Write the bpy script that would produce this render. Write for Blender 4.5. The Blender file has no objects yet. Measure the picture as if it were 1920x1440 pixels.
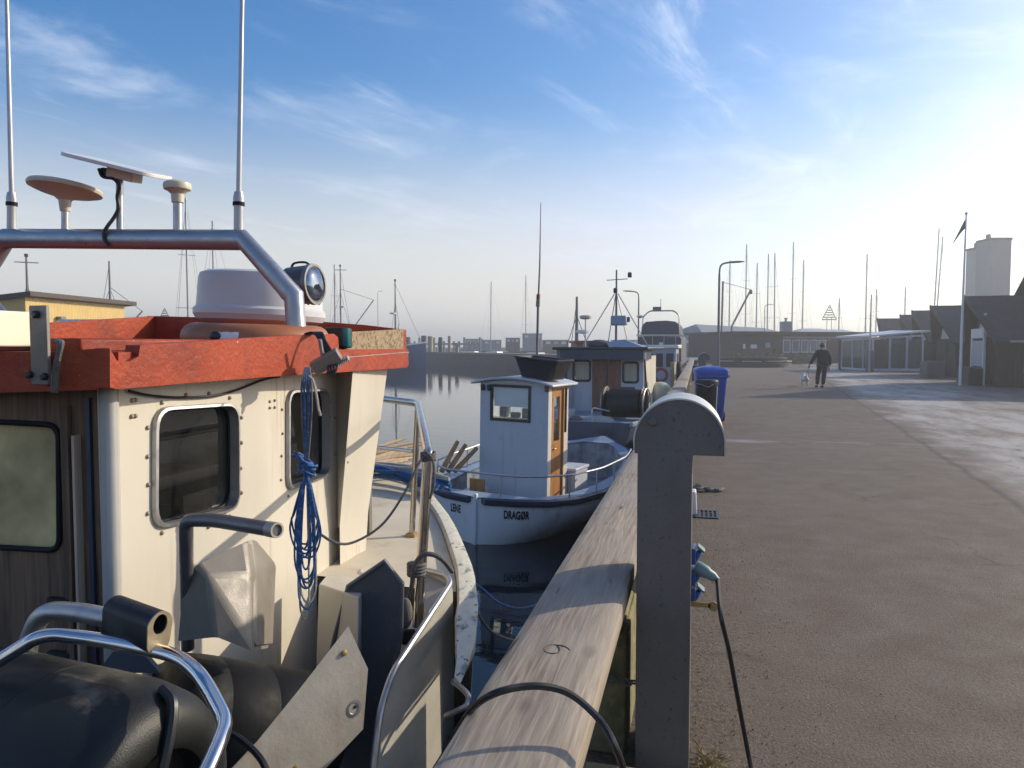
import bpy, bmesh, math, random
from mathutils import Vector, Matrix, Euler, Quaternion, geometry, noise
R = math.radians
random.seed(7)
sc = bpy.context.scene
COL = sc.collection

# ------------------------------------------------------------------ camera
CAMZ = 1.6
F = 1400.0                     # focal length in photo pixels (1920 wide)
YAW, PITCH = R(14.0), math.atan(72 / 1400.0)
cd = bpy.data.cameras.new("camera")
cam = bpy.data.objects.new("camera", cd)
COL.objects.link(cam)
cam.location = (0, 0, CAMZ)
cam.rotation_euler = (R(90) - PITCH, 0, YAW)
cd.sensor_width = 36
cd.lens = F / 1920 * 36
cd.clip_end = 5000
cd.clip_start = 0.02
sc.camera = cam
C0 = Vector((0, 0, CAMZ))
fw = Vector((-math.sin(YAW) * math.cos(PITCH), math.cos(YAW) * math.cos(PITCH), -math.sin(PITCH)))
rt = Vector((math.cos(YAW), math.sin(YAW), 0))
up = rt.cross(fw)

def ray(px, py):
    return fw + rt * ((px - 960) / F) + up * ((720 - py) / F)
def D(px, py, d):
    return C0 + ray(px, py) * d
def onX(px, py, x):
    r = ray(px, py); return C0 + r * (x / r.x)
def onY(px, py, y):
    r = ray(px, py); return C0 + r * (y / r.y)
def onZ(px, py, z):
    r = ray(px, py); return C0 + r * ((z - CAMZ) / r.z)
def V(*a):
    return Vector(a)

# ------------------------------------------------------------------ materials
MATS = {}
def nd(nt, t, **kw):
    n = nt.nodes.new(t)
    for k, v in kw.items():
        setattr(n, k, v)
    return n
def mat(name, col, rough=.5, metal=0.0, var=.18, scale=5.0, bump=.0, bscale=60.0, col2=None, thr=(.55, .7),
        scale2=3.0, stretch=(1, 1, 1), spec=.5, coat=0.0, rvar=.12, col3=None, thr3=(.62, .66), scale3=30.0, detail=6.0, streak=None):
    """painted / weathered surface: base colour with broad mottling, optional second colour (wear, dirt, rust)
    in noise patches, optional third colour in fine specks, noise bump and roughness variation"""
    if name in MATS:
        return MATS[name]
    m = bpy.data.materials.new(name)
    m.use_nodes = True
    nt = m.node_tree
    b = nt.nodes["Principled BSDF"]
    L = nt.links.new
    tc = nd(nt, "ShaderNodeTexCoord")
    mp = nd(nt, "ShaderNodeMapping")
    mp.inputs["Scale"].default_value = stretch
    L(tc.outputs["Object"], mp.inputs["Vector"])
    def noi(s, det=detail, rg=.6):
        n = nd(nt, "ShaderNodeTexNoise")
        n.inputs["Scale"].default_value = s
        n.inputs["Detail"].default_value = det
        n.inputs["Roughness"].default_value = rg
        L(mp.outputs["Vector"], n.inputs["Vector"])
        return n.outputs["Fac"]
    n1 = noi(scale)
    hs = nd(nt, "ShaderNodeMapRange")
    hs.inputs["From Min"].default_value = .25; hs.inputs["From Max"].default_value = .75
    hs.inputs["To Min"].default_value = 1 - var; hs.inputs["To Max"].default_value = 1 + var
    L(n1, hs.inputs["Value"])
    mul = nd(nt, "ShaderNodeVectorMath", operation="SCALE")
    mul.inputs[0].default_value = col[:3]
    L(hs.outputs["Result"], mul.inputs["Scale"])
    out = mul.outputs["Vector"]
    def layer(out, c, th, s):
        n2 = noi(s)
        mr = nd(nt, "ShaderNodeMapRange")
        mr.inputs["From Min"].default_value = th[0]; mr.inputs["From Max"].default_value = th[1]
        L(n2, mr.inputs["Value"])
        mx = nd(nt, "ShaderNodeMix", data_type="RGBA")
        L(mr.outputs["Result"], mx.inputs["Factor"])
        L(out, mx.inputs["A"])
        mx.inputs["B"].default_value = (*c[:3], 1)
        return mx.outputs["Result"]
    if col2:
        out = layer(out, col2, thr, scale2)
    if col3:
        out = layer(out, col3, thr3, scale3)
    if streak:      # runs of rust and dirt down the surface
        ms = nd(nt, "ShaderNodeMapping"); ms.inputs["Scale"].default_value = (streak[1], streak[1], streak[1] * .045); L(tc.outputs["Object"], ms.inputs["Vector"])
        ns = nd(nt, "ShaderNodeTexNoise"); ns.inputs["Scale"].default_value = 1.0; ns.inputs["Detail"].default_value = 4; L(ms.outputs[0], ns.inputs["Vector"])
        nb = noi(2.1, 3)
        m1 = nd(nt, "ShaderNodeMapRange"); m1.inputs["From Min"].default_value = .56; m1.inputs["From Max"].default_value = .74; L(ns.outputs["Fac"], m1.inputs["Value"])
        m2 = nd(nt, "ShaderNodeMapRange"); m2.inputs["From Min"].default_value = .42; m2.inputs["From Max"].default_value = .66; m2.inputs["To Max"].default_value = streak[2]; L(nb, m2.inputs["Value"])
        mm_ = nd(nt, "ShaderNodeMath", operation="MULTIPLY"); L(m1.outputs["Result"], mm_.inputs[0]); L(m2.outputs["Result"], mm_.inputs[1])
        mxs = nd(nt, "ShaderNodeMix", data_type="RGBA"); L(mm_.outputs[0], mxs.inputs["Factor"]); L(out, mxs.inputs["A"]); mxs.inputs["B"].default_value = (*streak[0], 1); out = mxs.outputs["Result"]
    L(out, b.inputs["Base Color"])
    rr = nd(nt, "ShaderNodeMapRange")
    rr.inputs["From Min"].default_value = .3; rr.inputs["From Max"].default_value = .7
    rr.inputs["To Min"].default_value = max(.02, rough - rvar); rr.inputs["To Max"].default_value = min(1, rough + rvar)
    L(noi(scale * 2.3), rr.inputs["Value"])
    L(rr.outputs["Result"], b.inputs["Roughness"])
    b.inputs["Metallic"].default_value = metal
    b.inputs["Specular IOR Level"].default_value = spec
    b.inputs["Coat Weight"].default_value = coat
    if bump:
        bp = nd(nt, "ShaderNodeBump")
        bp.inputs["Strength"].default_value = bump
        bp.inputs["Distance"].default_value = .01
        L(noi(bscale), bp.inputs["Height"])
        L(bp.outputs["Normal"], b.inputs["Normal"])
    MATS[name] = m
    return m

def wood(name, c1, c2, ring=9.0, axis='Y', rough=.75, bump=.25, grey=None, cracks=False, fine=1.0):
    if name in MATS:
        return MATS[name]
    m = bpy.data.materials.new(name)
    m.use_nodes = True
    nt = m.node_tree; L = nt.links.new
    b = nt.nodes["Principled BSDF"]
    tc = nd(nt, "ShaderNodeTexCoord"); mp = nd(nt, "ShaderNodeMapping")
    s = {'X': (.06, 1, 1), 'Y': (1, .06, 1), 'Z': (1, 1, .06)}[axis]
    mp.inputs["Scale"].default_value = s
    L(tc.outputs["Object"], mp.inputs["Vector"])
    n0 = nd(nt, "ShaderNodeTexNoise"); n0.inputs["Scale"].default_value = 7; n0.inputs["Detail"].default_value = 3
    L(mp.outputs["Vector"], n0.inputs["Vector"])
    n1 = nd(nt, "ShaderNodeTexNoise"); n1.inputs["Scale"].default_value = ring * 9 * fine; n1.inputs["Detail"].default_value = 5
    n1.inputs["Distortion"].default_value = .6
    L(mp.outputs["Vector"], n1.inputs["Vector"])
    mx = nd(nt, "ShaderNodeMath", operation="MULTIPLY_ADD")
    mx.inputs[1].default_value = .65
    L(n1.outputs["Fac"], mx.inputs[0])
    sc_ = nd(nt, "ShaderNodeMath", operation="MULTIPLY"); sc_.inputs[1].default_value = .35
    L(n0.outputs["Fac"], sc_.inputs[0]); L(sc_.outputs[0], mx.inputs[2])
    cr = nd(nt, "ShaderNodeValToRGB")
    cr.color_ramp.elements[0].position = .36; cr.color_ramp.elements[0].color = (*c2, 1)
    cr.color_ramp.elements[1].position = .62; cr.color_ramp.elements[1].color = (*c1, 1)
    L(mx.outputs[0], cr.inputs["Fac"])
    out = cr.outputs["Color"]
    # knots
    mp2 = nd(nt, "ShaderNodeMapping"); s2 = {'X': (.5, 1, 1), 'Y': (1, .5, 1), 'Z': (1, 1, .5)}[axis]
    mp2.inputs["Scale"].default_value = s2
    L(tc.outputs["Object"], mp2.inputs["Vector"])
    vo = nd(nt, "ShaderNodeTexVoronoi"); vo.inputs["Scale"].default_value = 7.0
    L(mp2.outputs["Vector"], vo.inputs["Vector"])
    mr = nd(nt, "ShaderNodeMapRange"); mr.inputs["From Min"].default_value = .08; mr.inputs["From Max"].default_value = .2
    mr.inputs["To Min"].default_value = .8; mr.inputs["To Max"].default_value = 0
    L(vo.outputs["Distance"], mr.inputs["Value"])
    km = nd(nt, "ShaderNodeMix", data_type="RGBA"); L(mr.outputs["Result"], km.inputs["Factor"]); L(out, km.inputs["A"])
    km.inputs["B"].default_value = (c2[0] * .45, c2[1] * .4, c2[2] * .35, 1)
    out = km.outputs["Result"]
    if grey:
        n3 = nd(nt, "ShaderNodeTexNoise"); n3.inputs["Scale"].default_value = 1.6; n3.inputs["Detail"].default_value = 6
        L(tc.outputs["Object"], n3.inputs["Vector"])
        mr2 = nd(nt, "ShaderNodeMapRange"); mr2.inputs["From Min"].default_value = .42; mr2.inputs["From Max"].default_value = .62
        L(n3.outputs["Fac"], mr2.inputs["Value"])
        g = nd(nt, "ShaderNodeMix", data_type="RGBA"); L(mr2.outputs["Result"], g.inputs["Factor"]); L(out, g.inputs["A"])
        g.inputs["B"].default_value = (*grey, 1); g.blend_type = 'MIX'
        sc2 = nd(nt, "ShaderNodeMath", operation="MULTIPLY"); sc2.inputs[1].default_value = .6
        L(mr2.outputs["Result"], sc2.inputs[0]); L(sc2.outputs[0], g.inputs["Factor"])
        out = g.outputs["Result"]
    if cracks:
        mp3 = nd(nt, "ShaderNodeMapping"); mp3.inputs["Scale"].default_value = (14, .9, 14)
        L(tc.outputs["Object"], mp3.inputs["Vector"])
        v2 = nd(nt, "ShaderNodeTexNoise"); v2.inputs["Scale"].default_value = 2.2; v2.inputs["Detail"].default_value = 2
        L(mp3.outputs["Vector"], v2.inputs["Vector"])
        ab = nd(nt, "ShaderNodeMapRange"); ab.inputs["From Min"].default_value = .70; ab.inputs["From Max"].default_value = .74
        L(v2.outputs["Fac"], ab.inputs["Value"])
        cm = nd(nt, "ShaderNodeMix", data_type="RGBA"); L(ab.outputs["Result"], cm.inputs["Factor"]); L(out, cm.inputs["A"])
        cm.inputs["B"].default_value = (.03, .024, .02, 1)
        out = cm.outputs["Result"]
    L(out, b.inputs["Base Color"])
    b.inputs["Roughness"].default_value = rough
    bp = nd(nt, "ShaderNodeBump"); bp.inputs["Strength"].default_value = bump; bp.inputs["Distance"].default_value = .006
    L(mx.outputs[0], bp.inputs["Height"]); L(bp.outputs["Normal"], b.inputs["Normal"])
    MATS[name] = m
    return m

def glass(name, tint=(.75, .82, .85), through=.7, rough=.02, base=(.02, .025, .03), fres=1.5, dirt=0.0, dirtcol=(.4, .38, .3)):
    """window pane: clear part lets the tinted view through, film of dirt, Fresnel reflection"""
    if name in MATS:
        return MATS[name]
    m = bpy.data.materials.new(name); m.use_nodes = True
    nt = m.node_tree; L = nt.links.new
    nt.nodes.remove(nt.nodes["Principled BSDF"])
    o = nt.nodes["Material Output"]
    tr = nd(nt, "ShaderNodeBsdfTransparent"); tr.inputs[0].default_value = (*tint, 1)
    df = nd(nt, "ShaderNodeBsdfDiffuse"); df.inputs[0].default_value = (*dirtcol, 1)
    gl = nd(nt, "ShaderNodeBsdfGlossy"); gl.inputs["Roughness"].default_value = rough
    gl.inputs[0].default_value = (1, 1, 1, 1)
    m1 = nd(nt, "ShaderNodeMixShader")
    tc = nd(nt, "ShaderNodeTexCoord")
    n = nd(nt, "ShaderNodeTexNoise"); n.inputs["Scale"].default_value = 6; n.inputs["Detail"].default_value = 8
    L(tc.outputs["Object"], n.inputs["Vector"])
    mr = nd(nt, "ShaderNodeMapRange"); mr.inputs["From Min"].default_value = .3; mr.inputs["From Max"].default_value = .8
    mr.inputs["To Min"].default_value = dirt * .5; mr.inputs["To Max"].default_value = min(1, dirt * 1.5)
    L(n.outputs["Fac"], mr.inputs["Value"])
    L(mr.outputs["Result"], m1.inputs[0]); L(tr.outputs[0], m1.inputs[1]); L(df.outputs[0], m1.inputs[2])
    fr = nd(nt, "ShaderNodeFresnel"); gb = nd(nt, "ShaderNodeNewGeometry"); mi = nd(nt, "ShaderNodeMapRange"); mi.inputs["To Min"].default_value = fres; mi.inputs["To Max"].default_value = 1 / fres
    L(gb.outputs["Backfacing"], mi.inputs["Value"]); L(mi.outputs["Result"], fr.inputs[0])   # panes reflect alike from both sides
    m2 = nd(nt, "ShaderNodeMixShader")
    L(fr.outputs[0], m2.inputs[0]); L(m1.outputs[0], m2.inputs[1]); L(gl.outputs[0], m2.inputs[2])
    L(m2.outputs[0], o.inputs["Surface"])
    MATS[name] = m
    return m

# ------------------------------------------------------------------ mesh collector
OFF = {}
class MB:
    def __init__(s):
        s.v = []; s.f = []
    def add(s, vs, fs):
        o = len(s.v)
        s.v += [Vector(p) for p in vs]
        s.f += [tuple(i + o for i in f) for f in fs]
        return s
    def box(s, c, size, rot=None, taper=1.0):
        c = Vector(c); hx, hy, hz = [a / 2 for a in size]
        m = rot if isinstance(rot, Matrix) else (Euler(rot).to_matrix() if rot else Matrix.Identity(3))
        vs = []
        for z, k in ((-hz, 1.0), (hz, taper)):
            for x, y in ((-hx, -hy), (hx, -hy), (hx, hy), (-hx, hy)):
                vs.append(c + m @ Vector((x * k, y * k, z)))
        return s.add(vs, [(3, 2, 1, 0), (4, 5, 6, 7), (0, 1, 5, 4), (1, 2, 6, 5), (2, 3, 7, 6), (3, 0, 4, 7)])
    def bar(s, a, b, w, h=None, upv=(0, 0, 1)):
        """rectangular bar from a to b, w across and h along upv"""
        a, b = Vector(a), Vector(b); h = h or w
        d = (b - a).normalized(); u = Vector(upv)
        if abs(d.dot(u.normalized())) > .98:
            u = Vector((0, 1, 0))
        x = d.cross(u).normalized(); z = x.cross(d).normalized()
        vs = []
        for p in (a, b):
            for i, j in ((-1, -1), (1, -1), (1, 1), (-1, 1)):
                vs.append(p + x * (i * w / 2) + z * (j * h / 2))
        return s.add(vs, [(3, 2, 1, 0), (4, 5, 6, 7), (0, 1, 5, 4), (1, 2, 6, 5), (2, 3, 7, 6), (3, 0, 4, 7)])
    def tube(s, pts, r, n=10, caps=True, closed=False):
        pts = [Vector(p) for p in pts]
        N = len(pts)
        rs = r if isinstance(r, (list, tuple)) else [r] * N
        tang = []
        for i in range(N):
            if closed:
                t = pts[(i + 1) % N] - pts[i - 1]
            else:
                t = pts[min(i + 1, N - 1)] - pts[max(i - 1, 0)]
            tang.append(t.normalized())
        t0 = tang[0]
        u = t0.cross(Vector((0, 0, 1)))
        if u.length < .1:
            u = t0.cross(Vector((0, 1, 0)))
        u.normalize()
        vs = []
        for i in range(N):
            t = tang[i]
            u = (u - t * u.dot(t)).normalized()
            w = t.cross(u)
            k = 1.0
            if 0 < i < N - 1 and not closed:
                c_ = (pts[i] - pts[i - 1]).normalized().dot((pts[i + 1] - pts[i]).normalized())
                k = 1 / max(.5, math.sqrt(max(0, (1 + c_) / 2)))
            for j in range(n):
                a = 2 * math.pi * j / n
                vs.append(pts[i] + (u * math.cos(a) + w * math.sin(a)) * rs[i] * (k if k < 1.2 else 1.1))
        fs = []
        for i in range(N if closed else N - 1):
            i2 = (i + 1) % N
            for j in range(n):
                j2 = (j + 1) % n
                fs.append((i * n + j, i * n + j2, i2 * n + j2, i2 * n + j))
        if caps and not closed:
            fs.append(tuple(range(n - 1, -1, -1)))
            fs.append(tuple((N - 1) * n + j for j in range(n)))
        return s.add(vs, fs)
    def lathe(s, prof, o, axis=(0, 0, 1), n=24, caps=True):
        """prof: (radius, height) pairs along axis from o"""
        o = Vector(o); a = Vector(axis).normalized()
        u = a.orthogonal().normalized(); w = a.cross(u)
        vs = []
        for r_, h in prof:
            for j in range(n):
                t = 2 * math.pi * j / n
                vs.append(o + a * h + (u * math.cos(t) + w * math.sin(t)) * max(r_, 1e-4))
        fs = []
        for i in range(len(prof) - 1):
            for j in range(n):
                j2 = (j + 1) % n
                fs.append((i * n + j, i * n + j2, (i + 1) * n + j2, (i + 1) * n + j))
        if caps:
            fs.append(tuple(range(n - 1, -1, -1)))
            k = len(prof) - 1
            fs.append(tuple(k * n + j for j in range(n)))
        return s.add(vs, fs)
    def loft(s, rings, closed=False, caps=False):
        n = len(rings[0]); vs = [p for r_ in rings for p in r_]; fs = []
        for i in range(len(rings) - 1):
            for j in range(n if closed else n - 1):
                j2 = (j + 1) % n
                fs.append((i * n + j, i * n + j2, (i + 1) * n + j2, (i + 1) * n + j))
        if caps:
            fs.append(tuple(range(n - 1, -1, -1)))
            fs.append(tuple((len(rings) - 1) * n + j for j in range(n)))
        return s.add(vs, fs)
    def plate(s, loops, th):
        """flat plate: first loop outline, further loops holes; th = thickness vector"""
        if not isinstance(loops[0], list):
            loops = [list(loops)]
        loops = [[Vector(p) for p in l] for l in loops]
        th = Vector(th)
        tris = geometry.tessellate_polygon(loops)
        flat = [p for l in loops for p in l]
        n = len(flat)
        vs = flat + [p + th for p in flat]
        fs = []
        for t in tris:
            fs.append(tuple(t)); fs.append(tuple(i + n for i in reversed(t)))
        o = 0
        for l in loops:
            k = len(l)
            for i in range(k):
                a, b = o + i, o + (i + 1) % k
                fs.append((a, b, b + n, a + n))
            o += k
        return s.add(vs, fs)
    def ball(s, c, r, seg=14, rings=8, sx=1, sy=1, sz=1):
        c = Vector(c); vs = []; fs = []
        for i in range(1, rings):
            a = math.pi * i / rings
            for j in range(seg):
                b = 2 * math.pi * j / seg
                vs.append(c + Vector((r * sx * math.sin(a) * math.cos(b), r * sy * math.sin(a) * math.sin(b), r * sz * math.cos(a))))
        top = len(vs); vs.append(c + Vector((0, 0, r * sz))); bot = len(vs); vs.append(c - Vector((0, 0, r * sz)))
        for i in range(rings - 2):
            for j in range(seg):
                j2 = (j + 1) % seg
                fs.append((i * seg + j, (i + 1) * seg + j, (i + 1) * seg + j2, i * seg + j2))
        for j in range(seg):
            j2 = (j + 1) % seg
            fs.append((top, j, j2)); fs.append((bot, (rings - 2) * seg + j2, (rings - 2) * seg + j))
        return s.add(vs, fs)
    def mesh(s, name, off=Vector(), smooth=32):
        me = bpy.data.meshes.new(name)
        me.from_pydata([v - off for v in s.v], [], s.f)
        bm = bmesh.new(); bm.from_mesh(me)
        bmesh.ops.recalc_face_normals(bm, faces=bm.faces)
        bm.to_mesh(me); bm.free()
        if smooth:
            me.shade_smooth()
            me.set_sharp_from_angle(angle=R(smooth))
        return me
    def build(s, name, m, parent=None, bevel=0, smooth=32, label=None, seg=2):
        if parent is None:
            lo = Vector([min(v[i] for v in s.v) for i in range(3)]); hi = Vector([max(v[i] for v in s.v) for i in range(3)])
            off = Vector(((lo.x + hi.x) / 2, (lo.y + hi.y) / 2, lo.z))
        else:
            off = OFF[parent.name]
        me = s.mesh(name, off, smooth)
        o = bpy.data.objects.new(name, me); COL.objects.link(o)
        if m:
            me.materials.append(m)
        if parent is None:
            o.location = off
        else:
            o.parent = parent
        OFF[o.name] = off
        if bevel:
            bv = o.modifiers.new("edge", 'BEVEL'); bv.width = bevel; bv.segments = seg; bv.limit_method = 'ANGLE'; bv.angle_limit = R(38)
        if label:
            o['label'] = label
        return o

def tag(o, label=None, cat=None, group=None, kind=None):
    if label: o['label'] = label
    if cat: o['category'] = cat
    if group: o['group'] = group
    if kind: o['kind'] = kind
    return o
def thing(name, label, cat, loc=(0, 0, 0), local=False, group=None):
    o = bpy.data.objects.new(name, None); COL.objects.link(o)
    o.empty_display_size = .2
    if local:
        OFF[o.name] = Vector()
    else:
        OFF[o.name] = Vector(loc)
    o.location = loc
    return tag(o, label, cat, group)
def place(o, loc, rz=0.0, rx=0.0, ry=0.0):
    o.location = loc; o.rotation_euler = (rx, ry, rz); return o
def copy_tree(o, parent=None):
    c = o.copy(); COL.objects.link(c)
    if parent is not None:
        c.parent = parent
    for ch in [x for x in bpy.data.objects if x.parent == o and x != c]:
        copy_tree(ch, c)
    return c
def smooth_path(pts, n=6, closed=False):
    """Catmull-Rom through pts"""
    pts = [Vector(p) for p in pts]; N = len(pts); out = []
    rng = range(N if closed else N - 1)
    for i in rng:
        if closed:
            p0, p1, p2, p3 = pts[i - 1], pts[i], pts[(i + 1) % N], pts[(i + 2) % N]
        else:
            p1, p2 = pts[i], pts[i + 1]
            p0 = pts[i - 1] if i > 0 else p1 * 2 - p2
            p3 = pts[i + 2] if i + 2 < N else p2 * 2 - p1
        for k in range(n):
            t = k / n
            out.append(.5 * ((2 * p1) + (p2 - p0) * t + (2 * p0 - 5 * p1 + 4 * p2 - p3) * t * t + (3 * p1 - p0 - 3 * p2 + p3) * t ** 3))
    if not closed:
        out.append(pts[-1])
    return out
def fillet(pts, r=.08, n=5):
    """polyline with rounded corners"""
    pts = [Vector(p) for p in pts]; out = [pts[0]]
    for i in range(1, len(pts) - 1):
        a, b, c = pts[i - 1], pts[i], pts[i + 1]
        ra = min(r, (a - b).length * .45, (c - b).length * .45)
        p, q = b + (a - b).normalized() * ra, b + (c - b).normalized() * ra
        for k in range(n + 1):
            t = k / n
            out.append(p * (1 - t) ** 2 + b * 2 * t * (1 - t) + q * t * t)
    out.append(pts[-1])
    return out
def rrect(w, h, r, n=5):
    """rounded rectangle, 2D, centred"""
    out = []
    for cx, cy, a0 in ((w / 2 - r, h / 2 - r, 0), (-w / 2 + r, h / 2 - r, 90), (-w / 2 + r, -h / 2 + r, 180), (w / 2 - r, -h / 2 + r, 270)):
        for k in range(n + 1):
            a = R(a0 + 90 * k / n)
            out.append((cx + r * math.cos(a), cy + r * math.sin(a)))
    return out
def rquad(q, r=.04, n=5):
    """rounded quad from four 3D corners"""
    q = [Vector(p) for p in q]; out = []
    for i in range(4):
        a, b, c = q[i - 1], q[i], q[(i + 1) % 4]
        p, s_ = b + (a - b).normalized() * r, b + (c - b).normalized() * r
        for k in range(n + 1):
            t = k / n
            out.append(p * (1 - t) ** 2 + b * 2 * t * (1 - t) + s_ * t * t)
    return out
def shrink(loop, k):
    """inset a 3D loop by distance k towards its centre (approx)"""
    c = sum(loop, Vector()) / len(loop)
    n = len(loop); out = []
    nrm = Vector()
    for i in range(n):
        nrm += (loop[i] - c).cross(loop[(i + 1) % n] - c)
    nrm.normalize()
    for i in range(n):
        t = (loop[(i + 1) % n] - loop[i - 1]).normalized()
        out.append(loop[i] + nrm.cross(t) * k)
    return out
def text_mesh(txt, size, bold=0.0, xs=1.0):
    cu = bpy.data.curves.new("lettering", 'FONT'); cu.body = txt; cu.size = size; cu.offset = bold
    cu.align_x = 'CENTER'; cu.align_y = 'CENTER'; cu.resolution_u = 3
    ob = bpy.data.objects.new("lettering_curve", cu); COL.objects.link(ob)
    dg = bpy.context.evaluated_depsgraph_get()
    me = bpy.data.meshes.new_from_object(ob.evaluated_get(dg))
    vs = [Vector((v.co.x * xs, v.co.y, 0)) for v in me.vertices]; fs = [tuple(p.vertices) for p in me.polygons]
    bpy.data.objects.remove(ob); bpy.data.curves.remove(cu); bpy.data.meshes.remove(me)
    return vs, fs
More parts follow.
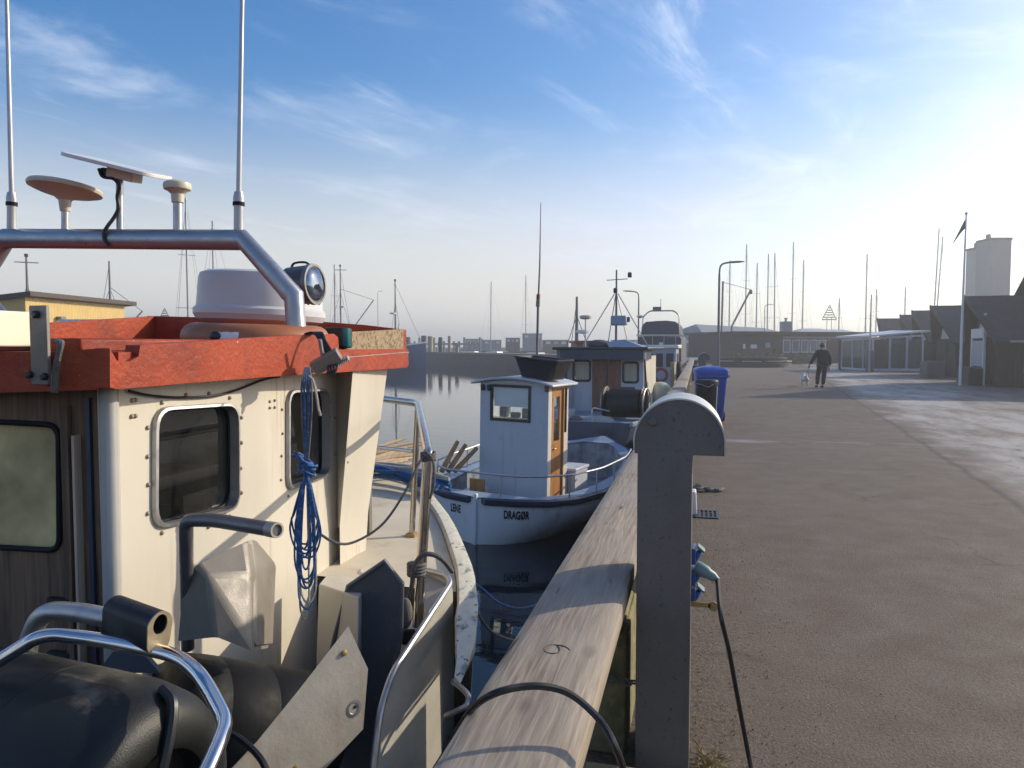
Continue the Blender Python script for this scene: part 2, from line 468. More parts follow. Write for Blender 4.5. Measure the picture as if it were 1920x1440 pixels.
# ------------------------------------------------------------------ colours and materials
M = dict(
 cream = mat("cream_gelcoat", (.64, .59, .49), .42, var=.07, scale=2, col2=(.50, .43, .31), thr=(.58, .82), scale2=2.2, bump=.06, bscale=14, stretch=(1, 1, .35), streak=((.30, .20, .11), 26, .75), col3=(.30, .22, .14), thr3=(.70, .74), scale3=30),
 creamdeck = mat("deck_paint", (.62, .55, .42), .7, var=.12, scale=3, col2=(.42, .36, .26), thr=(.55, .8), scale2=4, bump=.35, bscale=180, col3=(.25, .2, .14), thr3=(.7, .75), scale3=22),
 red = mat("red_roof_paint", (.35, .050, .016), .5, spec=.28, var=.20, scale=4, col2=(.22, .034, .016), thr=(.50, .66), scale2=3, bump=.5, bscale=34, col3=(.62, .36, .26), thr3=(.695, .73), scale3=40, streak=((.22, .05, .025), 18, .7)),
 whitebox = mat("white_box_paint", (.78, .72, .55), .5, var=.06, scale=6, col2=(.55, .5, .38), thr=(.6, .8)),
 alu = mat("dull_aluminium", (.42, .42, .43), .42, metal=.85, var=.12, scale=9, col2=(.25, .25, .26), thr=(.58, .8), scale2=6, bump=.06, bscale=40),
 alutube = mat("arch_tube_metal", (.36, .37, .39), .36, metal=.7, var=.12, scale=7, col2=(.22, .2, .19), thr=(.6, .8), scale2=5),
 steel = mat("polished_steel", (.62, .62, .64), .14, metal=1, var=.06, scale=9, rvar=.06),
 railsteel = mat("rail_steel", (.50, .46, .42), .2, metal=1, var=.12, scale=14, rvar=.08),
 galv = mat("galvanised_plate", (.44, .40, .33), .6, metal=.1, var=.18, scale=14, col2=(.34, .20, .10), thr=(.62, .76), scale2=7, streak=((.30, .15, .07), 30, .8), bump=.12, bscale=90, col3=(.28, .12, .05), thr3=(.74, .78), scale3=9),
 greyplate = mat("grey_plate_paint", (.085, .10, .12), .5, var=.15, scale=8, col2=(.16, .17, .18), thr=(.62, .75), scale2=14, bump=.1, bscale=70),
 bulwark = mat("bulwark_paint", (.40, .38, .33), .55, var=.12, scale=6, col2=(.28, .25, .2), thr=(.6, .8), scale2=8, bump=.1, bscale=60),
 bulwarkdark = mat("bulwark_shade_paint", (.33, .33, .32), .5, var=.12, scale=6),
 hood = mat("cast_grey", (.235, .205, .165), .45, metal=.05, var=.2, scale=7, bump=.10, bscale=170, col2=(.4, .33, .24), thr=(.6, .8), scale2=3),
 blackplastic = mat("black_plastic", (.008, .009, .010), .48, spec=.3, var=.3, scale=4, bump=.14, bscale=260, col2=(.03, .028, .026), thr=(.64, .85), scale2=5, rvar=.1),
 worndrum = mat("worn_drum_plastic", (.008, .010, .010), .46, spec=.4, var=.3, scale=4, bump=.14, bscale=260, col2=(.26, .22, .16), thr=(.6, .74), scale2=2.2, rvar=.1),
 rubber = mat("black_rubber", (.006, .007, .009), .6, spec=.22, var=.3, scale=6, bump=.1, bscale=50),
 black = mat("black_paint", (.015, .016, .02), .4, var=.2),
 cable = mat("black_cable", (.012, .012, .014), .45, var=.2),
 darkwood = wood("dark_door_wood", (.235, .14, .08), (.085, .052, .032), axis='Z', ring=6, rough=.7),
 plywood = wood("weathered_plywood", (.42, .32, .19), (.24, .17, .10), axis='X', ring=5),
 timber = wood("weathered_rail_timber", (.41, .335, .25), (.19, .145, .105), axis='Y', ring=8, grey=(.34, .295, .245), cracks=True, bump=.55),
 post = wood("post_timber", (.42, .34, .24), (.25, .19, .13), axis='Z', ring=7),
 varnish = wood("varnished_wood", (.55, .27, .09), (.33, .14, .045), axis='Z', ring=5, rough=.35),
 mahogany = wood("mahogany_door", (.26, .095, .05), (.14, .05, .03), axis='Z', ring=6, rough=.45),
 stake = wood("pale_stake_wood", (.62, .47, .30), (.42, .29, .17), axis='Y', ring=4),
 rope_blue = mat("blue_rope", (.03, .12, .33), .7, var=.45, scale=60, bump=.6, bscale=220, col2=(.16, .26, .42), thr=(.55, .62), scale2=70),
 rope_white = mat("pale_rope", (.45, .42, .36), .8, var=.3, scale=60, bump=.6, bscale=220),
 rope_grey = mat("grey_rope", (.14, .13, .12), .8, var=.3, scale=60, bump=.6, bscale=220),
 white = mat("white_paint", (.72, .72, .70), .4, var=.06, scale=3, col2=(.52, .48, .40), thr=(.6, .85), scale2=3, streak=((.36, .28, .2), 14, .5)),
 radome = mat("white_radome_plastic", (.62, .62, .63), .38, var=.04, scale=3),
 ivory = mat("ivory_plastic", (.60, .54, .42), .45, var=.08, scale=8),
 bluewhite = mat("pale_blue_white_paint", (.55, .56, .60), .38, var=.05, scale=2, col2=(.28, .30, .34), thr=(.60, .85), scale2=2, bump=.04, bscale=8, streak=((.20, .17, .14), 12, .6)),
 hullwhite = mat("white_hull_paint", (.74, .75, .76), .35, streak=((.22, .17, .12), 9, .7), var=.05, scale=1.5, col2=(.42, .43, .42), thr=(.68, .85), scale2=3, stretch=(1, 1, .4)),
 bluegrey = mat("blue_grey_paint", (.27, .33, .42), .42, var=.1, scale=3, col2=(.2, .24, .3), thr=(.6, .8)),
 darkblue = mat("dark_blue_paint", (.02, .035, .07), .4, var=.2, scale=3),
 blue = mat("blue_paint", (.02, .07, .20), .4, var=.12, scale=3),
 binblue = mat("blue_bin_plastic", (.025, .085, .40), .42, var=.1, scale=3, bump=.05, bscale=90, col2=(.05, .08, .22), thr=(.62, .8)),
 orange = mat("faded_orange_buoy", (.33, .12, .045), .5, var=.12, scale=6, col2=(.36, .15, .07), thr=(.6, .8)),
 glassdark = glass("wheelhouse_glass", (.16, .20, .20), dirt=.05, dirtcol=(.22, .24, .22), fres=1.45),
 glassbacklit = glass("backlit_glass", (.35, .35, .25), dirt=.9, dirtcol=(.92, .72, .36), fres=1.08, rough=.2),  # yellow film colour stands for light coming through the pane from behind
 glassclear = glass("cabin_glass", (.93, .96, .97), dirt=.03, fres=1.6),
 lens = mat("lamp_lens", (.16, .20, .27), .04, metal=.9, var=.04, rvar=.02),
 teal = mat("green_lamp_lens", (.0, .16, .17), .12, var=.1),
 concrete = mat("quay_concrete", (.24, .22, .18), .85, var=.2, scale=5, col2=(.12, .12, .07), thr=(.48, .66), scale2=4, bump=.5, bscale=30),
 mossy = mat("mossy_concrete", (.22, .19, .10), .9, var=.3, scale=12, col2=(.14, .13, .05), thr=(.45, .62), scale2=9, bump=.6, bscale=50, col3=(.36, .32, .22), thr3=(.62, .7), scale3=20),
 pierwall = mat("tarred_pier_wall", (.022, .022, .025), .7, var=.35, scale=1.2, col2=(.07, .07, .07), thr=(.55, .7), scale2=3, stretch=(.3, .3, 3), bump=.4, bscale=6),
 pedestal = mat("pedestal_powder_coat", (.150, .134, .118), .55, var=.12, scale=7, streak=((.075, .055, .04), 20, .5), col2=(.085, .068, .055), thr=(.58, .70), scale2=56, bump=.15, bscale=140, col3=(.02, .016, .014), thr3=(.68, .71), scale3=48),
 pedestal_top = mat("pedestal_top_metal", (.55, .54, .50), .4, metal=.4, var=.1, scale=6),
 socketblue = mat("blue_socket", (.03, .10, .32), .35, var=.1),
 boltgrey = mat("dull_bolt_metal", (.30, .25, .19), .55, metal=.4, var=.35, scale=9),
 plug = mat("grey_plug", (.16, .24, .25), .4, var=.1),
 brass = mat("brass_tag", (.42, .28, .10), .45, metal=.4, var=.2, scale=30),
 tarwood = mat("tarred_boards", (.046, .034, .029), .75, var=.3, scale=2.2, stretch=(3, 3, .4), bump=.4, bscale=12),
 tarroof = mat("dark_roof_felt", (.052, .054, .060), .85, var=.22, scale=2, bump=.25, bscale=20),
 darkwall = mat("dark_brown_cladding", (.055, .05, .050), .8, var=.2, scale=2, stretch=(.3, .3, 3)),
 slate = mat("grey_roof_sheet", (.24, .26, .28), .6, var=.1, scale=2),
 silo = mat("pale_silo_concrete", (.36, .36, .35), .8, var=.15, scale=.35, stretch=(1, 1, .3), col2=(.22, .23, .24), thr=(.55, .72), scale2=.3),
 yellow = mat("yellow_corrugated_sheet", (.58, .40, .13), .5, var=.08, scale=1.5),
 brownroof = mat("brown_fascia", (.075, .055, .04), .7, var=.2),
 mastalu = mat("mast_aluminium", (.35, .35, .36), .4, metal=.5, var=.1, scale=2),
 maststeel = mat("mast_paint", (.16, .16, .165), .5, var=.15, scale=3),
 canvas = mat("dark_canvas_cover", (.085, .085, .10), .85, var=.18, scale=3, bump=.3, bscale=9),
 redpaint = mat("dull_red_paint", (.26, .05, .035), .5, var=.15, scale=3),
 skin = mat("skin", (.42, .25, .18), .55, var=.08),
 jacket = mat("dark_jacket", (.014, .016, .02), .8, var=.25, scale=9, bump=.4, bscale=25),
 trousers = mat("dark_trousers", (.02, .02, .024), .85, var=.25, scale=9, bump=.4, bscale=25),
 hair = mat("grey_hair", (.06, .055, .05), .7, var=.3, scale=40),
 dogwhite = mat("white_dog_fur", (.66, .65, .62), .9, var=.12, scale=30, bump=.7, bscale=90),
 leaf = mat("dry_leaf", (.10, .10, .045), .8, var=.35, scale=30),
 lightwood = mat("pale_bench_slats", (.50, .42, .34), .6, var=.15, scale=8),
 interior = mat("cabin_interior", (.16, .15, .13), .7, var=.15),
 pane_blind = mat("white_blind", (.82, .82, .84), .7, var=.05),
 curtain = mat("cream_curtain", (.62, .55, .42), .8, var=.2, scale=5, stretch=(14, 14, .3)),
 netblue = mat("blue_net_rope", (.02, .11, .30), .75, var=.4, scale=40, bump=.6, bscale=120),
)
SKY_DUST = 1.3; SKY_STR = .15; SKY_SAT = 1.38; SKY_SAT0 = .45; SKY_HUE = .505; SUN_STR = 3.6; EXPO = 0.26; HAZE = .0022; HAZE_G = .55
CLOUD_OFF = (0, 0, 0); CLOUD_COL = (7.5, 7.7, 8.2); HOR_COL = (5.3, 5.05, 4.75); HOR_H = .34; HOR_A = .85
# ------------------------------------------------------------------ sky and sun
SAZ, SEL = R(52), R(23)           # sun azimuth from +Y towards +X, elevation
SUNDIR = Vector((math.sin(SAZ) * math.cos(SEL), math.cos(SAZ) * math.cos(SEL), math.sin(SEL)))
w = bpy.data.worlds.new("World"); sc.world = w; w.use_nodes = True
nt = w.node_tree; L = nt.links.new
bg = nt.nodes["Background"]
sky = nd(nt, "ShaderNodeTexSky", sky_type='NISHITA'); sky.sun_disc = False
sky.sun_elevation = SEL; sky.sun_rotation = SAZ
sky.air_density = 1.0; sky.dust_density = SKY_DUST; sky.ozone_density = 2.2
# thin cirrus: streaked noise on a plane high above the harbour
tc = nd(nt, "ShaderNodeTexCoord")
sep = nd(nt, "ShaderNodeSeparateXYZ"); L(tc.outputs["Generated"], sep.inputs[0])
zc = nd(nt, "ShaderNodeMath", operation="MAXIMUM"); zc.inputs[1].default_value = .03; L(sep.outputs["Z"], zc.inputs[0])
za = nd(nt, "ShaderNodeMath", operation="ADD"); za.inputs[1].default_value = .06; L(zc.outputs[0], za.inputs[0])
dx = nd(nt, "ShaderNodeMath", operation="DIVIDE"); L(sep.outputs["X"], dx.inputs[0]); L(za.outputs[0], dx.inputs[1])
dy = nd(nt, "ShaderNodeMath", operation="DIVIDE"); L(sep.outputs["Y"], dy.inputs[0]); L(za.outputs[0], dy.inputs[1])
cb = nd(nt, "ShaderNodeCombineXYZ"); L(dx.outputs[0], cb.inputs[0]); L(dy.outputs[0], cb.inputs[1])
def cloudlayer(rot, scale, sx, sy, lo, hi, amp, det=9, off=(0, 0, 0)):
    m0 = nd(nt, "ShaderNodeMapping"); m0.inputs["Rotation"].default_value = (0, 0, rot); L(cb.outputs[0], m0.inputs["Vector"])
    mp = nd(nt, "ShaderNodeMapping"); mp.inputs["Scale"].default_value = (sx, sy, 1)
    mp.inputs["Location"].default_value = off
    L(m0.outputs[0], mp.inputs["Vector"])
    n = nd(nt, "ShaderNodeTexNoise"); n.inputs["Scale"].default_value = scale; n.inputs["Detail"].default_value = det
    n.inputs["Roughness"].default_value = .62; n.inputs["Distortion"].default_value = .6
    L(mp.outputs[0], n.inputs["Vector"])
    mr = nd(nt, "ShaderNodeMapRange"); mr.interpolation_type = 'SMOOTHSTEP'
    mr.inputs["From Min"].default_value = lo; mr.inputs["From Max"].default_value = hi; mr.inputs["To Max"].default_value = amp
    L(n.outputs["Fac"], mr.inputs["Value"])
    return mr.outputs["Result"]
c1 = cloudlayer(R(16), 1.5, 2.4, .55, .50, .80, .50, off=CLOUD_OFF)
c2 = cloudlayer(R(30), .85, 1.2, 1.0, .44, .66, 1.0, det=4, off=(3.1, 1.7, 0))     # where the cirrus is dense or absent
c3 = cloudlayer(R(35), 1.1, 1.2, .8, .46, .82, .36, det=9, off=(7.3, 2.2, 0))    # soft veil
mm = nd(nt, "ShaderNodeMath", operation="MULTIPLY"); L(c1, mm.inputs[0]); L(c2, mm.inputs[1])
cc = nd(nt, "ShaderNodeMath", operation="ADD"); L(mm.outputs[0], cc.inputs[0]); L(c3, cc.inputs[1])
fade = nd(nt, "ShaderNodeMapRange"); fade.inputs["From Min"].default_value = .02; fade.inputs["From Max"].default_value = .22
L(sep.outputs["Z"], fade.inputs["Value"])
cf = nd(nt, "ShaderNodeMath", operation="MULTIPLY"); L(cc.outputs[0], cf.inputs[0]); L(fade.outputs["Result"], cf.inputs[1])
hsv = nd(nt, "ShaderNodeHueSaturation"); smr = nd(nt, "ShaderNodeMapRange"); smr.interpolation_type = "SMOOTHSTEP"; smr.inputs["From Min"].default_value = .0; smr.inputs["From Max"].default_value = .30; smr.inputs["To Min"].default_value = SKY_SAT0; smr.inputs["To Max"].default_value = SKY_SAT; L(sep.outputs["Z"], smr.inputs["Value"]); L(smr.outputs["Result"], hsv.inputs["Saturation"]); hsv.inputs["Hue"].default_value = SKY_HUE; L(sky.outputs[0], hsv.inputs["Color"])
mx = nd(nt, "ShaderNodeMix", data_type="RGBA"); L(cf.outputs[0], mx.inputs["Factor"]); L(hsv.outputs[0], mx.inputs["A"])
mx.inputs["B"].default_value = (*CLOUD_COL, 1)
hr = nd(nt, "ShaderNodeMapRange"); hr.interpolation_type = 'SMOOTHSTEP'; hr.inputs["From Min"].default_value = -.02; hr.inputs["From Max"].default_value = HOR_H; hr.inputs["To Min"].default_value = HOR_A; hr.inputs["To Max"].default_value = 0
L(sep.outputs["Z"], hr.inputs["Value"])
hm = nd(nt, "ShaderNodeMix", data_type="RGBA", blend_type='LIGHTEN'); L(hr.outputs["Result"], hm.inputs["Factor"]); L(mx.outputs["Result"], hm.inputs["A"]); hm.inputs["B"].default_value = (*HOR_COL, 1)
L(hm.outputs["Result"], bg.inputs["Color"])
bg.inputs["Strength"].default_value = SKY_STR

sl = bpy.data.lights.new("sun", 'SUN'); sl.energy = SUN_STR; sl.angle = R(.6); sl.color = (1.0, .88, .70)
so = bpy.data.objects.new("sun", sl); COL.objects.link(so)
so.rotation_euler = (-SUNDIR).to_track_quat('-Z', 'Y').to_euler(); so.location = (30, 30, 40)
sc.view_settings.view_transform = 'Standard'; sc.view_settings.look = 'None'; sc.view_settings.exposure = EXPO; sc.view_settings.gamma = 1
sc.cycles.use_denoising = True
sc.cycles.max_bounces = 6; sc.cycles.volume_bounces = 0; sc.cycles.transparent_max_bounces = 12
sc.cycles.caustics_reflective = False; sc.cycles.caustics_refractive = False
sc.cycles.sample_clamp_indirect = 4

# ------------------------------------------------------------------ setting: land, water, air
WZ = -1.3                           # water level
EX = -.47                           # quay edge
def structure(o):
    o['kind'] = 'structure'; return o
def asphalt():
    m = bpy.data.materials.new("worn_asphalt"); m.use_nodes = True
    nt = m.node_tree; L = nt.links.new; b = nt.nodes["Principled BSDF"]
    g = nd(nt, "ShaderNodeNewGeometry"); sp = nd(nt, "ShaderNodeSeparateXYZ"); L(g.outputs["Position"], sp.inputs[0])
    def noi(s, det=6, st=None, rg=.6):
        n = nd(nt, "ShaderNodeTexNoise"); n.inputs["Scale"].default_value = s; n.inputs["Detail"].default_value = det; n.inputs["Roughness"].default_value = rg
        if st:
            mp = nd(nt, "ShaderNodeMapping"); mp.inputs["Scale"].default_value = st; mp.inputs["Rotation"].default_value = (0, 0, R(-20)); L(g.outputs["Position"], mp.inputs["Vector"]); L(mp.outputs[0], n.inputs["Vector"])
        else:
            L(g.outputs["Position"], n.inputs["Vector"])
        return n.outputs["Fac"]
    def mr(v, a, b_, c=0, d=1, smooth=False):
        n = nd(nt, "ShaderNodeMapRange"); n.inputs["From Min"].default_value = a; n.inputs["From Max"].default_value = b_
        n.inputs["To Min"].default_value = c; n.inputs["To Max"].default_value = d; L(v, n.inputs["Value"])
        if smooth: n.interpolation_type = 'SMOOTHSTEP'
        return n.outputs["Result"]
    def ma(op, a, b_):
        n = nd(nt, "ShaderNodeMath", operation=op)
        for i, x in enumerate((a, b_)):
            if isinstance(x, (int, float)): n.inputs[i].default_value = x
            else: L(x, n.inputs[i])
        return n.outputs[0]
    def mix(f, a, b_):
        n = nd(nt, "ShaderNodeMix", data_type="RGBA"); L(f, n.inputs["Factor"])
        for k, x in (("A", a), ("B", b_)):
            if isinstance(x, tuple): n.inputs[k].default_value = (*x, 1)
            else: L(x, n.inputs[k])
        return n.outputs["Result"]
    base = mix(mr(noi(.35, 5), .35, .65), (.140, .100, .070), (.170, .126, .090))
    base = mix(mr(noi(2.2, 6), .45, .75, 0, .55), base, (.20, .152, .115))
    base = mix(mr(noi(70, 4, None, .75), .46, .62, 0, .85), base, (.070, .054, .043))       # aggregate
    base = mix(mr(noi(95, 2), .66, .70, 0, .7), base, (.36, .31, .26))
    # seam between the two asphalt layers and the pale dry strip beyond it
    p0, p1 = onZ(1600, 748, 0), onZ(1900, 942, 0)
    k = (p1.x - p0.x) / (p1.y - p0.y)
    line = ma("ADD", ma("MULTIPLY", sp.outputs["Y"], k), p0.x - k * p0.y)
    wob = ma("MULTIPLY", ma("SUBTRACT", noi(.9, 3), .5), .22)
    dist = ma("ADD", ma("SUBTRACT", sp.outputs["X"], line), wob)
    seam = ma("MULTIPLY", mr(ma("ABSOLUTE", dist, 0), .0, .07, 1, 0), .75)
    pale = ma("MULTIPLY", mr(ma("ADD", dist, ma("MULTIPLY", ma("SUBTRACT", noi(.7, 5), .45), 2.0)), .0, .9, smooth=True), mr(noi(1.1, 8, (1, .33, 1), .7), .36, .60, .12, 1))
    pale = ma("MULTIPLY", pale, mr(dist, 2.2, 5.5, 1, .12))
    pale = ma("MULTIPLY", pale, mr(sp.outputs["Y"], 5.5, 9.5, .12, 1, True))
    base = mix(ma("MULTIPLY", pale, .85), base, (.47, .44, .41))
    # frost patches nearer the quay, along the cross seam
    q = onZ(1560, 832, 0)
    cross = ma("ABSOLUTE", ma("ADD", ma("SUBTRACT", sp.outputs["Y"], q.y), ma("MULTIPLY", ma("SUBTRACT", noi(.8, 5), .5), .8)), 0)
    cp = ma("MULTIPLY", mr(cross, .02, .35, 1, 0), mr(noi(1.3, 7, (.5, 1, 1), .7), .46, .64))
    base = mix(ma("MULTIPLY", cp, .6), base, (.46, .46, .47))
    base = mix(mr(cross, .0, .035, .6, 0), base, (.06, .05, .045))
    base = mix(seam, base, (.05, .045, .042))
    # sand and grit blown against the quay kerb
    grit = mr(ma("ADD", sp.outputs["X"], ma("MULTIPLY", ma("SUBTRACT", noi(1.7, 7), .5), 1.1)), -.05, .55, 1, 0)
    gcol = mix(mr(noi(38, 5), .4, .62), (.165, .124, .084), (.09, .066, .047))
    base = mix(ma("MULTIPLY", grit, .8), base, gcol)
    # fine cracks and old oil spots
    dn = nd(nt, "ShaderNodeTexNoise"); dn.inputs["Scale"].default_value = 1.6; dn.inputs["Detail"].default_value = 5; L(g.outputs["Position"], dn.inputs["Vector"])
    dv_ = nd(nt, "ShaderNodeVectorMath", operation="SCALE"); dv_.inputs["Scale"].default_value = .9; L(dn.outputs["Color"], dv_.inputs[0])
    da_ = nd(nt, "ShaderNodeVectorMath", operation="ADD"); L(g.outputs["Position"], da_.inputs[0]); L(dv_.outputs[0], da_.inputs[1])
    vo = nd(nt, "ShaderNodeTexVoronoi", feature='DISTANCE_TO_EDGE'); vo.inputs["Scale"].default_value = .42; L(da_.outputs[0], vo.inputs["Vector"])
    ck = ma("MULTIPLY", mr(vo.outputs["Distance"], .0, .010, 1, 0), mr(noi(.5, 3), .44, .56))
    base = mix(ma("MULTIPLY", ck, .65), base, (.05, .042, .036))
    base = mix(mr(noi(1.9, 2), .68, .74, 0, .5), base, (.075, .06, .052))
    L(base, b.inputs["Base Color"])
    L(mr(noi(3, 5), .3, .7, .62, .86), b.inputs["Roughness"])
    b.inputs["Specular IOR Level"].default_value = .35
    h = ma("ADD", ma("MULTIPLY", noi(75, 4, None, .75), 1.1), ma("MULTIPLY", ma("MULTIPLY", noi(30, 5), grit), 1.3))
    h = ma("ADD", h, ma("MULTIPLY", noi(9, 4), .5))
    bp = nd(nt, "ShaderNodeBump"); bp.inputs["Strength"].default_value = .75; bp.inputs["Distance"].default_value = .012
    L(h, bp.inputs["Height"]); L(bp.outputs["Normal"], b.inputs["Normal"])
    return m
def watermat():
    m = bpy.data.materials.new("harbour_water"); m.use_nodes = True
    nt = m.node_tree; L = nt.links.new; b = nt.nodes["Principled BSDF"]
    b.inputs["Base Color"].default_value = (.006, .012, .018, 1); b.inputs["Roughness"].default_value = .03
    b.inputs["IOR"].default_value = 1.33
    g = nd(nt, "ShaderNodeNewGeometry")
    mp = nd(nt, "ShaderNodeMapping"); mp.inputs["Scale"].default_value = (.55, 1.2, 1); mp.inputs["Rotation"].default_value = (0, 0, R(14)); L(g.outputs["Position"], mp.inputs["Vector"])
    n = nd(nt, "ShaderNodeTexNoise"); n.inputs["Scale"].default_value = 1.6; n.inputs["Detail"].default_value = 4; L(mp.outputs[0], n.inputs["Vector"])
    bp = nd(nt, "ShaderNodeBump"); bp.inputs["Strength"].default_value = .10; bp.inputs["Distance"].default_value = .05
    L(n.outputs["Fac"], bp.inputs["Height"]); L(bp.outputs["Normal"], b.inputs["Normal"])
    return m
EXT = 900
mb = MB(); mb.add([(EX, -60, 0), (EXT, -60, 0), (EXT, 74, 0), (EX, 74, 0)], [(0, 1, 2, 3)])
structure(mb.build("ground", asphalt()))
mb = MB(); mb.add([(-EXT, -EXT, WZ), (EXT, -EXT, WZ), (EXT, EXT, WZ), (-EXT, EXT, WZ)], [(0, 1, 2, 3)])
structure(mb.build("water", watermat()))
mb = MB(); mb.box((EX + .3, 6.9, (WZ - .6 - .004) / 2), (.6, 133.8, -WZ + .596))
mb.box((450, 73.7, (WZ - .6 - .004) / 2), (900, .5, -WZ + .596))
structure(mb.build("quay_wall", M['concrete']))
hz = bpy.data.materials.new("harbour_haze"); hz.use_nodes = True
nt = hz.node_tree; nt.nodes.remove(nt.nodes["Principled BSDF"])
pv = nd(nt, "ShaderNodeVolumePrincipled"); pv.inputs["Color"].default_value = (.96, .97, .98, 1); pv.inputs["Density"].default_value = HAZE
pv.inputs["Anisotropy"].default_value = HAZE_G
nt.links.new(pv.outputs[0], nt.nodes["Material Output"].inputs["Volume"])
if HAZE > 0:
    mb = MB(); mb.box((0, 0, (WZ - 2.0 + 17) / 2), (EXT * 2 + 100, EXT * 2 + 100, 17 - WZ + 2.0))
    o = mb.build("haze", hz, smooth=0); o['kind'] = 'stuff'
    hz.cycles.homogeneous_volume = True if hasattr(hz.cycles, 'homogeneous_volume') else True

# ------------------------------------------------------------------ quay edge: curb, bumper timber, pedestals
BX0, BX1, BZ1, BZ0 = -.535, -.245, .72, .625
mb = MB()
rings = []
n = 260; y0, y1 = .35, 52.0
for i in range(n + 1):
    y = y0 + (y1 - y0) * (i / n) ** 1.6
    prof = []
    for k in range(13):
        t = k / 12; x = BX0 + (BX1 - BX0) * t
        prof.append((x, BZ1 - .010 * (2 * t - 1) ** 2 - (.006 if k in (0, 12) else 0) + .003 * noise.noise(Vector((x * 30, y * 1.5, 0)))))
    prof += [(BX1 + .001, BZ1 - .035), (BX1, BZ0 + .01), (BX1 - .012, BZ0), (BX0 + .01, BZ0), (BX0, BZ0 + .012)]
    wv = .004 * noise.noise(Vector((0, y * .8, 5)))
    rings.append([V(x + wv, y, z) for x, z in prof])
mb.loft(rings, closed=True, caps=True)
bt = thing("bumper_timber", "long weathered timber rail on short posts along the quay edge", "timber rail", (-.39, .35, 0))
mb.build("rail_plank", M['timber'], bt, smooth=50)
# incised shipwright's number on the plank
vs, fs = text_mesh("6", .085, .0, 1.2)
p6 = onZ(1045, 1218, BZ1); k6 = []
mb = MB()
for v in vs:
    q = V(p6.x - v.y * 0 + v.x, p6.y + v.y, 0)
    t = (q.x - BX0) / (BX1 - BX0)
    k6.append(V(q.x, q.y, BZ1 - .010 * (2 * t - 1) ** 2 + .0035))
# outline strokes only: thin tube along the numeral's outer curve
ctr = [V(-.006, .036, 0), V(-.026, .02, 0), V(-.032, -.008, 0), V(-.022, -.03, 0), V(.002, -.038, 0), V(.026, -.028, 0), V(.03, -.006, 0), V(.016, .008, 0), V(-.008, .006, 0), V(-.028, -.006, 0)]
pts = []
for c_ in smooth_path([V(a.y * -1.0, a.x, 0) * -1 for a in ctr], 4):
    x = p6.x + c_.x; t = (x - BX0) / (BX1 - BX0)
    pts.append(V(x, p6.y + c_.y, BZ1 - .010 * (2 * t - 1) ** 2 + .0005))
mb.tube(pts, .0015, 5)
mb.build("carved_number", mat("carved_groove", (.15, .112, .08), .9), bt)
for y in (1.62, 4.2, 6.8, 9.4, 12, 14.6, 17.2, 19.8, 22.4, 25, 27.6, 30.2, 32.8, 35.4, 38, 40.6):
    mb = MB(); mb.box((-.36, y, BZ0 / 2 - .001), (.15, .13, BZ0 - .002)); mb.build("rail_post", M['post'], bt, bevel=.006)
# dark grain checks already in material; concrete blocks behind the pedestal
mb = MB(); mb.box((-.335, 3.12, .24), (.16, .52, .48)); mb.box((-.33, 3.12, .49), (.12, .46, .02))
tag(mb.build("concrete_block", M['mossy'], bevel=.02), "mossy concrete block beneath the timber rail behind the tall grey pedestal", "concrete block")
mb = MB(); mb.box((-.3, 2.45, .05), (.26, .34, .10)); mb.box((-.28, 2.45, .11), (.2, .26, .03))
tag(mb.build("concrete_sill", M['mossy'], bevel=.02), "low mossy concrete sill at the foot of the tall grey pedestal", "concrete block")
# chain lying in front of the block
mb = MB()
for i in range(9):
    c_ = V(-.40 + i * .03, 2.80 + .01 * math.sin(i * 2.1), .325 - .0 * i); a = (i % 2) * R(70)
    lp = [c_ + V(.022 * math.cos(t), .012 * math.sin(t) * math.cos(a), .012 * math.sin(t) * math.sin(a)) for t in [2 * math.pi * j / 12 for j in range(12)]]
    mb.tube(lp, .004, 6, closed=True)
tag(mb.build("chain", M['rope_grey']), "dark chain hung across the mossy concrete block", "chain")

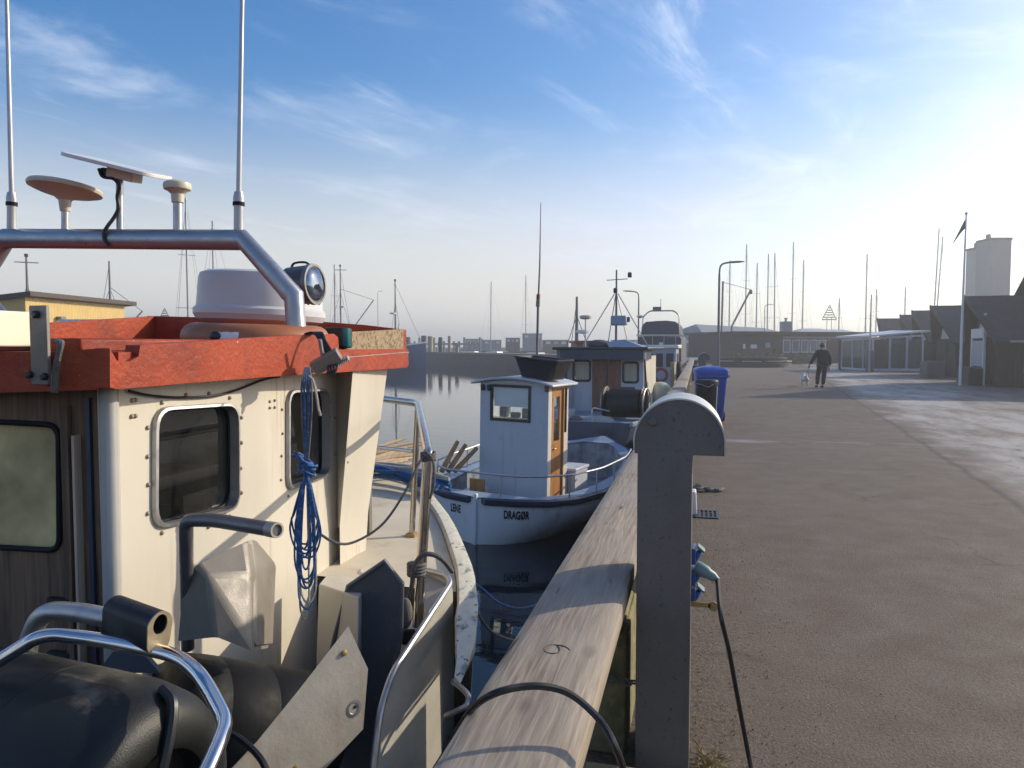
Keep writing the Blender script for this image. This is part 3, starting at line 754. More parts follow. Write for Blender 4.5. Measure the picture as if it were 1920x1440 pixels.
def pedestal(px0, px1, d, name_label, first):
    c = D((px0 + px1) / 2, 1000, d); cx, cy = c.x, c.y
    w_ = .196; dp = .34
    t = thing("power_pedestal", name_label, "power pedestal", (0, 0, 0), local=True, group="power pedestals on the quay")
    mb = MB(); mb.box((0, dp / 2, .61), (w_, dp, 1.22)); mb.build("cabinet", M['pedestal'], t, bevel=.004)
    # arched hood: half-round face plate and a metal skin
    r_ = .158; zc = 1.247; hx = .049
    arc = [V(r_ * math.cos(R(a)), 0, zc + r_ * math.sin(R(a))) for a in range(0, 181, 6)]
    prof = arc + [V(-r_, 0, zc - .04), V(-w_ / 2 - hx, 0, zc - .041), V(-w_ / 2 - hx, 0, zc - .05), V(w_ / 2 - hx, 0, zc - .05), V(w_ / 2 - hx, 0, zc - .041), V(r_, 0, zc - .041)]
    mb = MB(); mb.plate(prof, (0, dp - .008, 0)); 
    for v in mb.v: v.y += .004; v.x += hx
    mb.build("hood_core", M['pedestal'], t)
    ra, rb = [], []
    for a in range(-14, 195, 6):
        if a < 0: p_, q_ = (r_, zc - .040 * (-a / 14)), (r_ + .006, zc - .042 * (-a / 14))
        elif a > 180: p_, q_ = (-r_, zc - .036 * ((a - 180) / 14)), (-r_ - .004, zc - .036 * ((a - 180) / 14))
        else: p_, q_ = (r_ * math.cos(R(a)), zc + r_ * math.sin(R(a))), ((r_ + .006) * math.cos(R(a)), zc + (r_ + .006) * math.sin(R(a)))
        ra.append(p_); rb.append(q_)
    loop = [V(x, 0, z) for x, z in rb] + [V(x, 0, z) for x, z in reversed(ra)]
    mb = MB(); mb.plate(loop, (0, dp, 0))
    for v in mb.v: v.x += hx
    mb.build("hood_skin", M['pedestal_top'], t)
    mb = MB(); mb.lathe([(.017, 0), (.017, .008), (.012, .012)], (-.045, .004, 1.325), (0, -1, 0), 20); mb.build("bolt", M['pedestal'], t)
    if first:
        for z in (.815, .735, .665):
            mb = MB(); mb.box((w_ / 2 + .008, .12, z), (.016, .085, .06)); mb.lathe([(.024, 0), (.026, .014), (.022, .02)], (w_ / 2 + .012, .12, z), (.85, -.1, -.5), 18)
            s_ = mb.build("socket", M['socketblue'], t, bevel=.003)
            mb = MB(); mb.box((w_ / 2 + .034, .115, z + .026), (.034, .05, .009), (0, R(38), 0)); mb.build("socket_flap", M['plug'], s_, bevel=.003)
        mb = MB(); mb.box((w_ / 2 + .035, .07, .64), (.07, .004, .018)); mb.lathe([(.018, -.002), (.018, .002)], (w_ / 2 + .08, .07, .637), (0, 1, 0), 18)
        mb.build("key_tag", M['brass'], t)
    place(t, (cx, cy, 0))
    return t
ped = pedestal(1193, 1297, 2.72, "tall grey pedestal with round hood standing close beside the timber rail", True)
pp = ped.location
e = pedestal(1307, 1326, 20.0, "far round topped pedestal beyond the blue wheelie bin", False)
place(e, (onX(1316, 690, .1).x, 20.3, 0))
# plug and its cable down to the ground
pl0 = V(pp.x + .112, pp.y + .10, .775)
mb = MB(); mb.lathe([(.022, 0), (.025, .008), (.025, .045), (.020, .055), (.018, .075), (.010, .088), (.008, .095)], pl0, (.88, -.18, -.42), 18)
tag(mb.build("power_plug", M['plug']), "grey round plug pushed into the pedestal's side socket", "plug")
pe = pl0 + V(.88, -.18, -.42).normalized() * .09
g1 = onZ(1398, 1395, .013); 
mb = MB(); mb.tube(smooth_path([pe, D(1352, 1155, 2.62), D(1366, 1215, 2.66), D(1380, 1290, 2.70), D(1394, 1365, 2.72), D(1408, 1438, 2.72), onZ(1424, 1510, .012), onZ(1450, 1600, .012), onZ(1480, 1800, .012)], 8), .0085, 8)
tag(mb.build("power_cable", M['cable']), "black cable dropping from the plug to the asphalt", "cable")
# hose looped over the timber
mb = MB(); mb.tube(smooth_path([D(800, 1490, 2.2), D(858, 1370, 2.0), onZ(905, 1312, .80), onZ(985, 1287, .83), onZ(1060, 1297, .81), onZ(1120, 1345, .765), D(1153, 1400, 1.62), D(1172, 1460, 1.66), D(1185, 1560, 1.75)], 8), .0085, 8)
tag(mb.build("hose", M['cable']), "thin black hose arching over the near end of the timber rail", "hose")
# drain grate, ropes, small box beside the rail
gp = onZ(1318, 970, .006)
mb = MB(); mb.box((gp.x - .03, gp.y, .004), (.34, .03, .014)); mb.box((gp.x - .03, gp.y + .3, .004), (.34, .03, .014))
for i in range(9): mb.box((gp.x - .19 + i * .04, gp.y + .15, .004), (.018, .29, .012))
tag(mb.build("drain_grate", M['black']), "rusty slotted drain grate set in the asphalt beside the rail", "drain")
mb = MB(); pc = onZ(1312, 918, .02)
for s_ in range(3):
    mb.tube(smooth_path([pc + V(-.18 + .05 * s_, .1, 0), pc + V(-.02, -.05 + .1 * s_, .02), pc + V(.08, .08 - .05 * s_, .01), pc + V(.2, .0 + .04 * s_, 0), pc + V(.26, .12, 0)], 6), .016, 7)
tag(mb.build("rope_end", M['rope_grey']), "dark tangled rope end lying on the asphalt beside the rail", "rope")
bp_ = onZ(1303, 962, 0)
mb = MB(); mb.box((bp_.x - .06, bp_.y, .11), (.16, .2, .22), taper=.86)
tag(mb.build("meter_box", M['white'], bevel=.01), "small white box standing at the foot of the rail", "box")
# loose grit by the kerb
rnd = random.Random(3); mb = MB()
for i in range(900):
    y = 1.9 + 4.6 * rnd.random() ** 1.5; x = -.02 + abs(rnd.gauss(0, .30)); r_ = rnd.uniform(.002, .0055) * (1.8 if rnd.random() < .05 else 1)
    c_ = V(x, y, r_ * .4); k = rnd.random() * 3
    q = [c_ + V(r_ * math.cos(k), r_ * math.sin(k), 0), c_ + V(r_ * math.cos(k + 2), r_ * math.sin(k + 2), 0), c_ + V(r_ * math.cos(k + 4.2), r_ * math.sin(k + 4.2), 0), c_ + V(0, 0, r_ * .9)]
    mb.add(q, [(0, 1, 3), (1, 2, 3), (2, 0, 3), (0, 2, 1)])
o = mb.build("gravel", mat("grit_stones", (.16, .125, .09), .9, var=.4, scale=40), smooth=0); o['kind'] = 'stuff'
rnd = random.Random(5); mb = MB(); tp = onZ(1330, 1432, 0)
for i in range(70):
    b_ = tp + V(rnd.gauss(0, .025), rnd.gauss(0, .025), 0); dv = V(rnd.gauss(0, .028), rnd.gauss(0, .028), rnd.uniform(.012, .035)); s_ = V(.0015, .0015, 0)
    mb.add([b_ - s_, b_ + s_, b_ + dv * .6 + s_ * .7 + V(0, 0, .01), b_ + dv], [(0, 1, 2), (0, 2, 3)])
tag(mb.build("grass_tuft", mat("dry_grass", (.38, .30, .13), .9, var=.3, scale=20), smooth=0), "dry grass tuft at the foot of the near pedestal", "grass tuft")
# ------------------------------------------------------------------ the near fishing boat
CX = -2.85
fb = thing("fishing_boat", "near cream fishing boat with red wheelhouse roof moored against the timber rail", "fishing boat", (CX, 2.0, WZ))
XS = -1.85
# hull: half breadth along the length
hbp = [(-2.0, 1.55), (0, 1.78), (1.5, 1.84), (2.38, 1.86), (2.42, 2.045), (2.75, 2.00), (3.2, 1.88), (3.7, 1.71), (4.27, 1.46), (4.77, 1.23), (5.47, .85), (6.1, .45), (6.6, .22), (6.95, .08)]
def hb(y):
    for (a, p), (b, q) in zip(hbp, hbp[1:]):
        if a <= y <= b:
            t = (y - a) / (b - a); return p + (q - p) * t
    return hbp[0][1] if y < 0 else .1
def hullring(y, ztop, inset=0):
    b = hb(y) - inset; pts = []
    for k, (fz, fx) in enumerate([(1, 1), (.75, .985), (.5, .95), (.25, .88), (.08, .72), (0, .4)]):
        pts.append(V(CX + b * fx, y, WZ - .35 + (ztop - WZ + .35) * fz))
    return pts + [V(2 * CX - p.x, p.y, p.z) for p in reversed(pts)]
ys1 = [-2, -1, 0, .8, 1.6, 2.2, 2.38]
ys2 = [3.43, 3.6, 3.8, 4.05, 4.3, 4.6, 4.9, 5.2, 5.5, 5.8, 6.1, 6.35, 6.6, 6.8, 6.95]
mb = MB(); mb.loft([hullring(y, -.16) for y in ys1] + [hullring(3.12, -.16, .06)], caps=True)
mb.loft([hullring(y, .395) for y in ys2], caps=True)
mb.loft([hullring(y, .38) for y in (3.12, 3.2, 3.3, 3.43)])
mb.build("hull", mat("dark_hull_side", (.05, .052, .055), .5, var=.15, scale=3, col2=(.09, .085, .07), thr=(.55, .75), scale2=3), fb)
# rubbing strake cap around the foredeck
capring = []
for y in [2.44, 2.6, 2.8, 3.0, 3.2] + ys2[0:] :
    b = hb(y); k = min(1, max(.12, (y - 2.42) / .45)); lo = .425 - .06 * k; capring.append([V(CX + b + .012, y, lo), V(CX + b + .014, y, .418), V(CX + b - .010 * k, y, .432), V(CX + b - .075 * k, y, .440), V(CX + b - .085 * k, y, .425), V(CX + b - .085 * k, y, lo)])
mb = MB(); mb.loft(capring, closed=True, caps=True); mb.loft([[V(2 * CX - p.x, p.y, p.z) for p in r_] for r_ in capring], closed=True, caps=True)
mb.build("gunwale_cap", mat("worn_gunwale_paint", (.55, .52, .42), .55, var=.15, scale=10, col2=(.16, .20, .19), thr=(.56, .66), scale2=9, stretch=(2.5, .8, 1), col3=(.04, .045, .045), thr3=(.62, .66), scale3=19), fb)
# foredeck and the bulkhead at its after end
def deckring(y, z):
    b = hb(y) - .09
    return [V(CX + b * t, y, z + .05 * (1 - t * t)) for t in (1, .85, .6, .3, 0, -.3, -.6, -.85, -1)]
mb = MB(); mb.loft([deckring(y, .385 + .01 * (y - 3.43)) for y in ys2]); mb.build("foredeck", M['creamdeck'], fb)
mb = MB(); mb.box((CX, 3.46, 0.0), (3.45, .05, .74)); mb.build("deck_bulkhead", M['cream'], fb, bevel=.01)
mb = MB(); mb.box((CX, 1.0, -.43), (3.3, 5, .05)); mb.build("working_deck", mat("dark_working_deck", (.07, .075, .075), .7, var=.3, scale=6), fb)
# hatch ring on the foredeck
hp = onZ(668, 1098, -.05)
mb = MB(); mb.lathe([(.085, 0), (.09, .012), (.08, .02), (.0, .022)], onZ(705, 1075, .40), (0, 0, 1), 24); mb.build("deck_hatch", M['cream'], fb)
# low deck locker beside the wheelhouse
mb = MB(); mb.add([*(D(x, y, d) for x, y, d in ((598, 1095, 3.30), (617, 1072, 3.55), (693, 1090, 3.35), (672, 1120, 3.05), (590, 1330, 3.30), (617, 1300, 3.55), (693, 1330, 3.35), (668, 1350, 3.05)))],
       [(0, 1, 2, 3), (0, 4, 5, 1), (1, 5, 6, 2), (2, 6, 7, 3), (3, 7, 4, 0)]); mb.build("deck_locker", M['cream'], fb, bevel=.006)
# white bollard with a dark opening
bo = D(779, 1330, 3.40)
mb = MB(); mb.lathe([(.09, -.30), (.095, 0), (.098, .30), (.085, .37), (.045, .405), (.0, .41)], V(bo.x - .0, bo.y, bo.z), (0, 0, 1), 22)
bl = mb.build("bollard", M['white'], fb)
mb = MB(); mb.box(D(766, 1194, 3.30), (.062, .02, .072), (0, 0, YAW)); mb.build("bollard_opening", M['black'], bl, bevel=.01)
# bulwark plate on the quay side, its tubular rim and a handle
XB = -1.08
T = .012
mb = MB(); mb.plate([onX(*p, XB) for p in ((846, 1092), (735, 1264), (713, 1332), (700, 1440), (690, 1620), (850, 1700), (852, 1280), (849, 1110))], (-T, 0, 0))
mb.build("bulwark_plate", M['bulwark'], fb)
rim = [onX(785, 1066, -1.30), onX(790, 1067, -1.28), onX(838, 1078, -1.12), onX(845, 1094, XB), onX(735, 1262, XB), onX(713, 1330, XB), onX(700, 1440, XB), onX(690, 1620, XB)]
mb = MB(); mb.tube(fillet(rim, .07), .013, 10); mb.build("bulwark_rim", M['alu'], fb)
mb = MB(); mb.plate([onX(787, 1068, -1.30), onX(838, 1082, -1.12), onX(842, 1098, -1.10), onX(800, 1160, -1.12), onX(785, 1160, -1.30)], (0, .01, 0)); mb.build("bulwark_return", M['bulwark'], fb)
mb = MB(); mb.tube(smooth_path([D(850, 1278, 2.95), D(866, 1290, 2.86), D(878, 1306, 2.80), D(874, 1323, 2.78), D(858, 1332, 2.79), D(836, 1342, 2.86)], 5), .011, 9); mb.build("grab_loop", M['alu'], fb)
# chute plates at the hauling station
def CP(px, py, o_=0.0): return D(px, py, 2.08 + (px - 680) * .00095 - o_)
mb = MB(); mb.plate([CP(*p) for p in ((653, 1174), (690, 1254), (681, 1367), (600, 1452), (500, 1560), (330, 1610), (420, 1455), (482, 1390), (560, 1294))], (CP(600, 1300, -.010) - CP(600, 1300)))
cpl = mb.build("chute_plate", M['galv'], fb)
cn_ = (CP(690, 1254) - CP(430, 1440)).cross(CP(653, 1174) - CP(430, 1440)).normalized(); cn_ = cn_ if cn_.dot(C0 - CP(600, 1300)) > 0 else -cn_
for cx_, cy_ in ((662, 1328), (623, 1368)):
    mb = MB(); mb.lathe([(.026, -.001), (.024, .003), (.015, .004), (.013, .0015)], CP(cx_, cy_), cn_, 18, caps=False); hl_ = mb.build("plate_boss", M['alu'], cpl)
    mb = MB(); mb.lathe([(.0, .0012), (.0135, .0013)], CP(cx_, cy_), cn_, 16, caps=False); mb.lathe([(.0, .004), (.004, .004), (.006, .001)], CP(cx_ + 3, cy_ - 3), cn_, 8, caps=False); mb.build("plate_hole", M['black'], cpl)
for cx_, cy_ in ((645, 1224), (553, 1438)):
    mb = MB(); c_ = CP(cx_, cy_); mb.lathe([(.009, 0), (.008, .005), (.004, .007)], c_, cn_, 10); mb.build("plate_bolt", M['brass'], cpl)
yq = 2.84
q = [onY(*p, yq) for p in ((653, 1099), (722, 1052), (754, 1094), (752, 1195), (734, 1275), (706, 1400), (690, 1500), (560, 1500), (627, 1196))]
mb = MB(); mb.plate(q, (0, .012, 0)); dpl = mb.build("end_plate", M['greyplate'], fb)
mb = MB(); mb.tube([q[6], q[5], q[4], q[3], q[2], q[1], q[0], q[8], q[7]], .010, 8); mb.build("end_plate_rim", mat("plate_rim_paint", (.11, .12, .14), .4, var=.2), dpl)
# ---- wheelhouse: quay-side wall in two panels, each with a round-cornered window
def wall(name, px, xa, xb, yb, holepx, m, rr=.06):
    """panel between photo columns; plane turns from xa to xb"""
    (x0, yt0, yb0), (x1, yt1, yb1) = px
    a0, a1 = onX(x0, yt0, xa), onX(x1, yt1, xb); b0, b1 = V(a0.x, a0.y, yb), V(a1.x, a1.y, yb)
    n = (a1 - a0).cross(b0 - a0).normalized()
    if n.x < 0: n = -n
    def P(px_, py_):
        r_ = ray(px_, py_); return C0 + r_ * ((a0 - C0).dot(n) / r_.dot(n))
    hole = rquad([P(*h) for h in holepx], rr) if holepx else None
    mb = MB(); mb.plate([[a0, a1, b1, b0]] + ([hole] if hole else []), -n * .05)
    return P, n, hole, mb.build(name, m, fb)
PA, nA, hA, wA = wall("wheelhouse_wall", ((205, 700, 0), (497, 690, 0)), XS, XS, -.42, [(288, 768), (441, 758), (442, 952), (287, 990)], M['cream'], .075)
PB, nB, hB, wB = wall("wheelhouse_wall", ((497, 690, 0), (634, 684, 0)), XS, XS - .07, -.42, [(537, 735), (611, 731), (612, 890), (537, 918)], M['cream'], .07)
def window(P, n, hole, wallob, tilt=1):
    fr = MB()
    inner = shrink(hole, -.0) 
    c = sum(hole, Vector()) / len(hole)
    ins = [c + (p - c) * .90 for p in hole]; 
    rings = [[p + n * .002 for p in [c + (p - c) * 1.042 for p in hole]], [p + n * .018 for p in [c + (p - c) * 1.03 for p in hole]], [p + n * .020 for p in [c + (p - c) * .985 for p in hole]], [p - n * .055 for p in [c + (p - c) * .965 for p in hole]]]
    for i in range(len(rings) - 1):
        k = len(hole)
        fr.add(rings[i] + rings[i + 1], [(j, (j + 1) % k, (j + 1) % k + k, j + k) for j in range(k)])
    w_ = fr.build("window", M['alu'], fb)
    g = MB(); g.add([p - n * .03 for p in [c + (p - c) * .985 for p in hole]], [tuple(range(len(hole)))])
    g.build("pane", M['glassdark'], w_)
    gk = MB(); lp = [p - n * .026 for p in [c + (p - c) * .96 for p in hole]]; gk.tube(lp, .006, 6, closed=True); gk.build("gasket", M['rubber'], w_)
    return w_
window(PA, nA, hA, wA); window(PB, nB, hB, wB)
# domed bolt heads around the windows and on the panels
def rivets(P, n, pts, r=.0085):
    mb = MB()
    for x, y in pts:
        c_ = P(x, y); mb.lathe([(r, -.001), (r * .95, .004), (r * .55, .008), (.0, .009)], c_, n, 10)
    return mb
mb = rivets(PA, nA, [(276, 802), (276, 856), (277, 909), (276, 963), (303, 755), (348, 741), (391, 738), (430, 746), (452, 783), (452, 830), (451, 878), (452, 924), (303, 999), (390, 988), (430, 968), (247, 751), (253, 750), (246, 781), (253, 780)])
mb.build("rivet", M['boltgrey'], wA)
mb = rivets(PB, nB, [(505, 753), (514, 751), (505, 765), (514, 764), (528, 768), (529, 813), (527, 855), (526, 900), (617, 754), (617, 781), (627, 783), (616, 829), (627, 852), (615, 872), (540, 930)], .007)
mb.build("rivet", M['boltgrey'], wB)
# flared front corner panel (leans outwards at the top) with its shaded after face
f0, f1, f2, f3 = onX(662, 690, -1.74), onX(728, 680, -1.80), onX(690, 962, -1.84), onX(637, 988, -1.86)
g0, g3 = PB(632, 690), PB(632, 990)
f4, f5 = V(f2.x - .02, f2.y, .36), V(f3.x, f3.y, .36)
mb = MB(); mb.add([f0, f1, f2, f3], [(0, 1, 2, 3)]); mb.add([f3, f2, f4, f5], [(0, 1, 2, 3)]); mb.add([g0, f0, f3, V(g3.x, g3.y, g3.z)], [(0, 1, 2, 3)])
mb.add([f1, f1 + V(-1.9, .1, 0), f2 + V(-1.9, .1, 0), f2], [(0, 1, 2, 3)]); mb.add([f2, f2 + V(-1.9, .1, 0), f4 + V(-1.9, .1, 0), f4], [(0, 1, 2, 3)])
mb.build("flared_front_panel", M['cream'], fb)
def PFr(px, py):
    nn = (f1 - f0).cross(f3 - f0).normalized(); r_ = ray(px, py); return C0 + r_ * ((f0 - C0).dot(nn) / r_.dot(nn))
nF = (f1 - f0).cross(f3 - f0).normalized(); nF = nF if nF.x > 0 else -nF
mb = rivets(PFr, nF, [(676, 859), (671, 924), (651, 866), (648, 934)], .010); mb.build("rivet", M['boltgrey'], fb)
# base panel below, seen beside the locker
mb = MB(); mb.plate([onX(560, 1000, -1.93), onX(668, 960, -1.93), onX(668, 1110, -1.93), onX(560, 1300, -1.93)], (-.03, 0, 0)); mb.build("wheelhouse_base", M['cream'], fb)
# after wall, corner post and the dark wooden door
YA = 2.03
mb = MB(); mb.bar(onY(203, 700, YA - .02) , V(onY(203, 700, YA).x, YA - .02, -.42), .055, .05, (0, 1, 0)); mb.build("corner_post", mat("shaded_corner_grey", (.42, .41, .38), .5, var=.1), fb, bevel=.02)  # grey paints in the shade on the pale wall's rounded corner
XR = onY(188, 900, YA).x
hole = rquad([onY(-70, 787, YA), onY(112, 797, YA), onY(114, 1032, YA), onY(-70, 1022, YA)], .05)
mb = MB(); mb.plate([[V(XR, YA, 1.52), V(XR, YA, -.42), V(-3.8, YA, -.42), V(-3.8, YA, 1.52)], hole], (0, .05, 0)); dr = mb.build("door", M['darkwood'], fb)
mb = MB(); mb.add([p + V(0, .02, 0) for p in hole], [tuple(range(len(hole)))]); mb.build("door_pane", M['glassbacklit'], dr)
mb = MB(); mb.tube([p - V(0, .004, 0) for p in hole], .010, 8, closed=True); mb.build("door_gasket", M['rubber'], dr)
for (xa, xb, ya, yb_, nm, mm, th) in ((120, 150, 760, 1300, "door_stile", M['darkwood'], .018), (152, 162, 815, 1300, "door_edge_strip", mat("sunlit_edge_wood", (.52, .40, .30), .6, var=.25, scale=9, stretch=(8, 8, .4)), .03), (164, 188, 745, 1300, "door_jamb", M['darkblue'], .012)):  # edge strip coloured pale for the sunlight on it
    a, b = onY(xa, ya, YA), onY(xb, yb_, YA)
    mb = MB(); mb.box(((a.x + b.x) / 2, YA - th / 2 - .001, (a.z + b.z) / 2), (abs(b.x - a.x), th, abs(a.z - b.z))); mb.build(nm, mm, dr)
for yy in (1125, 1225, 1240):
    a = onY(118, yy, YA); mb = MB(); mb.box((a.x, YA - .012, a.z), (.085, .022, .022)); mb.build("door_hinge", M['black'], dr)
# port and front walls, floor and fittings inside, so that the windows look into a cabin
mb = MB(); mb.box((-3.82, 3.2, .55), (.05, 2.3, 1.94)); mb.build("far_side_wall", M['interior'], fb)
YW = 4.26
mb = MB(); mb.plate([[V(-3.79, YW, -.42), V(-1.98, YW, -.42), V(-1.98, YW, 1.46), V(-3.79, YW, 1.46)], [V(-3.60, YW, 1.02), V(-2.90, YW, 1.02), V(-2.90, YW, 1.40), V(-3.60, YW, 1.40)], [V(-2.80, YW, 1.02), V(-2.12, YW, 1.02), V(-2.12, YW, 1.40), V(-2.80, YW, 1.40)]], (0, .04, 0)); fwn = mb.build("front_wall", M['interior'], fb)
for xa, xb in ((-3.6, -2.9), (-2.8, -2.12)):
    mb = MB(); mb.plate([V(xa, YW + .01, 1.02), V(xb, YW + .01, 1.02), V(xb, YW + .01, 1.40), V(xa, YW + .01, 1.40)], (0, .006, 0)); mb.build("front_pane", glass("front_glass", (.5, .6, .62), dirt=.3, dirtcol=(.2, .26, .27)), fwn)
mb = MB(); mb.box((-2.85, 3.2, -.39), (1.9, 2.2, .03)); mb.build("cabin_floor", M['interior'], fb)
mb = MB(); mb.box((-2.86, 3.15, .9), (1.6, .5, .06)); mb.box((-2.86, 3.4, .45), (1.8, .05, .9)); mb.build("console", M['interior'], fb)
mb = MB(); mb.tube(smooth_path([V(-2.15, 2.9, .35), V(-2.12, 2.86, .8), V(-2.06, 2.82, 1.15)], 6), .014, 8); mb.tube(smooth_path([V(-2.05, 2.95, .35), V(-2.03, 2.9, .8), V(-1.98, 2.87, 1.2)], 6), .014, 8); mb.build("reflection_bar", M['ivory'], fb)  # pale bars added to stand for a curved reflection in the window
mb = MB(); mb.box((-2.25, 2.75, .62), (.4, .42, .08)); mb.box((-2.25, 2.95, .85), (.4, .07, .42)); mb.build("helm_seat", M['black'], fb, bevel=.03)
# ---- red roof with raised coaming
XE = -1.72
side = [(206, 653), (219, 676), (243, 678), (260, 668), (263, 647), (420, 637), (560, 628), (626, 626), (634, 632), (636, 661), (641, 670), (645, 671), (764, 661), (766, 689), (640, 698), (500, 707), (360, 718), (222, 730)]
topl = side[:13]; botl = list(reversed(side[13:]))
def lerpl(l, x):
    for (x0, y0_), (x1, y1_) in zip(l, l[1:]):
        if x0 <= x <= x1: return y0_ + (y1_ - y0_) * (x - x0) / max(1e-6, x1 - x0)
    return l[0][1] if x < l[0][0] else l[-1][1]
xs_ = sorted({p[0] for p in topl} | {p[0] for p in botl if 206 <= p[0] <= 764} | set(range(270, 764, 30)))
mb = MB(); rr = []
for x in xs_:
    tp_, bt_ = onX(x, lerpl(topl, x), XE), onX(x, lerpl([(206, 727)] + botl, x), XE)
    rr.append([tp_, bt_, bt_ + V(-.055, 0, 0), tp_ + V(-.055, 0, 0)])
mb.loft(rr, closed=True, caps=True)
cor = onX(206, 653, XE); corb = onX(222, 730, XE)
YR = cor.y
ao = [onY(-200, 657, YR), onY(100, 659, YR), onY(206, 653, YR), V(XE, YR, onX(222, 730, XE).z), onY(-200, 742, YR)]
ao[3] = V(XE - .0, YR, corb.z); ao[2] = V(XE - .05, YR, cor.z); ao[3].x = XE - .05
ao = [p + V(0, .004, -.001) for p in ao]
mb.plate(ao, (0, .055, 0))
yF = 4.34
mb.plate([V(-3.66, YR + .056, 1.475), V(XE - .02, YR + .056, 1.475), V(XE - .02, yF - .01, 1.475), V(-3.66, yF - .01, 1.475)], (0, 0, .105))
po, pf = onX(97, 605, -3.62), onX(290, 592, -3.62)
mb.plate([V(-3.62, YR, 1.47), V(-3.62, YR, po.z - .03), V(-3.62, po.y, po.z), V(-3.62, pf.y + .012, pf.z - .002), V(-3.62, pf.y + .012, 1.47)], (-.05, 0, 0))
fr_ = [V(-3.68, pf.y, 1.465), V(-3.68, pf.y, pf.z)] + [onY(x, y, pf.y) for x, y in ((420, 596), (560, 600), (680, 609), (756, 618))]
zz = fr_[-1]
fr_ += [V(zz.x, pf.y, 1.47)]
mb.plate(fr_, (0, .05, 0))
roof = mb.build("roof", M['red'], fb, bevel=.017)
# step in the roof deck seen between the coamings
mb = MB(); mb.box((-2.75, (YR + 3.0) / 2 + .25, 1.60), (1.55, 1.3, .05)); mb.build("roof_step", M['red'], roof, bevel=.01)
# weathered board along the forward half of the coaming, metal strip at its foot
p0, p1 = onX(646, 623, XE - .07), onX(756, 617, XE - .07); q0, q1 = onX(646, 661, XE - .07), onX(757, 656, XE - .07)
mb = MB(); mb.plate([p0, p1, q1, q0], (-.02, 0, 0)); mb.build("coaming_board", mat("speckled_board", (.36, .27, .16), .85, var=.3, scale=60, col2=(.16, .12, .075), thr=(.48, .6), scale2=45, bump=.5, bscale=120), roof)
mb = MB(); mb.bar(onX(644, 671, XE - .03), onX(760, 661, XE - .03), .05, .010, (0, 0, 1)); mb.build("coaming_strip", M['alu'], roof)
# ---- arch of aluminium tube with its aerials
YG = 3.16
mb = MB()
ap = [onY(557, 640, YG), onY(551, 556, YG), onY(456, 450, YG), onY(12, 447, YG), onY(-46, 540, YG), onY(-60, 640, YG)]
mb.tube(ap, .046, 20); arch = mb.build("aerial_arch", M['alutube'], fb, smooth=40)
def seg(name, pts, r, m, par=arch, n=12):
    mb = MB(); mb.tube(pts, r, n); return mb.build(name, m, par)
def A(px, py): return onY(px, py, YG)
for xb, xt in ((22, 12), (447.5, 454.5)):
    b0, b1, b2, b3 = A(xb, 432), A(xb, 392), A(xb, 372), A(xb - (xb - xt) * .9, 10)
    dirv = (b3 - b2).normalized()
    mb = MB(); mb.tube([b0, b1, b2, b2 + dirv * .03, b2 + dirv * .031, b2 + dirv * 1.7], [.023, .022, .026, .020, .0125, .0075], 12)
    an = mb.build("whip_aerial", mat("whip_aerial_grey", (.46, .46, .47), .35, metal=.3, var=.08), arch)
    mb = MB(); mb.tube([A(xb, 386), A(xb, 379)], .0275, 12); mb.build("aerial_clamp", M['rubber'], an)
c1_ = A(122, 359); mb = MB(); ax1 = (rt * .10 + V(0, 0, 1) + fw * .09).normalized()
mb.lathe([(.03, -.045), (.05, -.03), (.13, -.010), (.168, .004), (.172, .016), (.165, .028), (.05, .036), (0, .037)], c1_, ax1, 36)
gd = mb.build("dome_aerial", M['ivory'], arch)
seg("aerial_stem", [A(122, 432), A(122, 395)], .018, M['alu'], gd); seg("aerial_stem", [A(122, 396), A(122, 372)], [.024, .032], M['ivory'], gd)
# tilted flat panel aerial
c2_ = A(221, 315); axn = (up * .95 + rt * .235 - fw * .20).normalized(); e1 = (rt * .97 - up * .235).normalized(); e1 = (e1 - axn * e1.dot(axn)).normalized(); e2 = axn.cross(e1)
lp = [c2_ + e1 * x + e2 * y for x, y in rrect(.455, .30, .075, 6)]
mb = MB(); mb.plate([lp], axn * .018); fp = mb.build("flat_aerial", M['white'], arch, bevel=.006)
mb = MB(); mb.box(A(234, 328), (.13, .10, .05), Matrix((e1, e2, axn)).transposed()); mb.build("aerial_bracket", M['ivory'], fp, bevel=.004)
mb = MB(); mb.box(A(205, 325), (.06, .07, .045), Matrix((e1, e2, axn)).transposed()); mb.build("aerial_connector", M['black'], fp, bevel=.01)
seg("aerial_stem", [A(225, 432), A(224, 332)], .017, M['alu'], fp)
mb = MB(); cv = smooth_path([A(196, 322) - fw * .05, A(203, 336) - fw * .05, A(222, 340) - fw * .05, A(231, 352) - fw * .04, A(226, 372) - fw * .03, A(227, 392) - fw * .025, A(220, 410) - fw * .03, A(212, 428) - fw * .05, A(207, 440) - fw * .056, A(207, 452) - fw * .055, A(214, 464) - fw * .04], 6)
mb.tube(cv, .009, 7); mb.build("aerial_lead", M['cable'], fp)
c3_ = A(333, 372); mb = MB(); mb.lathe([(.028, -.02), (.03, .02), (.045, .034), (.062, .042), (.065, .055), (.062, .072), (.045, .082), (0, .085)], c3_, (0, 0, 1), 28); ms = mb.build("mushroom_aerial", M['ivory'], arch)
seg("aerial_stem", [A(333, 432), A(333, 372)], .021, M['alu'], ms)
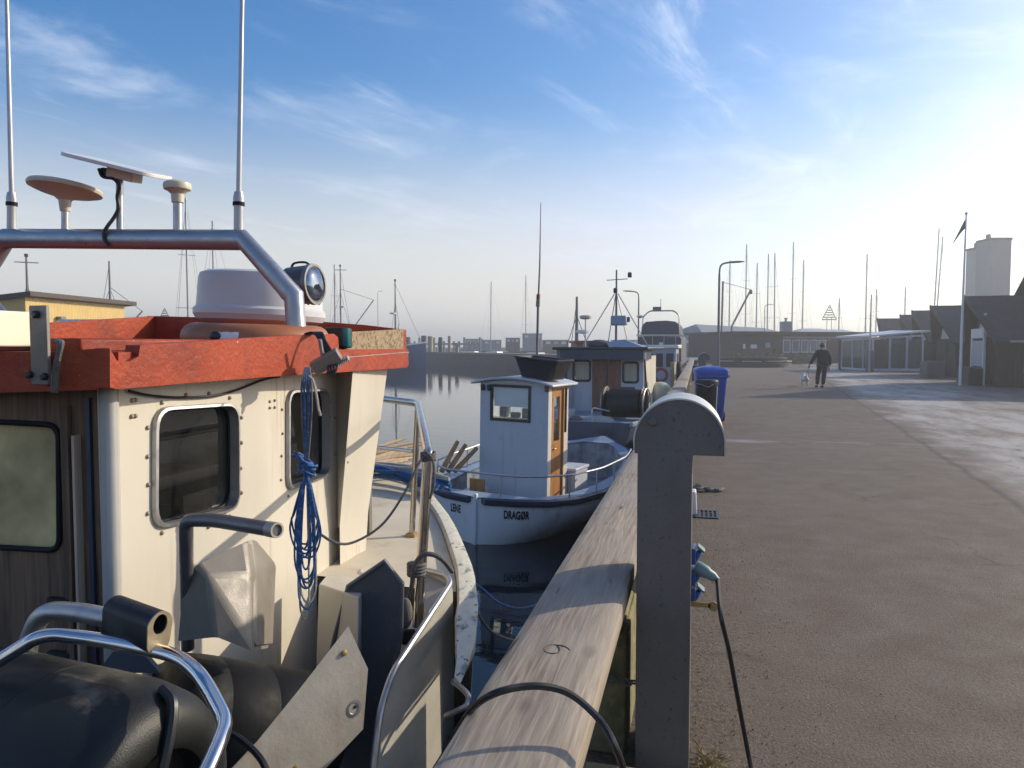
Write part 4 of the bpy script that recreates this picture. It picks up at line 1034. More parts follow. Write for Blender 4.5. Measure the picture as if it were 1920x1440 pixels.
# ---- radar dome on the front coaming
rc = D(489, 592, 4.42)
mb = MB(); mb.lathe([(.30, -.055), (.355, -.03), (.372, 0), (.372, .03), (.356, .045), (.346, .205), (.338, .232), (.31, .244), (0, .247)], rc, (rt * .035 + V(0, 0, 1)).normalized(), 48)
rd = mb.build("radar_dome", M['radome'], fb, smooth=25)
mb = MB(); mb.lathe([(.16, -.16), (.16, 0)], rc + V(0, 0, -.05), (0, 0, 1), 20); mb.build("radar_foot", M['red'], rd)
mb = MB()
for px_ in (578, 589, 598): mb.ball(D(px_, 568, 4.16), .012, 8, 6, 1, .4, 1)
mb.build("dome_mark", mat("violet_mark", (.12, .10, .42), .5), rd)
# ---- search light
sdir = (rt * .955 - fw * .28 + up * .03).normalized()
lc = D(588, 533, 3.78)
mb = MB(); mb.lathe([(.03, -.17), (.075, -.165), (.094, -.135), (.098, -.02), (.100, 0), (.100, .008)], lc, sdir, 32); sl_ = mb.build("search_light", mat("search_light_shell", (.10, .10, .105), .35, metal=.5, var=.2, scale=8), fb)
mb = MB(); mb.lathe([(.104, -.012), (.104, .012), (.092, .012), (.090, .0)], lc, sdir, 32, caps=False); mb.build("lamp_ring", mat('dull_lamp_ring', (.20, .20, .20), .4, metal=.6, var=.2, scale=20), sl_)
mb = MB(); mb.lathe([(.091, .002), (.078, .014), (.048, .024), (.0, .03)], lc, sdir, 32); mb.build("lamp_glass", M['lens'], sl_)
mb = MB(); mb.tube(smooth_path([lc - sdir * .13 + up * .092, lc - sdir * .11 + up * .115, lc - sdir * .05 + up * .115, lc - sdir * .02 + up * .097], 5), .006, 7); mb.build("lamp_handle", M['black'], sl_)
mb = MB(); mb.tube([lc - sdir * .1 - up * .08, lc - sdir * .1 - V(0, 0, .36)], .02, 10); mb.build("lamp_post", M['alu'], sl_)
# ---- green side light in its black box
gl_ = D(634, 634, 3.86)
mb = MB(); mb.box(gl_, (.12, .13, .105), (0, 0, YAW)); nl = mb.build("side_light", M['black'], fb, bevel=.012)
mb = MB(); mb.lathe([(.022, -.045), (.024, 0), (.022, .045)], gl_ + rt * .052 - fw * .055, (0, 0, 1), 16); mb.build("side_light_lens", M['teal'], nl)
# ---- grey work lamp hanging under the roof edge, with wires
wl = D(612, 678, 3.30); wa = (rt * .87 + up * .49).normalized(); wn = (-fw * .9 - up * .3 + rt * .2); wn = (wn - wa * wn.dot(wa)).normalized(); wb = wa.cross(wn)
Mx = Matrix((wa, wn, wb)).transposed()
mb = MB(); mb.box(wl, (.135, .05, .062), Mx); lamp = mb.build("work_lamp", M['hood'], fb, bevel=.006)
mb = MB()
for i in range(7): mb.box(wl + wa * (.035 + i * .009) + wb * .034, (.004, .05, .016), Mx)
mb.build("lamp_fin", M['alu'], lamp)
mb = MB(); mb.box(wl - wa * .085 - wb * .0, (.05, .035, .02), Mx); mb.tube([wl - wb * .03, wl - wb * .1 + wa * .03], .009, 8); mb.build("lamp_bracket", M['alu'], lamp)
for k in range(4):
    mb = MB(); o_ = k * 5
    mb.tube(smooth_path([D(572 + o_, 626, 3.42), D(588 + o_, 624, 3.36), D(600 + o_ * .7, 640, 3.33), D(611 + o_ * .8, 662, 3.31), D(616 + o_, 690, 3.28), D(613 + o_ * .6, 702, 3.27)], 6), .0055, 6); mb.build("lamp_wire", M['cable'], lamp)
mb = MB(); mb.tube(smooth_path([PA(236, 733) + nA * .012, PA(275, 741) + nA * .012, PA(330, 745) + nA * .012, PA(395, 742) + nA * .012, PA(440, 731) + nA * .01, PA(490, 712) + nA * .01, PA(520, 706) + V(-.0, 0, 0) + nA * .01], 6), .005, 6); mb.build("wall_wire", M['cable'], fb)
# ---- cream box beam bolted to the roof edge by a bracket plate
XBm = -2.14
b_ = onX(77, 618, XBm)
mb = MB(); mb.box((XBm - .03, (b_.y - 1.2) / 2, b_.z), (.075, b_.y + 1.2, .114)); mb.build("box_beam", M['whitebox'], fb, bevel=.006)
a0 = onY(56, 573, YR - .02); a1 = onY(93, 722, YR - .02)
mb = MB(); mb.box(((a0.x + a1.x) / 2, YR - .018, (a0.z + a1.z) / 2), (a1.x - a0.x, .014, a0.z - a1.z)); br = mb.build("beam_bracket", mat("bracket_grey", (.20, .19, .175), .55, metal=.3, var=.2, scale=9), fb, bevel=.003)
for x_, y_ in ((58, 702), (70, 590), (86, 706)):
    mb = MB(); mb.lathe([(.012, 0), (.012, .012), (.007, .016)], onY(x_, y_, YR - .024), (0, -1, 0), 8); mb.build("bracket_bolt", M['black'], br)
mb = MB()
for k in range(2): mb.tube(smooth_path([onY(104 + 6 * k, 640, YR - .02), onY(112 + 3 * k, 644, YR - .05), onY(109, 670, YR - .05), onY(106 - 3 * k, 700, YR - .04), onY(104 - 4 * k, 735, YR - .03)], 5), .009, 7)
mb.build("beam_lashing", M['rope_grey'], br)
mb = MB(); mb.tube([onY(-40, 530, 2.4), onY(18, 600, 2.4)], .014, 10); mb.build("stay_tube", M['alu'], fb)
# ---- stainless bow rail
TB = .023
base = onZ(783, 1172, .40)
d0 = (base - C0).dot(fw)
pb = D(802, 858, d0); pt = D(784, 756, 4.62); foot = onZ(772, 1008, .40)
tops = [base, pb, pt, V(pt.x - .55, pt.y + .62, pt.z + .02), V(CX, 6.45, pt.z + .05)]
rail_m = M['railsteel']
mb = MB(); mb.tube(fillet([D(783, 1175, d0), D(801, 880, d0), D(803, 850, d0), pt + V(0, 0, .0), onY(720, 748, pt.y + .35), onY(560, 735, pt.y + .9)], .09, 6), TB, 14)
mirr = None
br_ = mb.build("bow_rail", rail_m, fb)
mb = MB(); mb.tube([foot, pt], TB * .8, 12); mb.build("rail_stanchion", rail_m, br_)
mb = MB(); mb.tube([D(774, 846, 4.63), onY(700, 838, pt.y + .35), onY(560, 825, pt.y + .9)], TB * .6, 10); mb.build("middle_rail", rail_m, br_)
for q_ in (foot,):
    mb = MB(); mb.box(q_ + V(0, 0, .012), (.06, .06, .035)); mb.build("rail_foot", M['brass'], br_)
far = onY(560, 735, pt.y + .9)
mb = MB(); mb.tube([far, V(far.x, far.y, .43)], TB * .8, 10); mb.build("rail_stanchion", rail_m, br_)
# ---- hauling station: drum cover, guard tubes, clamp, bent handle, hood, roller
ax = (rt * .93 - fw * .30 - up * .05).normalized()
dc = D(298, 1545, 1.46)
prof = [(.0, -1.0), (.262, -1.0), (.268, -.8), (.270, -.34), (.270, -.13), (.258, -.06), (.236, -.018), (.205, -.002), (.16, .004), (.145, -.004), (.142, -.05), (.0, -.06)]
prof = [(a_ * .93, b_) for a_, b_ in prof]
mb = MB(); mb.lathe(prof, dc, ax, 56, caps=False); drum = mb.build("hauler_drum", M['worndrum'], fb, smooth=50)
mb = MB()
for h in (-.62, -.44, -.28):
    u_ = ax.orthogonal(); 
    mb.lathe([(.245, h - .004), (.2515, h - .001), (.2515, h + .001), (.245, h + .004)], dc, ax, 56, caps=False)
mb.build("drum_seam", M['blackplastic'], drum)
mb = MB()
dvu = (up - ax * up.dot(ax)).normalized(); dvr = ax.cross(dvu); dvr = dvr if dvr.dot(fw) < 0 else -dvr
mb.tube(smooth_path([dc - ax * .05 + dvu * .238 - dvr * .05, dc - ax * .005 + dvu * .222 - dvr * .03, dc + ax * .012 + dvu * .15 + dvr * .0, dc + ax * .012 + dvu * .02 + dvr * .04, dc + ax * .01 - dvu * .16 + dvr * .06], 6), .011, 8)
mb.build("drum_strap", M['black'], drum)
def gtube(name, pts, r, m, par=fb, fr=.06):
    mb = MB(); mb.tube(fillet([D(*p) for p in pts], fr, 7), r, 18, caps=True); return mb.build(name, m, par)
gt = gtube("guard_tube", [(-40, 1262, 1.50), (66, 1196, 1.52), (100, 1189, 1.53), (200, 1201, 1.55), (330, 1228, 1.52), (372, 1262, 1.46), (392, 1292, 1.43), (424, 1352, 1.36), (408, 1400, 1.30), (360, 1510, 1.2)], .0145, M['steel'], fr=.05)
gt2 = gtube("guard_tube", [(42, 1290, 1.72), (50, 1212, 1.72), (78, 1146, 1.70), (140, 1146, 1.68), (260, 1170, 1.64)], .0215, M['alu'], fr=.07)
# clamp: two-hole block
cdir = (rt * .88 - fw * .42 - up * .12).normalized(); cu_ = (up - cdir * up.dot(cdir)).normalized(); cf = cdir.cross(cu_)
cc_ = D(297, 1184, 1.53)
def ring2(k):
    pts_ = []
    for i in range(36):
        a = 2 * math.pi * i / 36
        x, y = math.cos(a), math.sin(a)
        cyy = .012 if y > 0 else -.022; rr_ = .030 if y > 0 else .024
        pts_.append(cc_ + cf * (x * (.030 if y > 0 else .027)) + cu_ * (y * rr_ + cyy) + cdir * k)
    return pts_
h1 = [cc_ + cf * (.017 * math.cos(t)) + cu_ * (.016 + .021 * math.sin(t)) for t in [2 * math.pi * k / 20 for k in range(20)]]
mb = MB(); mb.plate([ring2(0), h1], -cdir * .135); cb_ = mb.build("clamp_block", mat("clamp_casting", (.018, .02, .024), .4, metal=.3, var=.3, scale=12), fb, bevel=.003)
mb = MB(); mb.plate([[p + cdir * .001 for p in ring2(0)], [p + cdir * .001 for p in h1]], cdir * .003); mb.build("clamp_face", mat("sunlit_clamp_face", (.42, .34, .22), .45, metal=.5, var=.25, scale=40), cb_)  # end of the dark block coloured pale to show it sunlit
mb = MB(); mb.lathe([(.008, 0), (.008, .006), (.004, .007), (.004, .002)], D(218, 1198, 1.555), -fw, 10); mb.build("clamp_screw", M['alu'], cb_)
gtube("bent_handle", [(352, 1215, 2.44), (350, 1105, 2.36), (349, 1010, 2.24), (349, 975, 2.22), (400, 975, 2.18), (518, 994, 2.02)], .0205, mat("dull_tube", (.16, .16, .17), .4, metal=.6, var=.2, scale=10), fr=.07)
e0, e1_ = D(505, 992, 2.035), D(520, 994.3, 2.015)
mb = MB(); mb.lathe([(.0215, 0), (.0215, (e1_ - e0).length), (.016, (e1_ - e0).length), (.0155, .004)], e0, (e1_ - e0), 18, caps=False); mb.build("handle_end", mat("tube_end", (.4, .38, .33), .5, metal=.6, var=.2), fb)
# faceted cast hood
H = {k: D(*p) for k, p in dict(a=(345, 1082, 2.34), b=(370, 1058, 2.34), c=(462, 1017, 2.48), d=(472, 1021, 2.52), e=(509, 1064, 2.62), f=(503, 1215, 2.62), g=(470, 1200, 2.32), h=(400, 1195, 2.28), i=(334, 1202, 2.36), j=(388, 1076, 2.30), k=(470, 1078, 2.42)).items()}
names = list(H); vs = [H[k] for k in names]; ix = {k: i for i, k in enumerate(names)}
fs = [[ix[k] for k in f] for f in ("abji", "bckj", "cdk", "dek", "kefg", "jkg", "jgh", "jhi")]
mb = MB(); mb.add(vs, fs)
bk = [v + fw * .05 - up * .0 for v in vs]
mb.add(bk, [list(reversed(f)) for f in fs])
hood = mb.build("cast_hood", M['hood'], fb, smooth=20)
sd = hood.modifiers.new("soft", 'BEVEL'); sd.width = .014; sd.segments = 3; sd.limit_method = 'ANGLE'; sd.angle_limit = R(15)
# dark roller behind the chute plate
ra = D(285, 1352, 2.5); rb_ = D(600, 1382, 2.92); rax = (rb_ - ra).normalized(); Lr = (rb_ - ra).length
pr = [(.0, 0), (.19, 0), (.225, .04)]
for k in range(3):
    h = .16 + k * (Lr - .3) / 2.0
    pr += [(.230, h - .05), (.231, h - .006), (.2285, h - .003), (.2285, h + .003), (.231, h + .006)]
pr += [(.225, Lr - .03), (.0, Lr)]
mb = MB(); mb.lathe(pr, ra, rax, 48, caps=False); mb.build("line_roller", M['rubber'], fb, smooth=50)
mb = MB(); mb.add([D(*p) for p in ((120, 1285, 2.3), (215, 1215, 2.3), (330, 1120, 2.5), (345, 1240, 2.3), (270, 1270, 2.15))], [(0, 1, 2, 3, 4)])
mb.plate([D(180, 1262, 2.36), D(212, 1222, 2.36), D(262, 1218, 2.36), D(300, 1262, 2.36)], fw * .02)
mb.v = mb.v[5:]; mb.f = [tuple(i - 5 for i in f) for f in mb.f[1:]]; mb.build("hauler_base", M['greyplate'], fb)
mb = MB(); mb.tube(smooth_path([D(330, 1462, 1.9), D(390, 1395, 1.9), D(425, 1374, 1.9), D(462, 1395, 1.88), D(490, 1425, 1.85), D(505, 1460, 1.83)], 6), .009, 7); mb.build("hauler_hose", M['cable'], fb)
mb = MB(); mb.box((-2.2, 1.1, -.33), (1.6, 1.3, .2)); mb.build("hauler_bed", M['greyplate'], fb)

# ---- things lying on or hanging from the boat
def torus_pts(c, n, e, r, k=40):
    return [c + n * (r * math.cos(2 * math.pi * i / k)) + e * (r * math.sin(2 * math.pi * i / k)) for i in range(k)]
lc0 = D(482, 634, 3.62); ln = (V(0, 0, 1) + rt * .03 - fw * .02).normalized(); lx = rt.cross(ln).normalized(); ly = ln.cross(lx)
lb = thing("lifebuoy", "orange lifebuoy with white bands lying flat on the red roof", "lifebuoy", lc0 - V(0, 0, .06))
mb = MB(); vs = []
def buoyseg(a0, a1, r, k=10):
    pts_ = [lc0 + (lx * math.cos(a0 + (a1 - a0) * i / k) + ly * math.sin(a0 + (a1 - a0) * i / k)) * .275 for i in range(k + 1)]
    m_ = MB(); m_.tube(pts_, r, 14); m_.v = [lc0 + (v - lc0) - ln * ((v - lc0).dot(ln) * .15) for v in m_.v]; return m_
mb = MB(); mb.tube([lc0 + (lx * math.cos(2 * math.pi * i / 48) + ly * math.sin(2 * math.pi * i / 48)) * .275 for i in range(48)], .068, 16, closed=True); mb.build("ring", M['orange'], lb)
for k in range(4):
    a = R(90 * k - 12) + math.atan2(-rt.dot(ly), -rt.dot(lx)); buoyseg(a, a + R(18), .0705, 6).build("white_band", M['white'], lb)
mb = MB(); mb.ball(lc0 - fw * .335 - rt * .07 + V(0, 0, -.012), .028, 12, 8, 1, .5, .8); mb.build("rope_eye", M['black'], lb)
# blue rope hank
rk = D(573, 868, 2.95)
rp = thing("rope_hank", "bundle of thin blue rope hanging from the red roof edge beside the window", "rope", D(575, 1165, 2.95))
rnd = random.Random(11)
def Rk(px, py, d=2.95): return D(px, py, d)
for i in range(5):
    x0 = 566 + i * 4.5
    mb = MB(); mb.tube(smooth_path([Rk(572 + i * 2, 690, 3.1), Rk(x0, 720, 2.99), Rk(x0 + rnd.uniform(-4, 4), 770, 2.96), Rk(570 + i * 2.5, 830), Rk(573 + i, 862)], 6), .0045, 6); mb.build("hanging_strand", M['rope_blue'] if i % 2 else M['rope_grey'], rp)
mb = MB(); mb.tube(smooth_path([Rk(580, 706, 3.0), Rk(588, 716, 2.97), Rk(594, 745, 2.96), Rk(597, 765, 2.96), Rk(601, 779, 2.97)], 6), .006, 6); mb.build("loose_end", M['rope_white'], rp)
mb = MB()
for i in range(11):
    a = rnd.uniform(-.5, .5); r_ = rnd.uniform(.022, .040); c_ = rk + up * rnd.uniform(-.035, .035) + rt * rnd.uniform(-.008, .008)
    ta = (up * math.cos(a + .2) + rt * math.sin(a + .2))
    e_ = ta.cross(fw).normalized(); g_ = ta.cross(e_).normalized()
    mb.tube([c_ + e_ * r_ * math.cos(t) + g_ * r_ * math.sin(t) * .8 for t in [2 * math.pi * k / 16 for k in range(16)]], .0052, 6, closed=True)
mb.tube([Rk(552, 846), Rk(547, 850), Rk(549, 856), Rk(556, 855), Rk(560, 850)], .004, 6)
mb.build("wrapped_knot", M['rope_blue'], rp)
for i in range(15):
    lw = rnd.uniform(5, 28); bt_ = rnd.uniform(1020, 1105); off = rnd.uniform(-5, 5); dd = 2.95 + rnd.uniform(-.03, .03)
    if i > 11: bt_ = rnd.uniform(1125, 1163); lw = rnd.uniform(7, 16)
    xc = 574 + off
    lp = smooth_path([Rk(572 + off * .3, 888, dd), Rk(xc - lw * .75, 960, dd), Rk(xc - lw, bt_ - 45, dd), Rk(xc - lw * .62, bt_ - 10, dd), Rk(xc, bt_, dd), Rk(xc + lw * .62, bt_ - 10, dd + .01), Rk(xc + lw, bt_ - 45, dd + .01), Rk(xc + lw * .7, 960, dd + .01), Rk(577 + off * .3, 888, dd)], 6)
    mb = MB(); mb.tube(lp, .0042, 6); mb.build("rope_loop", M['rope_white'] if i > 12 else M['rope_blue'], rp)
# thin line from the rail to the wheelhouse
mb = MB(); mb.tube(smooth_path([D(800, 850, 3.2), D(786, 868, 3.15), D(755, 930, 3.12), D(715, 985, 3.1), D(665, 1016, 3.05), D(630, 1018, 3.0), D(598, 1000, 2.98)], 8), .0055, 6)
mb.tube(smooth_path([D(798, 846, 3.15), D(812, 865, 3.12), D(814, 905, 3.12), D(806, 935, 3.14)], 6), .006, 6)
for k in range(4): mb.tube([D(803, 850 + k * 4, 3.2) + rt * .03 * math.cos(t) + fw * .03 * math.sin(t) + V(0, 0, .004 * math.sin(t * 2 + k)) for t in [2 * math.pi * j / 14 for j in range(14)]], .0055, 6, closed=True)
tag(mb.build("tie_line", M['rope_grey']), "thin grey line tied round the bow rail's bend", "rope")
# dark mooring rope from the rail foot to the gunwale
mb = MB(); mb.tube(smooth_path([D(762, 1130, 3.2), D(772, 1100, 3.18), D(776, 1066, 3.16), D(790, 1042, 3.15), D(812, 1040, 3.15), D(832, 1052, 3.16), D(848, 1072, 3.2)], 8), .0105, 8)
for k in range(4): mb.tube([D(781, 1058 + k * 6, 3.2) + rt * .034 * math.cos(t) + fw * .034 * math.sin(t) for t in [2 * math.pi * j / 14 for j in range(14)]], .0095, 6, closed=True)
mb.ball(D(760, 1150, 3.15), .045, 12, 8, .7, .7, 1.5)
tag(mb.build("mooring_rope", M['rope_grey']), "dark mooring rope knotted low on the bow rail post", "rope")
mb = MB(); mb.tube(smooth_path([D(884, 1090, 3.9), D(905, 1105, 4.0), D(935, 1130, 3.8), D(975, 1141, 3.5), D(1020, 1132, 3.1)], 8), .007, 7)
tag(mb.build("mooring_line", M['rope_blue']), "thin blue mooring line sagging between the cream gunwale and the timber rail", "rope")
mb = MB(); mb.tube(smooth_path([D(886, 1130, 3.6), D(905, 1165, 3.6), D(930, 1190, 3.4), D(990, 1210, 3.0)], 8), .007, 7)
tag(mb.build("mooring_line", M['rope_grey']), "dark mooring line hanging low over the water below the blue one", "rope")
# blue net rope heaped at the far edge of the foredeck
nr = thing("net_heap", "heap of blue netting rope on the far edge of the cream foredeck", "netting", onZ(760, 895, .42))
rnd = random.Random(21)
for i in range(14):
    y_ = rnd.uniform(872, 896); x_ = rnd.uniform(660, 700); dd = rnd.uniform(6.1, 6.7)
    mb = MB(); mb.tube(smooth_path([D(x_, y_ - 6, dd), D(x_ + 45, y_ - 4 + rnd.uniform(-6, 6), dd - .1), D(x_ + 95, y_ + 6 + rnd.uniform(-5, 5), dd - .2), D(x_ + 150, y_ + 22 + rnd.uniform(-5, 5), dd - .35)], 5), rnd.uniform(.012, .024), 7)
    mb.build("rope_strand", M['netblue'] if i % 4 else M['rope_white'], nr)
# fender in the gap between hull and quay
fd = onX(930, 1245, -.78)
mb = MB(); mb.lathe([(.0, -.30), (.07, -.28), (.095, -.2), (.095, .15), (.07, .23), (.025, .27), (.025, .31), (0, .32)], V(-.76, 4.15, -.35), (0, 0, 1), 20)
tag(mb.build("fender", M['blackplastic']), "black fender hanging in the shade between the cream boat and the quay", "fender")
# ------------------------------------------------------------------ generic hull, local coordinates: stern at y=0, bow at y=L, waterline z=0
def hullfun(L_, B, H, sheer_s, sheer_b, shape):
    def b(t):
        for (a, p), (c, q) in zip(shape, shape[1:]):
            if a <= t <= c:
                k = (t - a) / (c - a); k = k * k * (3 - 2 * k) * .35 + k * .65
                return (p + (q - p) * k) * B / 2
        return 0
    def z(t):
        return H + sheer_s * (1 - t) ** 3 + sheer_b * t ** 2.2
    def P(side, t, f):
        """f: 0 keel .. 1 sheer; waterline near .35"""
        zz = -.35 + (z(t) + .35) * f
        w_ = max(0, 1 - (1 - f) ** 2.1 * .95)
        return V(side * b(t) * w_, L_ * t, zz)
    return b, z, P
CANOE = [(0, .07), (.03, .34), (.08, .58), (.16, .80), (.3, .96), (.48, 1.0), (.68, .88), (.84, .56), (.94, .24), (1, .03)]
TRANSOM = [(0, .82), (.2, .95), (.45, 1.0), (.68, .88), (.84, .58), (.94, .26), (1, .03)]
def lhull(name, parent, m, fun, nt=26, deckz=None, deckm=None, rail=None, railm=None, transom=False, well=None):
    b, z, P = fun
    ts = [i / nt for i in range(nt + 1)]
    fs_ = [0, .12, .25, .4, .55, .7, .85, 1]
    rings = []
    for t in ts:
        rings.append([P(1, t, f) for f in reversed(fs_)] + [P(-1, t, f) for f in fs_])
    mb = MB(); mb.loft(rings, caps=True)
    o = mb.build(name, m, parent, smooth=45)
    if rail:
        mb = MB()
        for s_ in (1, -1):
            rr = []
            for t in ts:
                p = P(s_, t, 1); rr.append([p + V(s_ * rail[0], 0, -rail[1]), p + V(s_ * (rail[0] + .012), 0, -rail[1] * .4), p + V(s_ * rail[0], 0, .015), p + V(-s_ * .01, 0, .015), p + V(-s_ * .01, 0, -rail[1])])
            mb.loft(rr, closed=True, caps=True)
        mb.build("rubbing_strake", railm, parent)
    if deckm:
        mb = MB(); dz = deckz if deckz is not None else -.02
        mb.loft([[P(-1, t, 1) * 1.0 + V(0, 0, dz), V(0, P(1, t, 1).y, z(t) + dz + .02), P(1, t, 1) + V(0, 0, dz)] for t in ts])
        mb.build("deck", deckm, parent)
    return o
def lbox(name, parent, m, c, size, bevel=.0, rot=None, taper=1):
    mb = MB(); mb.box(c, size, rot, taper); return mb.build(name, m, parent, bevel=bevel)
def ltube(name, parent, m, pts, r, n=8, closed=False):
    mb = MB(); mb.tube(pts, r, n, closed=closed); return mb.build(name, m, parent)

# ------------------------------------------------------------------ small white boat with the square wheelhouse
lsp = onZ(888, 1020, WZ)
sb = thing("workboat", "small white boat with pale blue square wheelhouse and black lettering on its stern", "boat", local=True)
LL = 5.4
STERN = [(0, .07), (.03, .46), (.08, .70), (.16, .88), (.3, .98), (.48, 1.0), (.68, .88), (.84, .56), (.94, .24), (1, .03)]
FUN = hullfun(LL, 2.9, .62, .05, .36, STERN)
bL, zL, PL = FUN
# hull with an open well: build deck ring by hand
lhull("hull", sb, M['hullwhite'], FUN, 40)
mb = MB()
for s_ in (1, -1):
    rr = []
    for i in range(41):
        t = i / 40; p = PL(s_, t, 1); o_ = V(s_ * 1, 0, 0)
        rr.append([p + o_ * .03 + V(0, -.02 * (t < .1), -.075), p + o_ * .05 + V(0, -.03 * (t < .1), -.045), p + o_ * .05 + V(0, -.03 * (t < .1), .01), p + o_ * .03 + V(0, 0, .03), p - o_ * .02 + V(0, 0, .032), p - o_ * .02 + V(0, 0, -.05)])
    mb.loft(rr, closed=True, caps=True)
mb.build("rubbing_strake", M['darkblue'], sb)
mb = MB(); rr = []
def wellb(t): return max(0.0, bL(t) - .26)
outer = [PL(1, i / 40, 1) + V(-.01, 0, .028) for i in range(41)] + [PL(-1, i / 40, 1) + V(.01, 0, .028) for i in range(40, -1, -1)]
ts_in = [.07 + (.90 - .07) * i / 20 for i in range(21)]
inner = [V(wellb(t), LL * t, zL(t) + .03) for t in ts_in] + [V(-wellb(t), LL * t, zL(t) + .03) for t in reversed(ts_in)]
mb.plate([outer, inner], (0, 0, -.03)); mb.build("side_deck", M['bluegrey'], sb)
mb = MB(); mb.loft([[V(s_ * 1, 0, 0) and V(wellb(t), LL * t, zL(t) + .03), V(wellb(t), LL * t, .22), V(-wellb(t), LL * t, .22), V(-wellb(t), LL * t, zL(t) + .03)] for s_ in (1,) for t in ts_in], caps=True); mb.build("well", mat('worn_well_paint', (.30, .32, .35), .6, var=.25, scale=4, col2=(.12, .13, .15), thr=(.45, .65)), sb)
# wheelhouse: side walls, after wall with a black-framed window, wooden door to starboard
wx0, wx1, wy0, wy1, wz0, wz1 = -.62, .62, 1.42, 2.24, .24, 2.36
aw = [V(wx0, wy0, wz0), V(wx1, wy0, wz0), V(wx1, wy0, wz1 - .06), V(.3, wy0, wz1 + .01), V(-.3, wy0, wz1 + .01), V(wx0, wy0, wz1 - .06)]
def rect(x0, x1, y, z0, z1): return [V(x0, y, z0), V(x1, y, z0), V(x1, y, z1), V(x0, y, z1)]
hw = rect(-.39, .27, wy0, 1.70, 2.22)
mb = MB(); mb.plate([aw, hw], (0, .035, 0))
mb.plate([V(wx0, wy0 + .036, wz0), V(wx0, wy1, wz0), V(wx0, wy1, wz1 - .06), V(wx0, wy0 + .036, wz1 - .06)], (.035, 0, 0))
fwl = [V(wx0 + .036, wy1, wz0), V(wx1, wy1, wz0), V(wx1, wy1, wz1 - .06), V(wx0 + .036, wy1, wz1 - .06)]
mb.plate([fwl, rect(-.45, .45, wy1, 1.68, 2.2)], (0, -.035, 0))
mb.build("wheelhouse", M['bluewhite'], sb)
sx = wx1
stb = [V(sx, wy0 + .036, wz0), V(sx, wy1 - .036, wz0), V(sx, wy1 - .036, wz1 - .06), V(sx, wy0 + .036, wz1 - .06)]
def xr(y0, y1, z0, z1): return [V(sx, y0, z0), V(sx, y1, z0), V(sx, y1, z1), V(sx, y0, z1)]
mb = MB(); mb.plate([stb, xr(wy0 + .14, wy0 + .52, wz0 + .02, 2.20), xr(wy0 + .57, wy1 - .06, 1.46, 2.20)], (-.035, 0, 0)); mb.build("side_wall", M['cream'], sb)
mb = MB(); mb.plate([rect(-.43, .31, wy0 - .012, 1.66, 2.26), rect(-.385, .265, wy0 - .012, 1.705, 2.215)], (0, .03, 0)); wdf = mb.build("window", M['black'], sb)
mb = MB(); mb.plate([rect(-.385, .265, wy0 + .01, 1.705, 2.215)], (0, .004, 0)); mb.build("pane", M['glassclear'], wdf)
lbox("blind", wdf, M['pane_blind'], (-.06, wy0 + .03, 2.06), (.62, .006, .32))
lbox("dashboard", sb, M['white'], (0, wy0 + .5, 1.60), (1.1, .5, .2))
for x in (-.24, .17): lbox("speaker", wdf, M['black'], (x, wy0 + .14, 1.80), (.12, .1, .16))
lbox("compass", wdf, M['black'], (-.03, wy0 + .14, 1.76), (.16, .1, .09), bevel=.02)
dl = [V(sx + .004, wy0 + .145, wz0 + .03), V(sx + .004, wy0 + .515, wz0 + .03), V(sx + .004, wy0 + .515, 2.195), V(sx + .004, wy0 + .145, 2.195)]
def xd(y0, y1, z0, z1): return [V(sx + .004, y0, z0), V(sx + .004, y1, z0), V(sx + .004, y1, z1), V(sx + .004, y0, z1)]
mb = MB(); mb.plate([dl, xd(wy0 + .215, wy0 + .445, 1.36, 2.08)], (-.03, 0, 0)); wd = mb.build("door", M['varnish'], sb)
mb = MB(); mb.plate([xd(wy0 + .215, wy0 + .445, 1.36, 2.08)], (-.006, 0, 0)); mb.build("door_pane", M['glassclear'], wd)
mb = MB(); mb.tube([V(sx + .0, wy0 + .2, 1.24), V(sx + .03, wy0 + .2, 1.24), V(sx + .03, wy0 + .27, 1.24)], .008, 6); mb.build("door_handle", M['brass'], wd)
mb = MB(); mb.bar(V(sx + .012, wy0 + .555, wz0 + .03), V(sx + .012, wy0 + .555, 2.2), .03, .05, (1, 0, 0)); mb.bar(V(sx + .012, wy0 + .12, 2.225), V(sx + .012, wy1 - .05, 2.225), .03, .04); mb.build("door_frame", M['varnish'], sb)
mb = MB(); mb.plate([xr(wy0 + .57, wy1 - .06, 1.46, 2.20)], (-.006, 0, 0)); sw = mb.build("side_window", M['glassdark'], sb)
mb = MB(); rr = []
for y in (wy0 - .12, wy1 + .12):
    rr.append([V(x, y, wz1 + .035 - .10 * (x / .72) ** 2) for x in [-.74 + 1.48 * k / 12 for k in range(13)]] + [V(x, y, wz1 + .0 - .10 * (x / .72) ** 2) for x in [.74 - 1.48 * k / 12 for k in range(13)]])
mb.loft(rr, closed=True, caps=True); mb.build("roof", M['bluewhite'], sb, bevel=.008)
mb = MB(); mb.bar(V(-.4, wy0 - .02, 2.285), V(.36, wy0 - .02, 2.285), .02, .015); mb.build("gutter", M['alu'], sb)
for x in (-.56, -.44): lbox("stern_lamp", sb, M['black'], (x, wy0 - .03, 2.2), (.05, .06, .1), bevel=.01)
lbox("port_lamp", sb, mat("dark_red_lamp", (.16, .02, .02), .3), (.60, wy0 - .03, 2.24), (.06, .06, .12), bevel=.01)
lbox("engine_box", sb, M['bluewhite'], (.40, 2.6, .50), (.42, .6, .56), bevel=.02)
lbox("engine_lid", sb, M['bluewhite'], (.40, 2.6, .80), (.46, .64, .05), bevel=.01)
lbox("fish_box", sb, M['white'], (-.72, 1.15, .38), (.3, .6, .3), bevel=.01)
